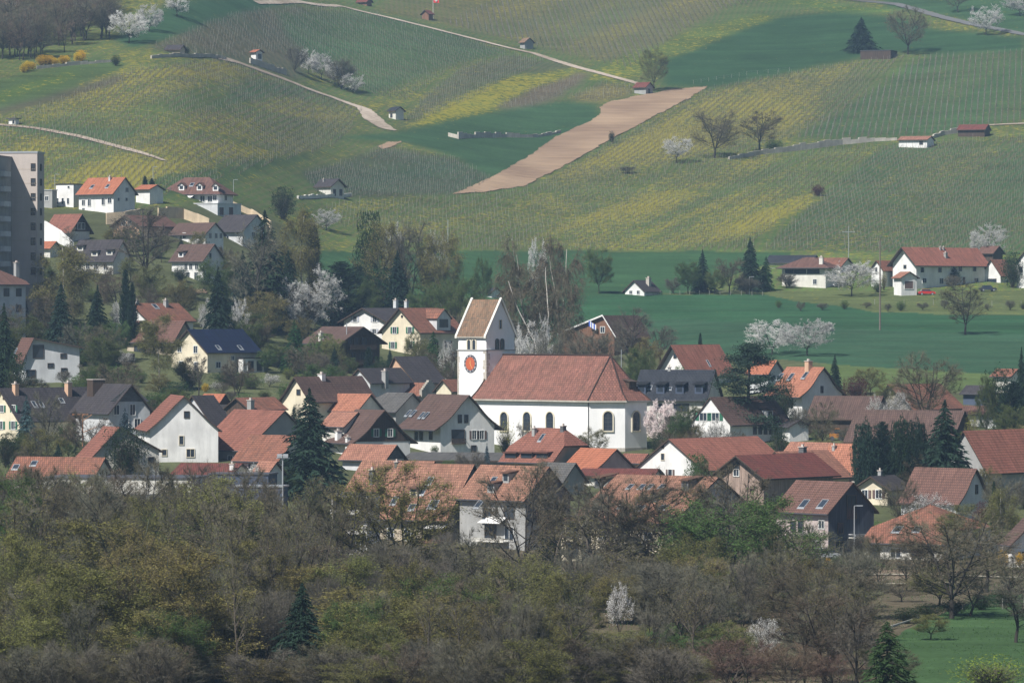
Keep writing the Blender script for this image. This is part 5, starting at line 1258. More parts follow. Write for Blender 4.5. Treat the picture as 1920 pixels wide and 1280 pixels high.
hs('grey farmhouse under a broad bright red roof left of the big spruce', 373, 462, 600, 845, 769, 868, 52, 'R', 'grey', 'red', ov=.5, wins=[(386, 860, 1.0, .8, 'n'), (404, 861, 1.0, 1.0, 'n'), (432, 860, 1.2, 1.0)], name='farmhouse')
hs('lower mottled brown roof joined in front of the broad red roof', 442, 522, 585, 866, 816, 888, 45, 'R', 'offwhite', 'rust', D=772, wins=[(470, 874, 1, .8)])
hs('low white shed with a steep red roof behind the bushes', 150, 176, 298, 858, 800, 882, 66, 'R', 'offwhite', 'red', rp=.38, ze2=.6, D=775, name='shed', cat='shed', wins=[(283, 862, .8, .8, 'n')])
hs('long low red roof at the left behind the bare trees', 16, 172, 212, 900, 857, 928, 22, 'R', 'offwhite', 'rust', sky=[(64, 868, .9, .9), (30, 875, .9, .9)])
bb = boxhouse('long flat roofed white building behind the bare trees at the left', 82, 362, 400, 898, 1000, 8, 'offwhite', wr=11, wins=[(100 + 24 * i, 938, 1.3, 1.2, 'n') for i in range(11)] + [(100 + 24 * i, 975, 1.3, 1.5, 'n') for i in range(11)], topm=DMETAL)
bd = MB(); C_, t_, n_ = bb.onface(82, 925); D_, _, _ = bb.onface(361, 925); bd.slab(C_ + n_ * .02 - Z3 * 1.9, D_ - C_, n_ * .15, Z3 * 1.85); bd.build('recess_shade_band', WALLS['slate'], bb.root)  # dark strip painted in for the shade of the recess below the white storey
boxhouse('small white cube at the left end of the flat roofed building', 44, 70, 86, 918, 1000, 20, 'white', wins=[(57, 935, .9, 1.2)], topm=DMETAL)
hs('low maroon roofed outbuilding in front of the grey farmhouse', 325, 430, 468, 890, 868, 908, 15, 'R', 'offwhite', 'maroon', chim=[(435, 880, .6, .8, 'white')])
hs('tiny white cottage with a brown door next to the floodlight mast', 478, 503, 529, 889, 864, 915, 45, 'R', 'white', 'orange', wins=[(511, 901, 1.1, 1.9, 'd')], D=742)
boxhouse('dark blue flat roofed shed left of the floodlight mast', 392, 503, 523, 890, 935, 12, 'blue', wr=5, topm=DMETAL, name='shed', cat='shed', D=720)
boxhouse('grey blue container shed beside the foot of the floodlight mast', 440, 528, 546, 913, 968, 10, 'blue', wr=4, topm=METAL, name='shed', cat='shed', D=700)
# centre left
hs('white gabled house with grey shutters and a dark roof above the dark chalet', 645, 722, 790, 604, 577, 642, 38, 'L', 'white', 'dark', ov=.9, oe=1.2, wins=[(666, 598, 1, 1.3, 'y'), (703, 598, 1, 1.3, 'y'), (702, 621, 1, 1.0, 'y')], chim=[(742, 575, .8, 1.4, 'pale'), (762, 575, .7, 1.2, 'pale')])
Ch = hs('dark timber chalet with balconies left of the cream house', 575, 640, 712, 644, 612, 692, 52, 'R', 'timber', 'brown', oe=1.2, ov=1.1, wins=[(655, 639, 1, 1.3, 'n'), (667, 639, 1, 1.3, 'n'), (683, 639, 1.2, 1.3, 'n'), (663, 668, 1, 1.8, 'n'), (680, 668, 1, 1.8, 'n')], chim=[(602, 637, .8, 1.4, 'offwhite')])
balcony(Ch, 676, 646, 655, 6.5, 1.1, WALLS['timber']); balcony(Ch, 676, 674, 684, 6.5, 1.1, WALLS['timber'])
hs('cream house with green shutters and a red roof with a big gabled dormer', 716, 788, 866, 624, 577, 668, 38, 'L', 'cream', 'rust', ov=.8, hf=.6, wins=[(740, 619, .95, 1.35, 'g'), (769, 619, .95, 1.35, 'g'), (737, 647, .95, 1.35, 'g'), (770, 646, .95, 1.35, 'g'), (754, 593, .35, .35, 'n'), (840, 645, 1.2, 1.3, 'b'), (815, 645, 1, 1.3, 'b')], dorm=[(832, 619, 4.6, 2.6, 'gable', 'pale')])
hs('long dark brown roof with a cream gable left of the stepped gable house', 528, 584, 702, 752, 706, 792, 38, 'L', 'cream', 'brown', kick=.05, ov=.7, chim=[(603, 708, 1.0, .6, 'white')], wins=[(560, 735, .7, .8, 'n')])
hs('dark roof rising behind the stepped gable house', 655, 694, 768, 718, 690, 760, 38, 'L', 'pale', 'dark', chim=[(722, 716, .9, 2.0)])
hs('dark roofed house with a narrow orange gable below the cream house', 728, 778, 832, 718, 668, 762, 42, 'L', 'peach', 'dark', rp=.72, ze2=1.3, ov=.5)
SG = hs('small old house with a mottled red roof between stepped stone gables', 706, 790, 818, 742, 717, 772, 24, 'R', 'stone', 'rust', ov=.0, chim=[(740, 735, .6, .6)])
for l_ in (0.0, SG.WL + .0):
    st = MB(); n = 6
    for i in range(n):
        for sg in (-1, 1):
            s0 = SG.WR / 2 + sg * (SG.WR / 2 + .3) * (1 - i / n); s1 = SG.WR / 2 + sg * (SG.WR / 2 + .3) * (1 - (i + 1) / n)
            q = SG.P + SG.a * (l_ - .25) + SG.b * min(s0, s1); zt = SG.zE + (SG.zR - SG.zE) * (i + 1) / n + .45
            q = Vector((q.x, q.y, SG.zE - .5)); st.slab(q, SG.a * .5, SG.b * abs(s1 - s0) * .995, Z3 * (zt - q.z))
    st.build('stepped_gable', WALLS['stone'], SG.root)
hs('faded orange roof left of the grey hipped roof', 612, 670, 715, 771, 738, 800, 38, 'R', 'offwhite', 'pinky')
hs('small orange roof just right of the top of the big spruce', 604, 645, 690, 800, 772, 822, 40, 'R', 'offwhite', 'orange', D=822)
hs('grey hipped roof between the faded orange roof and the large brown roof', 672, 742, 800, 772, 736, 806, 38, 'R', 'grey', 'greyr', hf=.3)
hs('steep brown roofed house with a black timber gable and green shutters', 620, 667, 769, 829, 768, 856, 58, 'R', 'white', 'brown', kick=.06, ov=.7, oe=1.1, clad='timber', cladz=828, wins=[(705, 811, .85, 1.2, 'g'), (731, 811, .85, 1.2, 'g')], chim=[(634, 823, .8, 1.3, 'white'), (652, 829, .6, .8, 'white')])
L11 = hs('large brown roofed house with a pale gable, loggia and four skylights before the church', 757, 826, 927, 803, 740, 852, 60, 'R', 'white', 'brown', kick=.06, ov=.7, oe=1.5, sky=[(766, 774, .75, 1.2), (775, 774, .75, 1.2), (791, 778, .75, 1.2), (799, 778, .75, 1.2)],
   wins=[(781, 817, .9, 1.2, 'n'), (790, 817, .9, 1.2, 'n'), (808, 816, .9, 1.2, 'n'), (862, 785, .6, 1.25, 'n'), (874, 785, .6, 1.25, 'n'), (859, 818, 2.3, 2.1, 'no'), (889, 815, .8, 1.4, 'b'), (903, 815, .8, 1.4, 'b'), (888, 841, .8, 1.0, 'n')])
balcony(L11, 859, 822, 832, 2.5, .5, WALLS['timber'])
hs('small cream gabled house squeezed against the left of the church tower', 818, 846, 872, 734, 711, 764, 36, 'L', 'cream', 'rust', D=905)
hs('low orange roof with a dark slate gable in front of the timber gabled house', 642, 722, 757, 863, 833, 888, 32, 'R', 'pale', 'orange', clad='slate')
hs('low grey sheet roof in front of the large pale gabled house', 757, 938, 975, 863, 848, 888, 12, 'R', 'grey', 'greyr', name='shed', cat='shed')
# behind and right of the church
Bn = hs('brown wooden barn with white verge boards behind the church nave', 1054, 1152, 1214, 634, 591, 668, 32, 'L', 'brownwood', 'brown', rp=.2, ze2=.2, ov=.6, wins=[(1130, 618, 1, 1.2)], name='barn', cat='barn')
vb = MB(); pA = Bn.P - Bn.b * .62
def _bp(s, z): q = pA + Bn.a * s; return Vector((q.x, q.y, z))
r0_ = _bp(.2 * Bn.WL, Bn.zR + .05)
for e_ in (_bp(-.7, Bn.zE - .6), _bp(Bn.WL + .7, Bn.zE + .1)): vb.slab(e_ - Z3 * .25, r0_ - e_, -Bn.b * .08, Z3 * .35)
vb.build('verge_board', WALLS['white'], Bn.root)
hs('tiny white gabled house with a dark roof at the edge of the green field', 1172, 1208, 1236, 547, 525, 555, 38, 'L', 'white', 'dark', chim=[(1216, 534, .9, 1.6, 'stone')], wins=[(1183, 548, .8, .8), (1197, 548, .8, .8)])
hs('little white gabled house far behind the tower', 905, 922, 938, 548, 539, 558, 55, 'R', 'white', 'slate')
E4 = hs('long slate roofed house with four dormers right of the church', 1190, 1322, 1352, 750, 693, 795, 14, 'R', 'offwhite', 'slate', dorm=[(1203, 738, 1.5, 1.6, 'shed', 'blue'), (1238, 738, 1.5, 1.6, 'shed', 'blue'), (1274, 738, 1.5, 1.6, 'shed', 'blue'), (1310, 738, 1.5, 1.6, 'shed', 'blue')], sky=[(1218, 726, .8, .9), (1256, 728, .6, .7)], wins=[(1270, 764, 1.2, 1.2, 'n'), (1285, 764, 1.2, 1.2, 'n'), (1235, 764, 1.2, 1.2, 'n')], chim=[(1255, 694, .5, .5)])
hs('white gabled house with an orange red roof above the slate roofed house', 1236, 1292, 1370, 706, 646, 738, 38, 'L', 'white', 'warmred', ov=1.2, oe=.8, wins=[(1266, 667, .6, .8, 'n')], sky=[(1328, 680, .5, 1.2)])
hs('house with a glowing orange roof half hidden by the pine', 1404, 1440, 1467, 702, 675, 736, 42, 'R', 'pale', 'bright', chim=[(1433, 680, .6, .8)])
hs('house with three skylights in an orange roof and a bluish flared gable', 1442, 1504, 1579, 743, 688, 786, 50, 'R', 'white', 'pinky', kick=.08, oe=1.2, ov=.6, sky=[(1463, 706, .8, 1.5), (1483, 706, .8, 1.5), (1510, 703, .8, 1.5)], wins=[(1541, 730, .5, 1.1, 'n'), (1468, 756, 1.2, 1.2, 'n'), (1482, 756, 1.2, 1.2, 'n')], chim=[(1516, 693, 1.0, 1.5, 'peach')])
hs('white gabled house with dark green shutters and a dark brown roof right of the church', 1297, 1369, 1482, 795, 744, 840, 40, 'L', 'white', 'brown', kick=.03, ov=.3, wins=[(1319, 781, 1.5, 1.3, 'g'), (1342, 781, 1.5, 1.3, 'g')] + [(1415 + 10 * i, 807, .8, 1.1, 'n') for i in range(5)] + [(1424, 836, .9, 1.6, 'n')], dorm=[(1444, 784, 1.7, 1.4)])
hs('small white annex right of the dark brown roof', 1466, 1481, 1516, 800, 786, 832, 62, 'R', 'white', 'dark', D=868)
hs('long brown roofed barn behind the bare tree at the right', 1515, 1635, 1668, 786, 742, 815, 18, 'R', 'timber', 'brown', name='barn', cat='barn')
hs('old barn with a crumbling stone gable and a rusty roof behind the bare tree', 1650, 1712, 1802, 768, 720, 792, 36, 'L', 'stone', 'rust', rp=.7, ze2=.4, ov=.8, name='barn', cat='barn', wins=[(1675, 736, .8, .6, 'n')])
hs('wide brown grey roofed barn with a dark gable behind the row of conifers', 1588, 1782, 1826, 830, 769, 852, 24, 'R', 'grey', 'brown', clad='timber', name='barn', cat='barn')
hs('orange roof left of the valley line behind the maroon roofs', 1462, 1530, 1580, 868, 829, 898, 42, 'R', 'offwhite', 'orange')
hs('larger pale orange roof touching the conifer row', 1532, 1602, 1662, 890, 832, 912, 42, 'R', 'offwhite', 'pinky', sky=[(1582, 884, .6, .7)], chim=[(1564, 842, .5, .5)])
hs('big red roofed barn with a grey wall at the right edge', 1770, 1848, 2010, 888, 807, 932, 38, 'L', 'grey', 'warmred', name='barn', cat='barn')
hs('small red roof above the garden trees at the right edge', 1862, 1895, 1916, 706, 691, 738, 40, 'R', 'offwhite', 'rust')
hs('dark roofed garden house at the right below the field', 1806, 1842, 1862, 738, 722, 762, 36, 'R', 'blue', 'dark')
hs('low brown roof next to the pale greenhouse', 1806, 1848, 1863, 776, 760, 800, 20, 'R', 'offwhite', 'redbrown')
boxhouse('pale glass greenhouse at the right above the big red barn', 1852, 1890, 1900, 786, 804, 25, 'pale', topm=GL, name='greenhouse', cat='greenhouse')
# upper right
hs('low cream bungalow with a broad brown hipped roof behind the blossom tree', 1466, 1548, 1570, 502, 482, 540, 22, 'R', 'offwhite', 'redbrown', hn=0, hf=0, oe=1.2, ov=1.2, wins=[(1480, 509, 2, .9, 'n'), (1500, 509, 3, .9, 'n'), (1525, 509, 3, .9, 'n'), (1528, 528, .9, 1.2)], chim=[(1540, 494, .9, 1.5, 'offwhite')])
hs('rusty roof rising behind the cream bungalow', 1495, 1575, 1600, 500, 483, 530, 22, 'R', 'offwhite', 'rust', D=1275)
hs('dark blue roofed house far left of the cream bungalow', 1438, 1520, 1536, 492, 478, 515, 18, 'R', 'white', 'slate', D=1290)
hs('big white farmhouse with a long orange roof and overhanging gable', 1674, 1718, 1848, 498, 463, 542, 46, 'L', 'white', 'warmred', ov=1.3, oe=.9, wins=[(1697, 500, .7, .7, 'n'), (1729, 506, 1.3, 1.2, 'o'), (1762, 506, 1.3, 1.2, 'o'), (1800, 504, 1.3, 1.2, 'o'), (1827, 504, 1.3, 1.2, 'o'), (1733, 526, 1.4, 1.1), (1765, 527, 1.4, 1.3), (1807, 527, 1.0, 2, 'd'), (1830, 525, 1.6, 1)], chim=[(1773, 482, .7, 1), (1763, 468, .4, .5), (1769, 468, .4, .5)], name='farmhouse')
hs('white garage with an orange lean-to roof left of the big farmhouse', 1676, 1690, 1719, 521, 509, 544, 62, 'R', 'white', 'orange', D=1215, wins=[(1704, 534, 2.4, 1.8, 'd')], name='garage', cat='garage')
hs('white gabled barn with a rusty roof left of the big farmhouse', 1634, 1655, 1692, 508, 488, 542, 42, 'L', 'white', 'rust', D=1240, wins=[(1643, 505, .5, .9, 'n')], name='barn', cat='barn')
hs('open carport barn with a rusty roof right of the big farmhouse', 1842, 1876, 1900, 518, 486, 543, 42, 'L', 'white', 'rust', D=1250, wins=[(1860, 530, 2.6, 1.8, 'no')], name='barn', cat='barn')
hs('white house cut by the right edge beyond the farmhouse', 1906, 1942, 1990, 495, 470, 542, 40, 'L', 'white', 'dark', wins=[(1914, 505, .8, 1.2, 'n')])
hs('small brown barn under the blossom tree behind the farmhouse', 1835, 1862, 1880, 475, 461, 488, 40, 'R', 'timber', 'redbrown', name='barn', cat='barn', D=1300)
# front row
hs('red brown half hipped house with eyebrow dormers in front of the nave', 948, 1036, 1112, 868, 803, 898, 46, 'R', 'beige', 'red', hn=.5, hf=.45, ov=.8, oe=.9, dorm=[(957, 859, 2.6, .8, 'eye', 'timber'), (987, 859, 2.6, .8, 'eye', 'timber'), (1016, 859, 2.6, .8, 'eye', 'timber')], sky=[(1016, 820, .6, 1.4)], chim=[(1002, 814, .6, .9), (1056, 806, .7, .6, 'slate')])
hs('bright orange roofed house with a grey gable in front of the choir', 1056, 1117, 1190, 880, 841, 905, 54, 'R', 'stone', 'bright', kick=.03)
hs('small red roof between the grey gable and the white gable', 1164, 1200, 1222, 868, 850, 892, 35, 'R', 'offwhite', 'red')
hs('long red roofed house with a plain white gable right of the choir', 1195, 1317, 1478, 882, 822, 905, 38, 'L', 'white', 'warmred', ov=.4, wins=[(1243, 856, .6, 1.0, 's'), (1243, 835, .35, .7, 'n'), (1257, 887, .7, 1.2, 'bo')])
hs('orange roof strip with two skylights behind the maroon barn roof', 1412, 1500, 1592, 898, 846, 926, 38, 'L', 'offwhite', 'orange', sky=[(1522, 877, .7, 1.4), (1543, 876, .7, 1.4)], chim=[(1505, 858, .9, 1.6, 'slate')])
hs('barn with a dark timber gable and a maroon roof', 1342, 1432, 1562, 897, 853, 930, 38, 'L', 'pinkwood', 'maroon', ov=1.1, oe=.8, D=742, wins=[(1381, 873, 1.0, 1.0, 'n'), (1381, 886, .9, .9)], name='barn', cat='barn')
hs('small cream gabled house with a dark roof behind the pink house', 1607, 1664, 1702, 918, 892, 948, 30, 'L', 'cream', 'dark', ov=.7, oe=.8, wins=[(1622, 926, .9, 1.2, 'b'), (1648, 926, .9, 1.2, 'b')], chim=[(1650, 889, .5, .5)])
hs('long brown roofed barn with a bluish flared gable at the right', 1690, 1797, 1857, 944, 878, 978, 44, 'R', 'pale', 'redbrown', kick=.06, wins=[(1831, 917, .45, 1.2, 'n')], name='barn', cat='barn')
PK = hs('pink walled house with a blue black timber gable and two skylights', 1455, 1553, 1638, 963, 903, 1046, 50, 'R', 'pink', 'redbrown', ov=.5, oe=.6, clad='bluewood', cladz=1045, sky=[(1508, 944, 1.1, 1.4), (1543, 944, 1.1, 1.4)], wins=[(1488, 986, .9, 1.3, 'n'), (1502, 986, .9, 1.4, 'n'), (1541, 983, 1, 1.0), (1533, 1030, 1.6, 2.2), (1512, 1030, 1.5, 2.0), (1478, 1030, 1, 1.2), (1596, 950, 1.6, 3.0, 'n'), (1575, 990, .9, 1.3, 'n'), (1573, 1030, 1.4, 2.1, 'n')])
balcony(PK, 1608, 1000, 1008, 3.4, 1.3, WALLS['offwhite'], WALLS['pale'])
hs('red tiled half hipped bungalow with two skylights at the lower right', 1622, 1770, 1872, 1020, 946, 1052, 28, 'R', 'offwhite', 'rust', hn=.35, hf=.4, oe=.8, sky=[(1683, 992, 1.0, 1.6), (1720, 992, 1.0, 1.4)], wins=[(1640, 1036, 1.4, 1.2, 'n'), (1680, 1036, 1.4, 1.2), (1720, 1036, 1.4, 1.2, 'n')])
hs('white house cut by the lower right edge beside the yellow bush', 1882, 1897, 2000, 1022, 962, 1062, 72, 'R', 'white', 'brown', ov=.8, wins=[(1915, 1042, 1, 1.2)])
hs('grey pyramid roof peeping over the front row right of the slate gable', 1000, 1056, 1096, 905, 867, 930, 45, 'R', 'grey', 'greyr')
hs('low maroon roof in front of the white gable', 1088, 1222, 1240, 892, 878, 912, 12, 'R', 'offwhite', 'maroon', name='shed', cat='shed')
hs('left house of the orange roofed front row', 645, 770, 850, 938, 864, 1030, 32, 'R', 'offwhite', 'aged', chim=[(698, 905, .7, 1.8, 'slate'), (744, 874, .5, .6, 'slate')], wins=[(665, 960, 1, 1.5), (700, 965, 1, 1.5), (735, 965, 1, 1.5), (665, 1000, 1, 1.5), (700, 1005, 1, 1.5)], D=712)
H2_ = hs('second house of the orange roofed front row with many skylights', 706, 838, 930, 976, 870, 1046, 34, 'R', 'beige', 'aged', oe=.9, sky=[(806, 901, .8, 1.2), (793, 920, .8, 1.2), (813, 945, 1.3, 1.3), (773, 950, .9, .9), (740, 938, .8, 1.2)], wins=[(733, 1000, 1, 1.5), (765, 1002, 1, 1.5), (800, 1002, 1.4, 1.8, 'n'), (733, 1030, 1, 1.5), (780, 1030, 2, 1.8, 'n'), (880, 985, 1.4, 1.5), (870, 1020, 1.4, 1.8), (900, 1018, 1.2, 1.8)], dorm=[(775, 932, 1.3, 1.2), ], D=690)
aw = MB(); C_, t_, n_ = H2_.onface(822, 982); aw.slab(C_ - t_ * 1.6, t_ * 3.2, n_ * 1.6 - Z3 * .6, Z3 * .06); aw.build('awning', WALLS['white'], H2_.root)
balcony(H2_, 812, 1010, 1017, 4, 1.2, WALLS['brownwood'])
H3_ = hs('third house of the front row with a slate grey gable', 862, 985, 1069, 939, 874, 1046, 44, 'R', 'grey', 'aged', clad='slate', cladz=985, ov=.3, oe=.6, sky=[(898, 945, .9, 1.2), (925, 900, .8, 1.1)], dorm=[(920, 924, 1.3, 1.3), (948, 905, 1.2, 1.3)], wins=[(915, 962, 1.2, 1.2, 'n'), (955, 960, 1.8, 1.6, 'n'), (920, 998, 2, 1.9, 'n'), (955, 1000, 1.6, 1.8), (1010, 965, 1.2, 1.4, 'n'), (1005, 1002, 1.2, 1.2, 'n'), (1040, 1000, 1.2, 1.5, 'n'), (1022, 905, .8, 1.2, 'n')], D=682)
aw = MB(); C_, t_, n_ = H3_.onface(930, 969); aw.slab(C_ - t_ * 2.1, t_ * 4.2, n_ * 1.5 - Z3 * .8, Z3 * .06); aw.build('awning', WALLS['white'], H3_.root)
balcony(H3_, 925, 1008, 1015, 6, 1.2, WALLS['offwhite'])
H4_ = hs('wide orange roofed house at the right of the front row', 1078, 1262, 1425, 981, 893, 1048, 40, 'R', 'cream', 'aged', clad='grey', ov=.4, oe=.8, sky=[(1182, 912, .7, 1.0), (1204, 912, .7, 1.0), (1219, 912, .7, 1.0), (1241, 912, .7, 1.0), (1121, 952, 1.2, 1), (1200, 952, 1.3, 1.1), (1244, 951, 1.1, 1.0), (1165, 950, .9, .7)], dorm=[(1226, 942, 1.2, 1.4, 'shed', 'slate'), (1121, 915, 1.2, 1.4, 'shed', 'slate'), (1284, 920, 1.2, 1.4, 'shed', 'slate')],
   wins=[(1095, 1000, 1.6, 1.6, 'n'), (1130, 1000, 1.2, 1.5), (1170, 1000, 1.8, 1.8, 'n'), (1215, 1000, 1.2, 1.5), (1100, 1032, 1.4, 1.8, 'n'), (1150, 1032, 1.6, 1.8), (1200, 1032, 1.6, 1.8, 'n'), (1285, 965, 1.2, 1.3), (1318, 962, 1.2, 1.3), (1295, 1000, 2, 1.8, 'n'), (1340, 1000, 1.2, 1.4), (1310, 1030, 1.6, 1.8, 'n')], D=676)
bw = boxhouse('white balcony block in front of the orange roofed row at the left', 622, 688, 702, 928, 1040, 15, 'white', wr=6, wins=[(640, 945, 2.2, 1.8, 'no'), (668, 945, 2, 1.8, 'no'), (650, 982, 3, 2.0, 'no'), (650, 1015, 3, 1.8, 'no'), (676, 1015, 1.2, 1.8)], D=668, topm=DMETAL)
balcony(bw, 652, 955, 963, 4.2, 1.1, WALLS['white']); balcony(bw, 652, 992, 1000, 4.2, 1.1, WALLS['white'])
cw = boxhouse('cream stair block between the slate gable and the wide orange roof', 1052, 1090, 1100, 975, 1048, 15, 'cream', wr=5, wins=[(1073, 995, 1.4, 1.7, 'n'), (1073, 1030, 1.5, 2.0, 'n')], D=664, topm=ROOFS['orange'], ov=.4)
# huts on the vineyard slope
hut = dict(name='vineyard_hut', cat='hut', drop=2)
hs('stone vineyard hut with a dark roof above the houses', 593, 620, 645, 350, 335, 369, 45, 'R', 'offwhite', 'dark', ov=.8, oe=.6, wins=[(627, 361, .8, 1.6, 'n'), (639, 361, .8, 1.6, 'n')], chim=[(607, 340, .4, .5)], **hut)
hs('low beige hut with a dark roof on the hilltop terrace wall', 312, 338, 347, 93, 84, 104, 25, 'R', 'beige', 'dark', ov=.5, **hut)
hs('tiny white hut with a bright red roof beside the hill road', 471, 480, 492, 98, 93, 114, 45, 'R', 'white', 'bright', wins=[(487, 106, 1.2, 1.4, 'no')], **hut)
boxhouse('tiny white hut above the left road', 16, 29, 36, 223, 234, 30, 'white', topm=DMETAL, wins=[(26, 229, .7, 1)], drop=1.5, ov=.5, name='vineyard_hut', cat='hut')
hs('dark red roofed hut cut by the top edge above the upper road', 670, 688, 697, 4, -4, 12, 35, 'R', 'brownwood', 'maroon', **hut)
hs('brown wooden hut next to the flagpole', 791, 804, 812, 27, 19, 39, 35, 'L', 'brownwood', 'maroon', **hut)
hs('small weathered hut directly above the upper road', 975, 984, 1000, 80, 71, 92, 50, 'R', 'grey', 'mix', **hut)
hs('hut with a dark red roof at the top of the ploughed field', 1189, 1211, 1224, 164, 154, 178, 40, 'R', 'grey', 'maroon', wins=[(1217, 171, .8, 1.4, 'n')], **hut)
boxhouse('dark log shed beneath the lone conifer on the upper meadow', 1613, 1670, 1682, 95, 111, 20, 'timber', topm=DMETAL, drop=2, name='shed', cat='shed')
hs('long low white hut with a red roof at the end of the stone wall', 1685, 1738, 1751, 262, 255, 277, 22, 'R', 'white', 'orange', ov=.4, wins=[(1727, 268, 1, .9, 'n')], **hut)
hs('open dark shed with a maroon roof on the right vineyard path', 1796, 1846, 1856, 243, 233, 258, 22, 'R', 'timber', 'maroon', ov=.4, **hut)
hs('ruined white stone hut beside the bend of the hill road', 729, 742, 757, 208, 200, 225, 45, 'R', 'offwhite', 'slate', wins=[(734, 217, .8, 1.0, 'n')], **hut)
def wallrun(label, pts, h, mat, name='stone_wall', cat='wall', thick=.5, kind=None, jag=.15, seed=0):
    P = [gp(*p) if p[1] < 900 else gat(*p) for p in pts]; rnd = random.Random(seed); m = MB(); hh = h if isinstance(h, (list, tuple)) else [h] * len(P)
    for i in range(len(P) - 1):
        n = max(1, int((P[i + 1] - P[i]).length / 2.5))
        for k in range(n):
            p, q = P[i].lerp(P[i + 1], k / n), P[i].lerp(P[i + 1], (k + 1) / n); p.z = float(gz(p.x, p.y)); q.z = float(gz(q.x, q.y))
            d = (q - p); nn = Vector((-d.y, d.x, 0)).normalized(); H_ = hh[i] + (hh[i + 1] - hh[i]) * k / n + rnd.uniform(-jag, jag) * hh[i]
            H2 = H_ if jag else hh[i] + (hh[i + 1] - hh[i]) * (k + 1) / n
            u0, u1, v0, v1 = p - Z3, q - Z3, p + Z3 * H_, q + Z3 * H2; o_ = nn * thick
            for q4 in ([u0, u1, v1, v0], [u0 + o_, v0 + o_, v1 + o_, u1 + o_], [v0, v1, v1 + o_, v0 + o_], [u0, v0, v0 + o_, u0 + o_], [u1, u1 + o_, v1 + o_, v1]): m.poly(q4)
    o = m.build(name, mat, None, P[0]); return tag(o, label, cat)
wallrun('beige retaining wall below the orange roofed terrace house', [(200, 1188), (235, 1190), (264, 1196)], 2.6, WALLS['sand'], jag=.05)
wallrun('long sandstone retaining wall below the hipped villa', [(298, 1200), (345, 1206), (392, 1204)], 2.6, WALLS['sand'], jag=.08, seed=1)
wallrun('sandstone wall right of the villa garages', [(452, 1222), (480, 1222), (514, 1216)], 2.2, WALLS['sand'], jag=.1, seed=2)
wallrun('upper sandstone wall behind the villa terrace', [(437, 1262), (470, 1262), (506, 1256)], 1.8, WALLS['sand'], jag=.1, seed=3)
wallrun('white sloping garden wall right of the apartment block', [(83, 452), (110, 456), (135, 468)], [4.5, 3.0, 1.6], WALLS['white'], name='garden_wall', jag=.0)
wallrun('curved grey terrace wall on the hilltop', [(285, 111), (320, 108), (360, 108), (395, 108), (425, 113)], 1.1, WALLS['stone'], seed=4)
wallrun('grey wall along the hill road below the red roofed hut', [(470, 120), (500, 130), (538, 142)], 1.8, WALLS['stone'], seed=5)
wallrun('broken stone wall across the meadow left of the ploughed field', [(840, 256), (860, 261), (900, 259), (950, 259), (1000, 259), (1052, 250)], [1.0, 1.8, 1.7, 1.4, 1.0, .8], WALLS['stone'], jag=.35, seed=6)
wallrun('long grey stone wall rising to the white hut', [(1368, 300), (1430, 290), (1500, 282), (1580, 272), (1640, 266), (1682, 264)], [1, 1.6, 2, 1.8, 1.4, 1.0], WALLS['stone'], jag=.2, seed=7)
wallrun('short stone wall between the white hut and the dark shed', [(1745, 262), (1770, 254), (1796, 250)], [1.0, 1.6, 2.2], WALLS['stone'], jag=.2, seed=8)
wallrun('pale stone wall at the foot of the dark roofed stone hut', [(560, 374), (590, 372), (620, 371), (660, 368)], 1.0, WALLS['offwhite'], seed=9)
wallrun('stone rubble wall on the meadow edge at the upper left', [(70, 130), (100, 127), (150, 122), (210, 117)], .9, WALLS['stone'], jag=.4, seed=10)
wallrun('brown hedge wall behind the flagpole', [(165, 676), (210, 678), (252, 678)], 1.5, plain('hedge_brown', (.09, .07, .045), var=.4), name='hedge', cat='hedge', thick=1)
def fence(label, pts, h=1.1, step=2.5):
    P = [gp(*p) for p in pts]; root = thing('fence', label, 'fence', P[0]); w_ = MB()
    for i in range(len(P) - 1):
        n = max(1, int((P[i + 1] - P[i]).length / step)); prev = None
        for k in range(n + 1):
            p = P[i].lerp(P[i + 1], k / n); p.z = float(gz(p.x, p.y))
            if k < n or i == len(P) - 2: m = MB(); m.tube(p - Z3 * .2, p + Z3 * h, .06, .05, 5); m.build('post', POSTW, root)
            if prev:
                for f_ in (.5, .9): w_.tube(prev + Z3 * h * f_, p + Z3 * h * f_, .006, .006, 4, cap=False)
            prev = p
    w_.build('wires', METAL, root)
fence('wire fence with pale posts above the corn field behind the nave', [(1238, 553), (1330, 553), (1430, 555)])
fence('post fence with pale posts along the orchard below the farmhouse', [(1640, 572), (1750, 572), (1915, 575)], 1.3, 6)
fence('wooden fence on the bright grass at the lower right', [(1880, 1142), (1960, 1140)], 1.2, 2)
fence('thin fence along the meadow at the top right', [(1300, 158), (1400, 142), (1480, 134)], 1.4, 4)
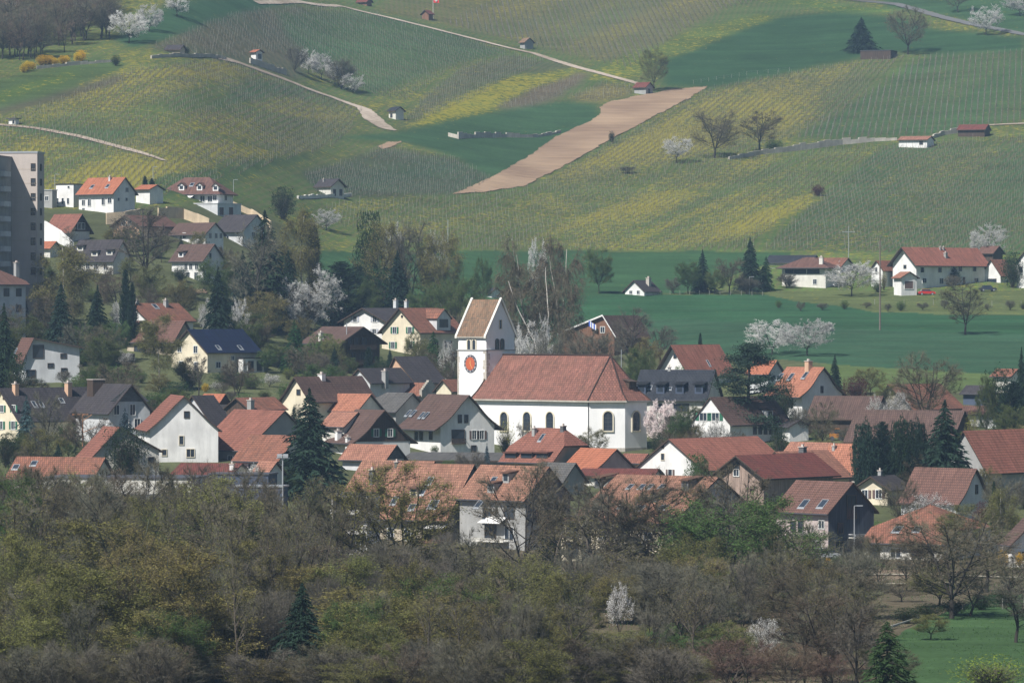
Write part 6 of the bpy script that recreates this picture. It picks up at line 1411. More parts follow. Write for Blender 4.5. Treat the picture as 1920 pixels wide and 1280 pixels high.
# ------------------------------------------------------------------ vehicles, poles, flags
def car(label, px, D, ang, mat, L=4.2, W=1.75, Hh=1.45):
    P = gat(px, D); root = thing('parked_car', label, 'car', P); c, s = math.cos(R(ang)), math.sin(R(ang)); X = Vector((c, s, 0)); Y = Vector((-s, c, 0))
    def q(x, y, z): return P + X * x + Y * y + Z3 * z
    prof = [(-L / 2, .35), (-L / 2, .75), (-L / 2 + .25, .92), (-L * .22, .98), (L * .22, .95), (L / 2 - .35, .85), (L / 2, .65), (L / 2, .35)]
    m = MB(); w = W / 2
    for i in range(len(prof)):
        a_, b_ = prof[i], prof[(i + 1) % len(prof)]; m.poly([q(a_[0], -w, a_[1]), q(b_[0], -w, b_[1]), q(b_[0], w, b_[1]), q(a_[0], w, a_[1])])
    m.poly([q(x, -w, z) for x, z in prof]); m.poly([q(x, w, z) for x, z in prof][::-1])
    m.slab(q(-L * .26, -w * .82, Hh - .06), X * L * .40, Y * W * .82, Z3 * .07); m.build('body', mat, root)
    g_ = MB(); lo = [(-L * .36, .93), (L * .28, .93)]; hi = [(-L * .27, Hh - .05), (L * .14, Hh - .05)]
    B = [q(lo[0][0], -w * .95, .93), q(lo[1][0], -w * .95, .93), q(lo[1][0], w * .95, .93), q(lo[0][0], w * .95, .93)]; T = [q(hi[0][0], -w * .8, Hh - .05), q(hi[1][0], -w * .8, Hh - .05), q(hi[1][0], w * .8, Hh - .05), q(hi[0][0], w * .8, Hh - .05)]
    for i in range(4): g_.poly([B[i], B[(i + 1) % 4], T[(i + 1) % 4], T[i]])
    g_.build('windows', GL, root)
    for x in (-L * .31, L * .31):
        for sg in (-1, 1):
            t_ = MB(); t_.tube(q(x, sg * (w - .2), .32), q(x, sg * (w + .02), .32), .32, .32, 14); wo = t_.build('wheel', DMETAL, root); r_ = MB(); r_.tube(q(x, sg * (w + .02), .32), q(x, sg * (w + .04), .32), .18, .18, 10); r_.build('rim', METAL, wo)
    for sg in (-1, 1):
        h_ = MB(); h_.slab(q(L / 2 - .02, sg * w * .65 - .15, .6), Y * .3, X * .04, Z3 * .14); h_.build('headlight', FRAME, root)
    return root
car('red car parked in front of the big farmhouse', 1737, 1218, 8, plain('red_car_paint', (.50, .03, .025), rough=.3))
car('white van glimpsed through the bare trees on the left', 289, 655, 5, plain('white_car_paint', (.75, .75, .75), rough=.3), L=4.8, W=1.9, Hh=2.1)
car('pale car parked by the pink house', 1544, 668, 20, plain('silver_car_paint', (.5, .52, .55), rough=.3, metal=.3))
car('silver car parked by the yellow bush at the right edge', 1902, 655, 10, MATS['silver_car_paint'])
car('dark car parked by the carport barn', 1852, 1228, 10, plain('dark_car_paint', (.04, .045, .06), rough=.3))
def digger():
    P = gp(1570, 826); root = thing('wheel_loader', 'small orange wheel loader parked behind the orange roofs', 'wheel loader', P); OR = plain('orange_machine_paint', (.42, .17, .03), rough=.45)
    X = Vector((1, 0, 0)); Y = Vector((0, 1, 0)); m = MB(); m.slab(P + Vector((-1.9, -.8, .7)), X * 2.2, Y * 1.6, Z3 * 1.0); m.slab(P + Vector((.3, -.6, .6)), X * .9, Y * 1.2, Z3 * .6); m.build('body', OR, root)
    c = MB(); c.slab(P + Vector((-.7, -.7, 1.7)), X * 1.1, Y * 1.4, Z3 * 1.1); c.build('cab', GL, root); r_ = MB(); r_.slab(P + Vector((-.8, -.8, 2.8)), X * 1.3, Y * 1.6, Z3 * .12); r_.build('cab_roof', OR, root)
    a = MB()
    for s in (-.6, .5): a.slab(P + Vector((.6, s, 1.3)), X * 1.5 - Z3 * .7, Y * .12, Z3 * .2)
    ao = a.build('arm', OR, root); b_ = MB(); b_.slab(P + Vector((2.0, -.9, .15)), X * .7, Y * 1.8, Z3 * .7); b_.build('bucket', DMETAL, ao)
    for x in (-1.3, .8):
        for s in (-1, .7):
            t_ = MB(); t_.tube(P + Vector((x, s, .55)), P + Vector((x, s + .3, .55)), .55, .55, 14); t_.build('wheel', DMETAL, root)
digger(); bpy.data.objects['wheel_loader'].scale = (.72, .72, .72)
WOODP = plain('wooden_pole', (.16, .13, .11), var=.3)
posttube('utility_pole', 'tall wooden pole standing in the corn field at the right', 'pole', 1650, 619, 446, .20, .13, WOODP)
posttube('power_mast', 'thin power mast with one crossarm in the vineyard left of the farmhouse', 'mast', 1591, 492, 424, .08, .06, METAL, arms=[(1.5, 3.2)])
posttube('utility_pole', 'pale pole in front of the dark chalet', 'pole', 650, 692, 605, .13, .09, METAL)
posttube('utility_pole', 'thin pole rising from the vines above the leafing birch', 'pole', 840, 470, 412, .12, .08, METAL)
posttube('floodlight_mast', 'tall floodlight mast in front of the big spruce', 'floodlight', 530, 985, 858, .14, .09, METAL, D=690, lamp='flood')
LG = 'street lamps of the village'
posttube('street_lamp', 'white street lamp in front of the pink house gable', 'street lamp', 1602, 1005, 948, .09, .06, METAL, D=655, lamp='street', group=LG)
posttube('street_lamp', 'street lamp left of the cream bungalow', 'street lamp', 1444, 545, 503, .09, .06, METAL, lamp='street', group=LG)
posttube('street_lamp', 'street lamp beside the garden trees above the corn field', 'street lamp', 1405, 552, 519, .09, .06, METAL, lamp='street', group=LG)
posttube('street_lamp', 'street lamp on the terrace right of the hipped villa', 'street lamp', 438, 368, 337, .09, .06, METAL, lamp='street', group=LG)
posttube('street_lamp', 'thin street lamp above the orange roofed terrace house', 'street lamp', 287, 345, 313, .09, .06, METAL, lamp='street', group=LG)
posttube('street_lamp', 'street lamp behind the white cubic house', 'street lamp', 103, 350, 327, .09, .06, METAL, D=1235, lamp='street', group=LG)
posttube('flagless_pole', 'slim pole with a blue band right of the nave roof', 'pole', 1165, 690, 655, .09, .06, METAL, D=960)
def flag(label, px, yb, yt, mat, w, h, D=None, down=.1, cross=False, side=1):
    if D is None: D = ground_D(px, yb)
    P = gat(px, D); H_ = float(zrow(yt, D)) - P.z; root = thing('flagpole', label, 'flagpole', P); m = MB(); m.tube(P, P + Z3 * H_, .09, .05, 7); m.build('pole', FRAME, root)
    f = MB(); n = 8; z1 = H_ - down
    def q(i, z): x = w * i / n * side; return P + Vector((x + .05, .12 * math.sin(i * 1.3), z1 - z * h - .1 * (i / n) ** 2))
    for i in range(n):
        for k in range(4): f.poly([q(i, k / 4), q(i + 1, k / 4), q(i + 1, (k + 1) / 4), q(i, (k + 1) / 4)])
    fo = f.build('flag', mat, root)
    if cross:
        c = MB(); o = Vector((0, -.16, 0))
        for (i0, i1, z0, z1_) in ((3, 5, .2, .8), (1.6, 6.4, .4, .6)): c.poly([q(i0, z0) + o, q(i1, z0) + o, q(i1, z1_) + o, q(i0, z1_) + o])
        c.build('cross', FRAME, fo)
REDF = plain('red_flag_cloth', (.60, .03, .04), var=.1)
flag('flagpole with a narrow hanging red flag in the garden at the left', 195, 668, 618, REDF, .55, 2.6)
flag('flagpole with a red and white cross flag cut by the top edge', 812, 36, -6, REDF, 2.2, 2.2, cross=True)
def bflag():
    P = Bn.onface(1108, 605)[0] - Bn.b * .9; root = thing('flag', 'blue flag hanging from the gable of the brown barn', 'flag', P); m = MB(); m.tube(P + Bn.b * .9, P + Z3 * .6, .04, .03, 6); m.build('pole', FRAME, root)
    f = MB(); X = -Bn.a
    for i in range(6):
        g0 = P + X * (i * .3) - Z3 * (i * .16) + Z3 * .5 + Bn.b * .1 * math.sin(i * 1.5); g1 = P + X * ((i + 1) * .3) - Z3 * ((i + 1) * .16) + Z3 * .5 + Bn.b * .1 * math.sin(i * 1.5 + 1.5); f.poly([g0, g1, g1 - Z3 * 1.2, g0 - Z3 * 1.2], i % 2)
    f.build('flag_cloth', [plain('blue_flag_cloth', (.06, .12, .5)), FRAME], root)
bflag()
def log(label, p0, p1, r, mat, name='fallen_log', ct='log'):
    a, b = gp(*p0), gp(*p1); m = MB(); m.tube(a + Z3 * (r + .3), b + Z3 * (r + .3), r, r * .7, 8); m.tube(a, a + Z3 * .6, .1, .1, 6); m.tube(b, b + Z3 * .6, .1, .1, 6); tag(m.build(name, mat, None, a), label, ct)
log('pale fallen trunk leaning along the dark hedge at the lower right', (1672, 1182), (1722, 1165), .14, POSTW)
log('short pale log on the dark bank at the lower right', (1805, 1143), (1822, 1137), .12, POSTW)
def pergola():
    P = gp(155, 838); root = thing('timber_frame', 'orange brown timber frame standing in the garden left of the white barn', 'timber frame', P); m = MB(); W_ = plain('orange_timber', (.42, .20, .10))
    h = float(zrow(777, P.y)) - P.z; m.tube(P, P + Z3 * h, .12, .1, 6); m.tube(P + Vector((-1.7, 0, h)), P + Vector((.9, 0, h)), .09, .09, 6); m.tube(P + Vector((0, 0, h * .45)), P + Vector((2.3, 0, h * .62)), .07, .06, 6); m.tube(P + Vector((0, 0, h * .8)), P + Vector((1.5, 0, h)), .06, .06, 6); m.build('post', W_, root)
pergola()
# ------------------------------------------------------------------ trees
T = tree
# slope
T('bare', 1340, 297, 205, 95, 'large round bare tree with a wide crown left of the stone wall')
T('bare', 1424, 282, 208, 85, 'second round bare tree at the foot of the stone wall')
T('blossom', 1268, 306, 256, 52, 'white blossoming tree left of the round bare trees')
T('greenbush', 1452, 284, 262, 34, 'dark green bush under the second round bare tree')
T('budding', 1226, 172, 90, 52, 'dark bare tree rising behind the hut at the top of the ploughed field')
T('spruce', 1615, 98, 33, 50, 'lone dark conifer above the log shed')
T('bare', 1702, 103, 12, 78, 'tall bare tree with a pale trunk right of the log shed')
T('blossom', 1848, 66, 10, 62, 'round grey tree beside the far road at the top right')
T('bare', 1796, 24, -28, 60, 'tree cut by the top edge right of the far road', D=None)
T('blossom', 1912, 30, -12, 60, 'blossoming tree in the top right corner')
T('darkbush', 1147, 268, 246, 12, 'single small bush on the ploughed field')
T('brush', 1176, 325, 312, 34, 'small brown bush below the ploughed field', group='brown bushes below the ploughed field')
T('maroonbush', 1533, 368, 346, 26, 'maroon thicket along the vineyard edge')
T('blossom', 242, 82, 20, 72, 'large white blossoming tree at the edge of the wood')
T('blossom', 280, 60, 8, 52, 'white blossoming tree right of the large one by the wood')
T('blossom', 332, 32, -20, 44, 'white blossoming tree alone on the upper meadow')
T('blossom', 10, 35, -20, 44, 'white blossoming tree inside the wood at the top left')
for i, (x, yb, yt, w_) in enumerate([(52, 134, 114, 20), (78, 124, 103, 22), (94, 122, 104, 22), (118, 122, 104, 18), (152, 116, 94, 20)]):
    T('forsythia', x, yb, yt, w_, ['leftmost yellow forsythia below the wood', 'second yellow forsythia below the wood, left of a touching pair', 'third yellow forsythia below the wood, right of a touching pair', 'fourth small yellow forsythia below the wood', 'rightmost and tallest yellow forsythia below the wood'][i], group='forsythia bushes along the wood')
for k, (x, yb, w_) in enumerate([(60, 130, 16), (44, 137, 14), (86, 124, 16), (104, 123, 18), (125, 121, 15), (146, 118, 16)]): T('forsythia', x, yb, yb - 14 - k % 3 * 3, w_, 'small yellow forsythia filling the hedge along the wood', group='low forsythia in the hedge along the wood')
T('darkbush', 217, 124, 104, 18, 'dark round bush left of the hilltop wall')
T('darkbush', 350, 103, 88, 14, 'dark bush right of the beige hilltop hut')
for i, (x, yb, yt, w_) in enumerate([(552, 135, 86, 44), (578, 140, 92, 34), (603, 150, 100, 40), (628, 162, 118, 34), (662, 176, 138, 40)]):
    T(['brush', 'blossom', 'blossom', 'blossom', 'blossom'][i], x, yb, yt, w_, ['brown bush at the left end of the thicket above the hill road', 'white bush next to the brown one above the hill road', 'broad white bush in the middle of the thicket above the hill road', 'narrow white bush right of the middle of the thicket above the hill road', 'low white bush at the right end of the thicket above the hill road'][i], group='blossoming thicket above the hill road')
T('brush', 640, 168, 110, 60, 'grey brush behind the white bushes above the hill road', group='blossoming thicket above the hill road')
T('greencone' if False else 'darkcypress', 272, 352, 330, 9, 'left of two tiny conifers behind the flat red garage'); T('darkcypress', 285, 352, 334, 9, 'right of two tiny conifers behind the flat red garage')
T('darkbush', 531, 413, 350, 46, 'round dark pine above the dark roofed houses'); T('blossom', 612, 432, 392, 50, 'grey blossoming tree on the vineyard edge right of the round dark pine')
T('blossom', 738, 452, 418, 40, 'pale blossoming tree right of the dark cypress', D=1180); T('blossom', 822, 470, 436, 50, 'pale blossoming tree behind the green birch', D=1200)
T('blossom', 1008, 500, 448, 34, 'white blossoming tree between the two tall brown birches', D=1200)
T('greening', 905, 552, 482, 34, 'small dull green tree at the left of the tall brown birches', D=1160)
T('greening', 1123, 551, 463, 54, 'dark drooping tree right of the tall brown birches')
T('spruce', 1317, 548, 468, 34, 'small conifer left of the tall conifer above the corn field'); T('spruce', 1407, 546, 445, 46, 'tall conifer above the corn field'); T('greenfir', 1436, 545, 480, 28, 'dim conifer right of the tall conifer above the corn field')
T('greening', 1290, 552, 490, 50, 'fresh green tree left of the small conifer above the corn field'); T('bare', 1368, 550, 483, 60, 'bare bushy tree between the small and the tall conifer'); T('greening', 1340, 552, 505, 44, 'low green tree under the small conifer'); T('brush', 1262, 552, 520, 30, 'grey bush left of the fresh green tree'); T('brush', 1400, 552, 520, 50, 'brown bush under the tall conifer')
T('blossom', 1597, 556, 490, 88, 'broad white blossoming tree in front of the cream bungalow'); T('blossom', 1852, 490, 420, 66, 'white blossoming tree behind the big farmhouse')
T('greenbush', 1645, 548, 525, 22, 'dark hedge bush right of the broad white blossoming tree'); T('yellowbush', 1657, 545, 508, 14, 'yellow green bush beside the utility pole'); T('darkcypress', 1786, 535, 500, 28, 'small dark tree in front of the big farmhouse'); T('brush', 1790, 545, 515, 38, 'brown bush in front of the big farmhouse')
T('darkbush', 1898, 540, 472, 40, 'dark green tree at the right of the carport barn'); T('brush', 1475, 540, 512, 40, 'bush in front of the cream bungalow', group='bushes round the cream bungalow'); T('darkbush', 1480, 538, 518, 14, 'small dark cone bush at the bungalow wall', group='bushes round the cream bungalow')
T('bare', 1810, 628, 530, 96, 'bare tree with a short thick trunk standing in the corn field'); 
T('blossom', 1448, 666, 600, 92, 'left of the two white cherry trees in the field'); T('blossom', 1513, 667, 598, 98, 'right of the two white cherry trees in the field')
for i, x in enumerate(range(1468, 1925, 38)): T('brush' if i % 3 else 'greenbush', x + (i * 37) % 17 - 8, 577 + (i * 7) % 9, 562 + (i * 11) % 8, 13 + (i * 5) % 12, 'small orchard bush in the row below the bungalow and farmhouse', group='orchard bushes in a row')
# left middle wood
T('greenbirch', 118, 640, 462, 130, 'large pale green willow in front of the dark roofed terrace'); T('tallbare', 270, 560, 385, 120, 'tall bare brown tree in front of the peach lattice gable')
T('spruce', 115, 680, 528, 58, 'dark spruce behind the modern grey house'); T('spruce', 182, 685, 535, 60, 'dark spruce left of the red flag'); T('spruce', 46, 640, 548, 26, 'narrow dark conifer left of the dark spruce pair'); T('darkcypress', 236, 590, 505, 22, 'narrow dark conifer left of the white gabled house', D=1000)
T('darkcypress', 248, 600, 530, 20, 'second narrow dark conifer in front of the tall bare tree', D=995)
T('spruce', 8, 760, 568, 60, 'dark conifer at the left edge in front of the modern house', D=880); T('darkbush', 30, 762, 660, 40, 'dark bush left of the modern house', D=875)
T('spruce', 408, 640, 500, 62, 'dark spruce left of the white magnolia like tree', D=980); T('spruce', 498, 585, 395, 105, 'broad brown green spruce above the solar roofed house', D=1060); T('spruce', 455, 600, 470, 60, 'small spruce left of the broad brown green one', D=1050)
T('tallbare', 480, 600, 420, 100, 'brown bare tree in front of the broad spruce', D=1045); T('greenbirch', 565, 560, 392, 90, 'olive birch with a white trunk left of the vineyard edge', D=1080); T('darkcypress', 590, 540, 420, 24, 'narrow dark conifer right of the olive birch', D=1085)
T('blossom', 578, 640, 503, 108, 'large white blossoming tree in the middle of the wood', D=1060); T('blossom', 450, 640, 562, 40, 'white blossoming tree above the solar roof', D=990); T('blossom', 392, 610, 560, 40, 'pale blossoming tree left of the dark spruce', D=1000)
T('darkcypress', 640, 625, 490, 90, 'broad dark conifer right of the large white blossoming tree', D=1105); T('spruce', 620, 620, 520, 60, 'low dark conifer behind the dark chalet', D=1095)
T('ivycolumn', 695, 560, 397, 56, 'tall dark green cypress above the white gabled house', D=1122); T('budding', 718, 590, 418, 105, 'big ivy clad bare tree right of the dark cypress', D=1115); T('darkbush', 715, 590, 500, 90, 'dark undergrowth below the ivy clad tree', D=1110); T('darkcypress', 670, 590, 495, 40, 'dark conifer left of the ivy clad tree', D=1112)
T('tallbare', 775, 585, 410, 80, 'tall slender bare tree right of the ivy clad tree', D=1112); T('greenbirch', 828, 590, 432, 92, 'green birch with a white trunk left of the tower', D=1112); T('spruce', 745, 600, 470, 60, 'dark spruce behind the slender bare tree', D=1108); T('darkcypress', 655, 600, 520, 50, 'dark conifer between the broad dark conifer and the ivy clad tree', D=1108); T('spruce', 540, 600, 470, 60, 'dark conifer left of the large white blossoming tree', D=1075); T('spruce', 425, 640, 540, 50, 'dark spruce above the right end of the solar roof', D=1000); T('greening', 860, 595, 520, 90, 'low fresh green trees behind the tower left side', D=1100); T('greening', 795, 595, 530, 70, 'low fresh green tree right of the dark conifers', D=1105)
T('tallbare', 800, 590, 440, 50, 'thin bare tree between the slender tree and the green birch', D=1118)
T('birch', 978, 650, 447, 110, 'left of the two tall brown birches behind the church', D=1010); T('birch', 1050, 650, 445, 105, 'right of the two tall brown birches behind the church', D=1005); T('birch', 1015, 655, 500, 130, 'lower brown birch in front of the two tall ones', D=1000)
T('blossom', 1000, 672, 598, 72, 'grey white blossoming tree behind the nave', D=985); T('blossom', 968, 672, 620, 40, 'small grey blossoming tree beside the tower', D=980); T('brush', 1030, 680, 620, 60, 'brown bush behind the nave', D=980); T('brush', 1110, 680, 620, 110, 'pruned pale brown bush in front of the wooden barn', D=985)
T('tallbare', 1182, 668, 575, 80, 'dim bare tree in front of the barn roof', D=1010); T('budding', 1215, 690, 632, 60, 'brown green tree between the barn and the slate roof', D=970); T('greening', 1200, 690, 650, 60, 'olive bush behind the slate roof', D=965); T('tallbare', 1240, 660, 610, 70, 'faint bare trees at the edge of the corn field', D=1040); T('darkcypress', 1313, 650, 624, 10, 'tiny dark conifer on the field above the orange red roof', D=1000)
T('greenbush', 1275, 705, 686, 26, 'green bush under the white gable above the slate roof', D=930)
T('pine', 1402, 790, 643, 140, 'large spreading pine in front of the glowing orange roof', D=872); T('darkbush', 1470, 760, 705, 40, 'dark green tree right of the spreading pine', D=885)
T('spruce', 1565, 745, 664, 30, 'slim dark spruce right of the bluish gable', D=926); T('maroonbush', 1605, 748, 706, 52, 'maroon leaved bush right of the slim spruce', D=924); T('budding', 1632, 745, 688, 62, 'faint green bare tree behind the maroon bush', D=932)
T('bare', 1735, 800, 660, 130, 'large bare tree in front of the rusty barn roof', D=880); T('budding', 1660, 765, 720, 50, 'small budding tree left of the crumbling gable', D=890)
T('whitebush', 1680, 770, 735, 50, 'white blossoming shrub against the crumbling gable', D=872); T('whitebush', 1640, 770, 740, 36, 'small white blossoming shrub left of the crumbling gable', D=870)
for i, (x, yt, w_) in enumerate([(1875, 690, 60), (1915, 650, 34), (1850, 700, 40), (1900, 715, 60)]): T(['darkbush', 'spruce', 'greening', 'darkcypress'][i], x, 790, yt, w_, ['dark green tree at the right edge below the field', 'dark conifer cut by the right edge below the field', 'light green tree left of the dark tree at the right edge', 'dark conifer between the greenhouse and the right edge'][i], D=870 - i * 5)
T('greening', 1900, 800, 758, 60, 'green garden tree above the big red barn', D=845); T('yellowbush', 1822, 800, 770, 26, 'yellow green bush beside the grey barn gable', D=840)
# around the church and village centre
T('greenfir', 812, 700, 622, 46, 'green fir in front of the cream house', D=985); T('budding', 780, 670, 622, 44, 'budding tree in front of the green shutters', D=990); T('whitebush', 838, 690, 640, 30, 'white blossoming shrub left of the tower', D=975); T('darkcypress', 692, 690, 650, 18, 'small dark conifer in front of the chalet', D=985); T('darkbush', 712, 688, 668, 22, 'dark shrub at the corner of the chalet', D=980)
T('greenbush', 865, 700, 680, 26, 'green bush between the fir and the tower', D=965)
for i, (k, x, yb, yt, w_) in enumerate([('greenbush', 605, 690, 625, 60), ('greenfir', 552, 700, 600, 46), ('budding', 625, 695, 632, 46), ('darkcypress', 560, 690, 615, 14), ('greening', 520, 690, 640, 50), ('maroonbush', 575, 700, 670, 40), ('yellowbush', 540, 712, 688, 24), ('brush', 595, 705, 660, 50), ('whitebush', 505, 725, 700, 40), ('darkbush', 430, 722, 695, 70), ('greenbush', 470, 730, 700, 50), ('greening', 500, 700, 655, 40), ('greenbush', 655, 700, 670, 30)]):
    T(k, x, yb, yt, w_, ['round green bush in front of the chalet roof', 'yellowish fir left of the chalet', 'olive tree leaning on the chalet gable', 'thin dark conifer left of the chalet', 'light green tree right of the solar roof', 'dark red bush below the chalet', 'small bright yellow green bush above the long brown roof', 'brown bush below the round green bush', 'low white blossoming shrub above the long brown roof', 'dark hedge below the solar roofed house', 'green hedge right below the solar roofed house', 'green tree beside the glazed porch', 'green bush at the foot of the pale pole'][i])
T('greenbirch', 300, 725, 590, 84, 'leafing birch left of the cream gable with the solar roof', D=925); T('darkbush', 356, 722, 690, 40, 'dark green hedge under the cream gable', D=930); T('forsythia', 385, 735, 718, 14, 'small yellow bush below the solar roofed house', D=925)
T('greenbush', 220, 708, 684, 80, 'green lawn shrubs behind the long dark roof', D=930); T('greenbush', 160, 722, 698, 50, 'green shrubs right of the modern house', D=925); T('darkbush', 60, 725, 708, 40, 'dark shrubs at the foot of the modern house', D=930); T('brush', 120, 715, 695, 30, 'brown shrub in front of the modern house', D=932)
T('whitebush', 222, 600, 566, 30, 'pale blossoming shrub behind the white gable', D=1010); T('greenbush', 290, 750, 735, 60, 'bush row behind the white barn', D=890); T('darkbush', 330, 745, 715, 60, 'dark hedge above the white barn roof', D=900)
T('bluespruce', 50, 850, 742, 44, 'blue spruce in front of the cream gable at the left', D=800); T('bluespruce', 234, 860, 765, 44, 'blue spruce left of the white barn', D=785); T('darkbush', 235, 880, 800, 80, 'dark yew below the second blue spruce', D=775); T('tallbare', 88, 860, 735, 60, 'bare tree right of the blue spruce in front of the dark roof', D=795)
T('greening', 128, 850, 790, 46, 'fresh green tree in front of the long dark roof', D=798); T('bare', 160, 860, 768, 90, 'bare tree in front of the farm wing', D=790); T('darkbush', 12, 860, 812, 40, 'dark bush under the cream gable at the left edge', D=790); T('tallbare', 195, 860, 790, 60, 'bare tree left of the second blue spruce', D=786)
T('spruce', 582, 905, 728, 118, 'big dark spruce in the middle of the village', D=748)
T('yellowbush', 948, 830, 788, 36, 'yellow green tree in front of the nave wall', D=845); T('bare', 983, 835, 790, 32, 'small bare tree in front of the nave windows', D=842); T('bluespruce', 913, 862, 830, 18, 'little blue conifer right of the loggia house', D=775)
T('brush', 880, 870, 845, 60, 'bush behind the grey sheet roof', D=775)
T('pinkblossom', 1238, 830, 752, 56, 'pink white magnolia right of the choir', D=862); T('brush', 1268, 830, 775, 60, 'brown garden bush right of the magnolia', D=858); T('darkbush', 1232, 850, 810, 30, 'dark bush under the magnolia', D=850); T('whitebush', 1345, 820, 785, 50, 'climbing white shrub on the white gable with green shutters', D=832)
T('greenbush', 1308, 900, 850, 46, 'yellowish thuja in front of the long red roof', D=738); T('brush', 1300, 822, 795, 46, 'low garden bush left of the green shutter gable', D=840); T('darkbush', 1462, 845, 800, 36, 'dark bush in front of the blue shaded wall', D=825); T('bare', 1540, 830, 752, 66, 'dense bare tree in front of the long brown barn', D=838); T('brush', 1500, 782, 762, 40, 'bush below the bluish flared gable', D=870)
for i, (x, yt, w_) in enumerate([(1622, 793, 48), (1655, 790, 46), (1690, 786, 48), (1722, 790, 44)]): T('yewhedge' if i != 1 else 'darkcypress', x, 895, yt, w_, ['leftmost dark conifer of the tall conifer row', 'second dark conifer of the tall conifer row', 'third dark conifer of the tall conifer row', 'fourth dark conifer of the tall conifer row'][i], D=755, group='tall conifer row at the right')
T('spruce', 1770, 905, 750, 105, 'tallest spruce at the right end of the conifer row', D=750)
T('whitebush', 1745, 955, 925, 80, 'white blossoming shrubs in front of the long brown barn roof', D=700); T('bare', 1690, 960, 895, 80, 'bare tree between the cream gable and the brown barn', D=705); T('darkcypress', 1864, 950, 902, 12, 'small pointed conifer right of the bluish barn gable', D=705); T('brush', 1890, 955, 890, 80, 'grey brush at the right edge beside the barn', D=710)
T('greenbirch', 1880, 1050, 915, 74, 'olive birch with a white stem at the right', D=670); T('maroonbush', 1838, 975, 940, 30, 'maroon bush behind the red tiled bungalow', D=695); T('budding', 1808, 1060, 945, 90, 'budding tree covering the right end of the red tiled bungalow', D=655); T('forsythia', 1880, 1055, 1030, 20, 'yellow forsythia left of the white house at the lower right edge', D=652); T('forsythia', 1912, 1058, 1035, 16, 'yellow forsythia at the wall of the white house at the lower right edge', D=650)
T('whitebush', 1520, 1052, 985, 46, 'white blossoming shrub against the pink wall', D=662); T('forsythia', 1552, 1060, 1045, 12, 'tiny yellow bush below the pink house', D=655); T('greenbush', 1572, 1066, 1040, 26, 'green bush below the dark timber gable', D=652); T('brush', 1612, 1060, 1000, 50, 'brown bush left of the red tiled bungalow', D=655); T('greenbush', 1620, 1072, 1048, 60, 'green hedge in front of the red tiled bungalow', D=645)
T('whitebush', 470, 892, 870, 44, 'white blossoming shrub above the dark blue shed', D=738)
# screen of trees along the stream
FG = 'bare and budding trees of the wooded foreground'
T('budding', 745, 1165, 868, 235, 'big olive budding tree with a forked dark trunk left of the centre', D=560)
T('bare', 985, 1130, 862, 190, 'tall bare tree with a forked trunk in front of the slate gable', D=590); T('ivycolumn', 1033, 1115, 955, 46, 'dark ivy clad tree just right of the forked bare tree', D=596)
T('bare', 1180, 1135, 885, 190, 'tall spreading bare tree in front of the wide orange roof', D=588); T('tallbare', 1110, 1125, 905, 100, 'thin bare tree left of the spreading one before the wide orange roof', D=598)
T('greening', 1385, 1185, 930, 250, 'dense olive green tree in front of the wide orange house', D=560); T('bare', 1372, 1140, 868, 190, 'brown bare treetop rising above the dense olive green tree', D=590); T('budding', 1300, 1185, 1000, 130, 'olive tree with an ivy dark trunk left of the dense one', D=552)
T('budding', 1465, 1120, 985, 90, 'yellow olive tree left of the pink house', D=600)
T('bare', 1520, 1230, 1055, 230, 'broad rounded bare tree below the pink house', D=500); T('bare', 1645, 1130, 1000, 70, 'small twisted bare tree below the red tiled bungalow', D=590); T('tallbare', 1700, 1130, 1040, 50, 'narrow dark tree next to the twisted bare tree', D=592)
T('bare', 1785, 1275, 955, 210, 'large bare tree over the bright grass at the lower right', D=540); T('tallbare', 1905, 1250, 1080, 110, 'bare tree at the right edge over the bright grass', D=500)
T('layered', 235, 1230, 975, 300, 'large yellow olive tree with layered branches at the left', D=505); T('layered', 150, 1300, 1080, 260, 'lower yellow olive tree at the left below the large one', D=455); T('layered', 330, 1290, 1130, 260, 'yellow olive tree in front of the large layered tree', D=450)
T('bare', 65, 1160, 875, 150, 'bare tree with two straight dark trunks in front of the white cube', D=570); T('greening', 15, 1180, 885, 110, 'dull green tree at the left edge', D=560); T('bare', 190, 1120, 880, 170, 'bare tree in front of the flat roofed white building', D=598)
T('bare', 275, 1120, 862, 150, 'bare tree with many stems before the flat roofed building', D=602); T('budding', 400, 1150, 895, 190, 'brown green tree in front of the dark blue shed', D=575); T('bare', 445, 1200, 940, 210, 'big bare tree below the floodlight mast', D=520)
T('tallbare', 555, 1160, 935, 120, 'open bare tree right of the floodlight mast', D=560); T('bare', 635, 1170, 905, 160, 'bare tree in front of the white balcony block', D=555); T('spruce', 566, 1290, 1092, 112, 'dark spruce in the lower left centre', D=440); T('spruce', 470, 1275, 1165, 70, 'dim dark conifer left of the lower spruce', D=478)
T('layered', 725, 1300, 1105, 300, 'broad yellow olive tree low in the left centre', D=460); T('layered', 440, 1300, 1175, 110, 'small layered olive tree left of the lower spruce', D=450)
T('tallbare', 870, 1200, 1010, 110, 'thin bare saplings under the second front row house', D=540); T('whitebush', 1162, 1210, 1092, 46, 'white blossoming bush low in the centre', D=510); T('whitebush', 1435, 1230, 1158, 62, 'white blossoming bush low in the right centre', D=478)
T('greenfir', 1665, 1320, 1165, 110, 'dark fir with ragged branches at the bottom right', D=405)
T('yellowbush', 470, 1310, 1238, 130, 'bright yellow green bush at the bottom edge left of centre', D=430); T('yellowbush', 1860, 1320, 1225, 150, 'yellow green bush in the bottom right corner', D=432); T('budding', 1220, 1300, 1172, 120, 'olive bush low right of the white blossoming bush', D=460)
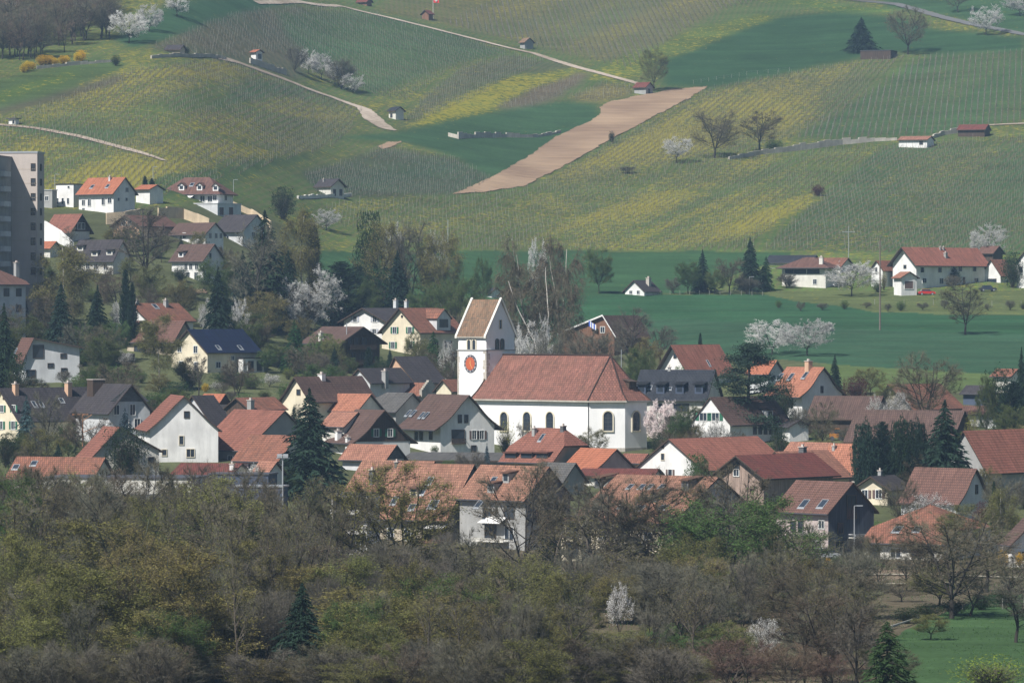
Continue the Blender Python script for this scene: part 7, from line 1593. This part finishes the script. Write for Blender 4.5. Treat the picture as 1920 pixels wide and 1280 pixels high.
for i, (x, yt, w_) in enumerate([(1370, 1195, 180), (1480, 1205, 150), (1300, 1225, 120), (1560, 1225, 120)]): T('redbrush', x, 1320, yt, w_, ['largest reddish bush at the bottom right', 'second reddish bush, right of the largest one at the bottom', 'small reddish bush left of the largest one at the bottom', 'reddish bush left of the ragged fir at the bottom'][i], D=436, group='reddish bushes at the bottom edge')
rnd = random.Random(77)
KN = {'stems': 'slender pale trunked tree', 'brush': 'grey brown thicket', 'bare': 'bare brown tree', 'tallbare': 'thin grey bare tree', 'redbrush': 'reddish bare bush', 'budding': 'olive budding tree', 'layered': 'layered yellow olive tree', 'greening': 'dull green tree'}
def zone(x): return ['at the far left', 'left of the centre', 'in the centre', 'right of the centre', 'at the far right'][min(4, max(0, int(x / 384)))]
def col_(x):
    for lim, nm in ((150, 'at the left edge'), (330, 'below the white barn'), (480, 'below the broad red roof'), (640, 'below the big spruce'), (800, 'below the left front houses'), (950, 'below the loggia house'), (1100, 'below the church nave'), (1250, 'below the choir'), (1400, 'below the white gable'), (1560, 'below the maroon barn'), (1700, 'below the pink house')):
        if x < lim: return nm
    return 'at the right edge'
def dep_(D): return 'in the lowest belt of the wood' if D < 470 else ('in the middle belt of the wood' if D < 540 else 'in the upper belt of the wood')
KEEP = [(520, 612, 1100, 440), (1612, 1716, 1165, 405), (1140, 1190, 1085, 510), (1410, 1462, 1150, 478), (415, 525, 1238, 425), (1320, 1560, 1200, 430), (1700, 1900, 1150, 470)]
def wood(k, x, D, top, w_):
    for x0, x1, kt, kd in KEEP:
        if D < kd + 3 and x + w_ * .35 > x0 and x - w_ * .35 < x1:
            top = max(top, kt + .55 * (1280 - kt))
    if top > 1238: return
    T(k, x, 590 + 32.5 * F / D, top, w_, KN[k] + ' ' + col_(x) + ' ' + dep_(D), D=D, group='%s %s %s' % (KN[k], col_(x), dep_(D)))
for k in range(200):
    D = rnd.choice([428, 440, 455, 470, 490, 510, 530, 550, 575, 600]); x = rnd.uniform(-40, 1660 if D < 500 else 1580)
    top = rnd.uniform(1105, 1200) if D < 460 else (rnd.uniform(1030, 1120) if D < 520 else rnd.uniform(975, 1070))
    if x > 780 and D > 500: top += rnd.uniform(20, 60)
    if x > 1560: top = max(top, 1125)
    if x < 620: top -= 40
    kd = rnd.choices(['brush', 'bare', 'tallbare', 'redbrush', 'budding', 'layered', 'greening', 'stems'], [1.0 if D < 500 else .1, 2, 3, .5 if x > 1200 and D < 460 else 0, 4.5, 2.6 if x < 800 else .4, .9, 8])[0]
    if 640 < x < 1440 and D > 530 and k % 2: continue
    if kd == 'stems': top -= 50
    if 630 < x < 1450: top = max(top, 1025 + (k % 5) * 12)
    wood(kd, x, D, top, rnd.uniform(95, 190) * (.7 if kd == 'tallbare' else .5 if kd == 'stems' else 1))
for k in range(80):
    D = rnd.uniform(445, 560); x = rnd.uniform(-30, 1620 if D > 500 else 1660); base = 590 + 32.5 * F / D; wood('brush' if k % 3 else 'stems', x, D, base - rnd.uniform(75, 150) * 520 / D, rnd.uniform(80, 150))
for k in range(46): wood(['brush', 'bare', 'brush', 'budding'][k % 4], -20 + k * 37 + rnd.uniform(-14, 14), rnd.choice([412, 420, 428]), rnd.uniform(1195, 1238), rnd.uniform(100, 170))
for k in range(14): wood('layered', rnd.uniform(60, 380), rnd.choice([440, 465, 500]), rnd.uniform(1020, 1150), rnd.uniform(150, 230))
for k in range(5): wood('layered', rnd.uniform(620, 800), rnd.choice([440, 455]), rnd.uniform(1100, 1170), rnd.uniform(150, 230))
for k in range(10): wood('tallbare' if k % 2 else 'stems', 1040 + k * 36 + rnd.uniform(-10, 10), rnd.choice([560, 585, 610]), rnd.uniform(905, 1000), rnd.uniform(90, 150))
for k in range(26):
    x = rnd.uniform(820, 1300); D = rnd.uniform(590, 625); T('tallbare', x, 1100, rnd.uniform(985, 1060), rnd.uniform(26, 50), 'thin bare sapling along the stream below the front row', D=D, group='thin saplings below the front row')
for k in range(52):
    x = rnd.uniform(-10, 620); D = rnd.uniform(585, 645); kd = rnd.choice(['tallbare', 'bare', 'budding', 'bare']); T(kd, x, 1100, rnd.uniform(868, 965), rnd.uniform(80, 130), KN[kd] + ' ' + zone(x) + ' in the row before the flat roofed building', D=D, group=KN[kd] + ' ' + zone(x) + ' in the row before the flat roofed building')
for k, (x, top, w_, D) in enumerate([(1725, 1000, 110, 600), (1850, 985, 120, 590), (1760, 1060, 100, 560), (1895, 1040, 110, 575), (1820, 1075, 90, 545), (1690, 1085, 80, 570), (1930, 1120, 90, 520), (1745, 1150, 70, 505), (1610, 1075, 90, 560), (1580, 1100, 100, 540)]):
    T(['bare', 'tallbare', 'budding', 'bare', 'tallbare'][k % 5], x, 0, top, w_, ['bare tree left of the large one over the bright grass', 'thin bare tree right of the large one over the bright grass', 'olive budding tree under the large bare one at the lower right', 'bare tree near the right edge above the bright grass', 'thin bare tree in front of the large one at the lower right', 'low bare tree behind the dark hedge bank', 'thin tree cut by the right edge over the bright grass', 'olive sapling at the edge of the bright grass', 'bare tree below the left end of the red tiled bungalow', 'thin bare tree right of the broad rounded bare tree'][k], D=D)
# garden shrubs between the houses
GS = {'greenbush': 'fresh green garden shrub', 'darkbush': 'dark green garden shrub', 'brush': 'brown leafless garden shrub', 'greening': 'small light green garden tree', 'bare': 'small bare garden tree', 'budding': 'small olive garden tree', 'whitebush': 'white flowering garden shrub'}
GS['spruce'] = 'small dark spruce'; GS['tallbare'] = 'tall grey leafless tree'
MARKS = [(45, 1000, 'the tall apartment block'), (190, 1110, 'the long dark terrace'), (240, 1020, 'the patchy red roof'), (400, 960, 'the solar roofed house'), (370, 1110, 'the pair of brown roofed white houses'), (80, 934, 'the modern pale grey house'), (120, 825, 'the long dark roof at the left edge'), (340, 800, 'the large white barn'), (460, 800, 'the broad bright red roof'), (600, 1000, 'the dark timber chalet'), (700, 1075, 'the white house with grey shutters'), (790, 1050, 'the cream house with green shutters'), (620, 875, 'the long dark brown roof'), (745, 930, 'the stepped gable house'), (860, 836, 'the loggia house'), (940, 890, 'the church tower'), (1080, 850, 'the church nave'), (1250, 900, 'the slate roofed house'), (1400, 863, 'the green shutter gable right of the church'), (1540, 899, 'the bluish flared gable'), (1720, 838, 'the wide barn behind the conifers'), (1870, 757, 'the big red roofed barn'), (1420, 750, 'the maroon roofed barn'), (1550, 690, 'the pink walled house'), (1780, 721, 'the long brown roofed barn'), (1270, 778, 'the long red roof right of the choir'), (1050, 780, 'the half hipped house before the nave'), (250, 720, 'the flat roofed white building'), (700, 712, 'the left house of the front row'), (900, 700, 'the middle of the front row'), (1200, 690, 'the wide orange roofed house'), (560, 745, 'the big dark spruce')]
def near_(x, D): return min(MARKS, key=lambda m: (x - m[0]) ** 2 + ((D - m[1]) * 2.0) ** 2)[2]
def fits(x, D, top, w_):
    base = float(rowof(gat(x, D).z, D)); l, r = x - w_ * .45, x + w_ * .45
    for x0, x1, y0, y1, DH in HRECT:
        if DH <= D + 1:
            if x0 - 2 < x < x1 + 2 and D - DH < 13: return False
            continue
        ox = min(r, x1) - max(l, x0); oy = min(base, y1) - max(top, y0)
        if ox > 0 and oy > 0 and ox * oy > (.26 if x < 640 and D > 1035 else .08) * (x1 - x0) * (y1 - y0): return False
    return True
made = 0
for k in range(5000):
    if made > 430: break
    D = rnd.uniform(690, 1150); x = rnd.uniform(-20, 1930)
    if x > 860 and D > 975 or x > 1230 and D > 905: continue
    if 880 < x < 1240 and 815 < D < 905: continue
    kd = rnd.choices(list(GS), [3, 3, 4, 5, 5, 5, 1, 1.2 if x < 660 else .3, 4 if D > 950 else 1])[0]; big = kd not in ('greenbush', 'darkbush', 'brush', 'whitebush')
    h_ = rnd.uniform(1.5, 3.2) if not big else rnd.uniform(4, 8.5 if D < 930 else 11); P_ = gat(x, D); top = float(rowof(P_.z + h_, D)); w_ = h_ * (rnd.uniform(.9, 1.6) if not big else rnd.uniform(.6, 1.0)) * F / D * (.6 if kd in ('spruce', 'tallbare') else 1)
    if not fits(x, D, top, w_): continue
    made += 1
    where = ' in the village gardens' if D < 900 else ' on the garden slope above the village'
    T(kd, x, 0, top, w_, GS[kd] + ' near ' + near_(x, D), D=D, group=GS[kd] + 's near ' + near_(x, D))
print('garden plants', made)
# dark hedge bank at the lower right
for k, x in enumerate((1700, 1740, 1790, 1840, 1880)): T('darkbush', x, 1168 - k * 8, 1138 - k * 8, 60, 'dark brush on the bank above the bright grass', group='dark brush on the bank')
# wood in the top left corner: one mass
def massive(name, label, kinds, spots, mats_):
    Vs = []; Fs = []; Ms = []; off = 0
    for i, (x, D, h, w_) in enumerate(spots):
        k = kinds[i % len(kinds)]; t, c = PROTO[k][i % len(PROTO[k])]; P = gat(x, D)
        for me_, mi in ((t, 0), (c, 1 + (i % len(kinds)))):
            n = len(me_.vertices); v = np.empty(n * 3, np.float32); me_.vertices.foreach_get('co', v); v = v.reshape(-1, 3)
            nf = len(me_.polygons); kk = len(me_.loops) // nf; f = np.empty(len(me_.loops), np.int32); me_.loops.foreach_get('vertex_index', f); f = f.reshape(nf, kk)
            if kk == 3: f = np.concatenate([f, f[:, 2:3]], 1); sel = np.random.RandomState(i).rand(nf) < .36; f = f[sel]
            a = i * 2.4; R2 = np.array([[math.cos(a), -math.sin(a)], [math.sin(a), math.cos(a)]]); q = v.copy(); q[:, :2] = (v[:, :2] * w_) @ R2.T; q[:, 2] *= h
            if kk == 3: q[:, :] = q
            Vs.append(q + np.array([P.x, P.y, P.z])); Fs.append((f + off, kk)); Ms.append((mi, len(f))); off += n
    V = np.concatenate(Vs); me = bpy.data.meshes.new(name); me.vertices.add(len(V)); me.vertices.foreach_set('co', V.astype(np.float32).ravel())
    tri = np.concatenate([f[:, :3] for f, kk in Fs if kk == 3]); quad = np.concatenate([f for f, kk in Fs if kk == 4]); nt_, nq = len(tri), len(quad)
    me.loops.add(nt_ * 3 + nq * 4); me.loops.foreach_set('vertex_index', np.concatenate([tri.ravel(), quad.ravel()]).astype(np.int32)); me.polygons.add(nt_ + nq)
    me.polygons.foreach_set('loop_start', np.concatenate([np.arange(nt_) * 3, nt_ * 3 + np.arange(nq) * 4]).astype(np.int32))
    for m in mats_: me.materials.append(m)
    mi = [np.full(n, k) for (k, n), (f, kk) in zip(Ms, Fs) if kk == 3]; mq = [np.full(n, k) for (k, n), (f, kk) in zip(Ms, Fs) if kk == 4]
    me.polygons.foreach_set('material_index', np.concatenate(mi + mq).astype(np.int32)); me.update(calc_edges=True)
    o = bpy.data.objects.new(name, me); COL.objects.link(o); tag(o, label, 'wood', kind='stuff'); return o
rr_ = random.Random(5); sp_ = []
for k in range(230):
    x = rr_.uniform(-80, 212); ylim = 118 - max(0, x - 60) * .30; y = rr_.uniform(-60, ylim)
    sp_.append((x, ground_D(max(-60, x), y) if y > -120 else 1900, rr_.uniform(9, 16), rr_.uniform(7, 12)))
massive('woodland', 'purple brown leafless wood in the top left corner', ['bare', 'tallbare', 'budding'], sp_, [BARKD, TW_RED, TW_GREY, TW_BROWN])
# tufts and leaf litter over the valley floor
def tufts():
    rs = np.random.RandomState(3); n = 60000; D = rs.uniform(430, 700, n); u = rs.uniform(-80, 2000, n); lawn = (u > 1640) & (D < 590); X = (u - 960) / F * D; Z = gz(X, D)
    P = np.stack([X, D, Z - .03], 1); Dr = np.stack([rs.normal(0, .5, n), rs.normal(0, .5, n), np.ones(n)], 1); v, f, _ = ribbons(P, Dr, np.where(lawn, rs.uniform(.06, .2, n), rs.uniform(.15, .7, n)), rs.uniform(.05, .14, n), rs)
    me = npmesh('undergrowth', v, f, [leafy('dry_grass', (.15, .12, .07)), leafy('green_grass', (.06, .11, .03))], ((rs.rand(n) < .45) | lawn).astype(int)); o = bpy.data.objects.new('undergrowth', me); COL.objects.link(o); tag(o, 'dry and green undergrowth on the valley floor', 'undergrowth', kind='stuff')
tufts()
# ------------------------------------------------------------------ the air
hz = MB(); hz.slab((-3200, -300, -3), (6400, 0, 0), (0, 3600, 0), (0, 0, 330))
hm = bpy.data.materials.new('air'); hm.use_nodes = True; N = hm.node_tree.nodes; N.remove(N['Principled BSDF']); pv = N.new('ShaderNodeVolumePrincipled')
pv.inputs['Color'].default_value = (0.46, 0.68, 1.0, 1); pv.inputs['Density'].default_value = 0.000085; pv.inputs['Anisotropy'].default_value = 0.0
hm.node_tree.links.new(pv.outputs[0], N['Material Output'].inputs['Volume'])
ho = hz.build('haze', hm); ho['kind'] = 'stuff'
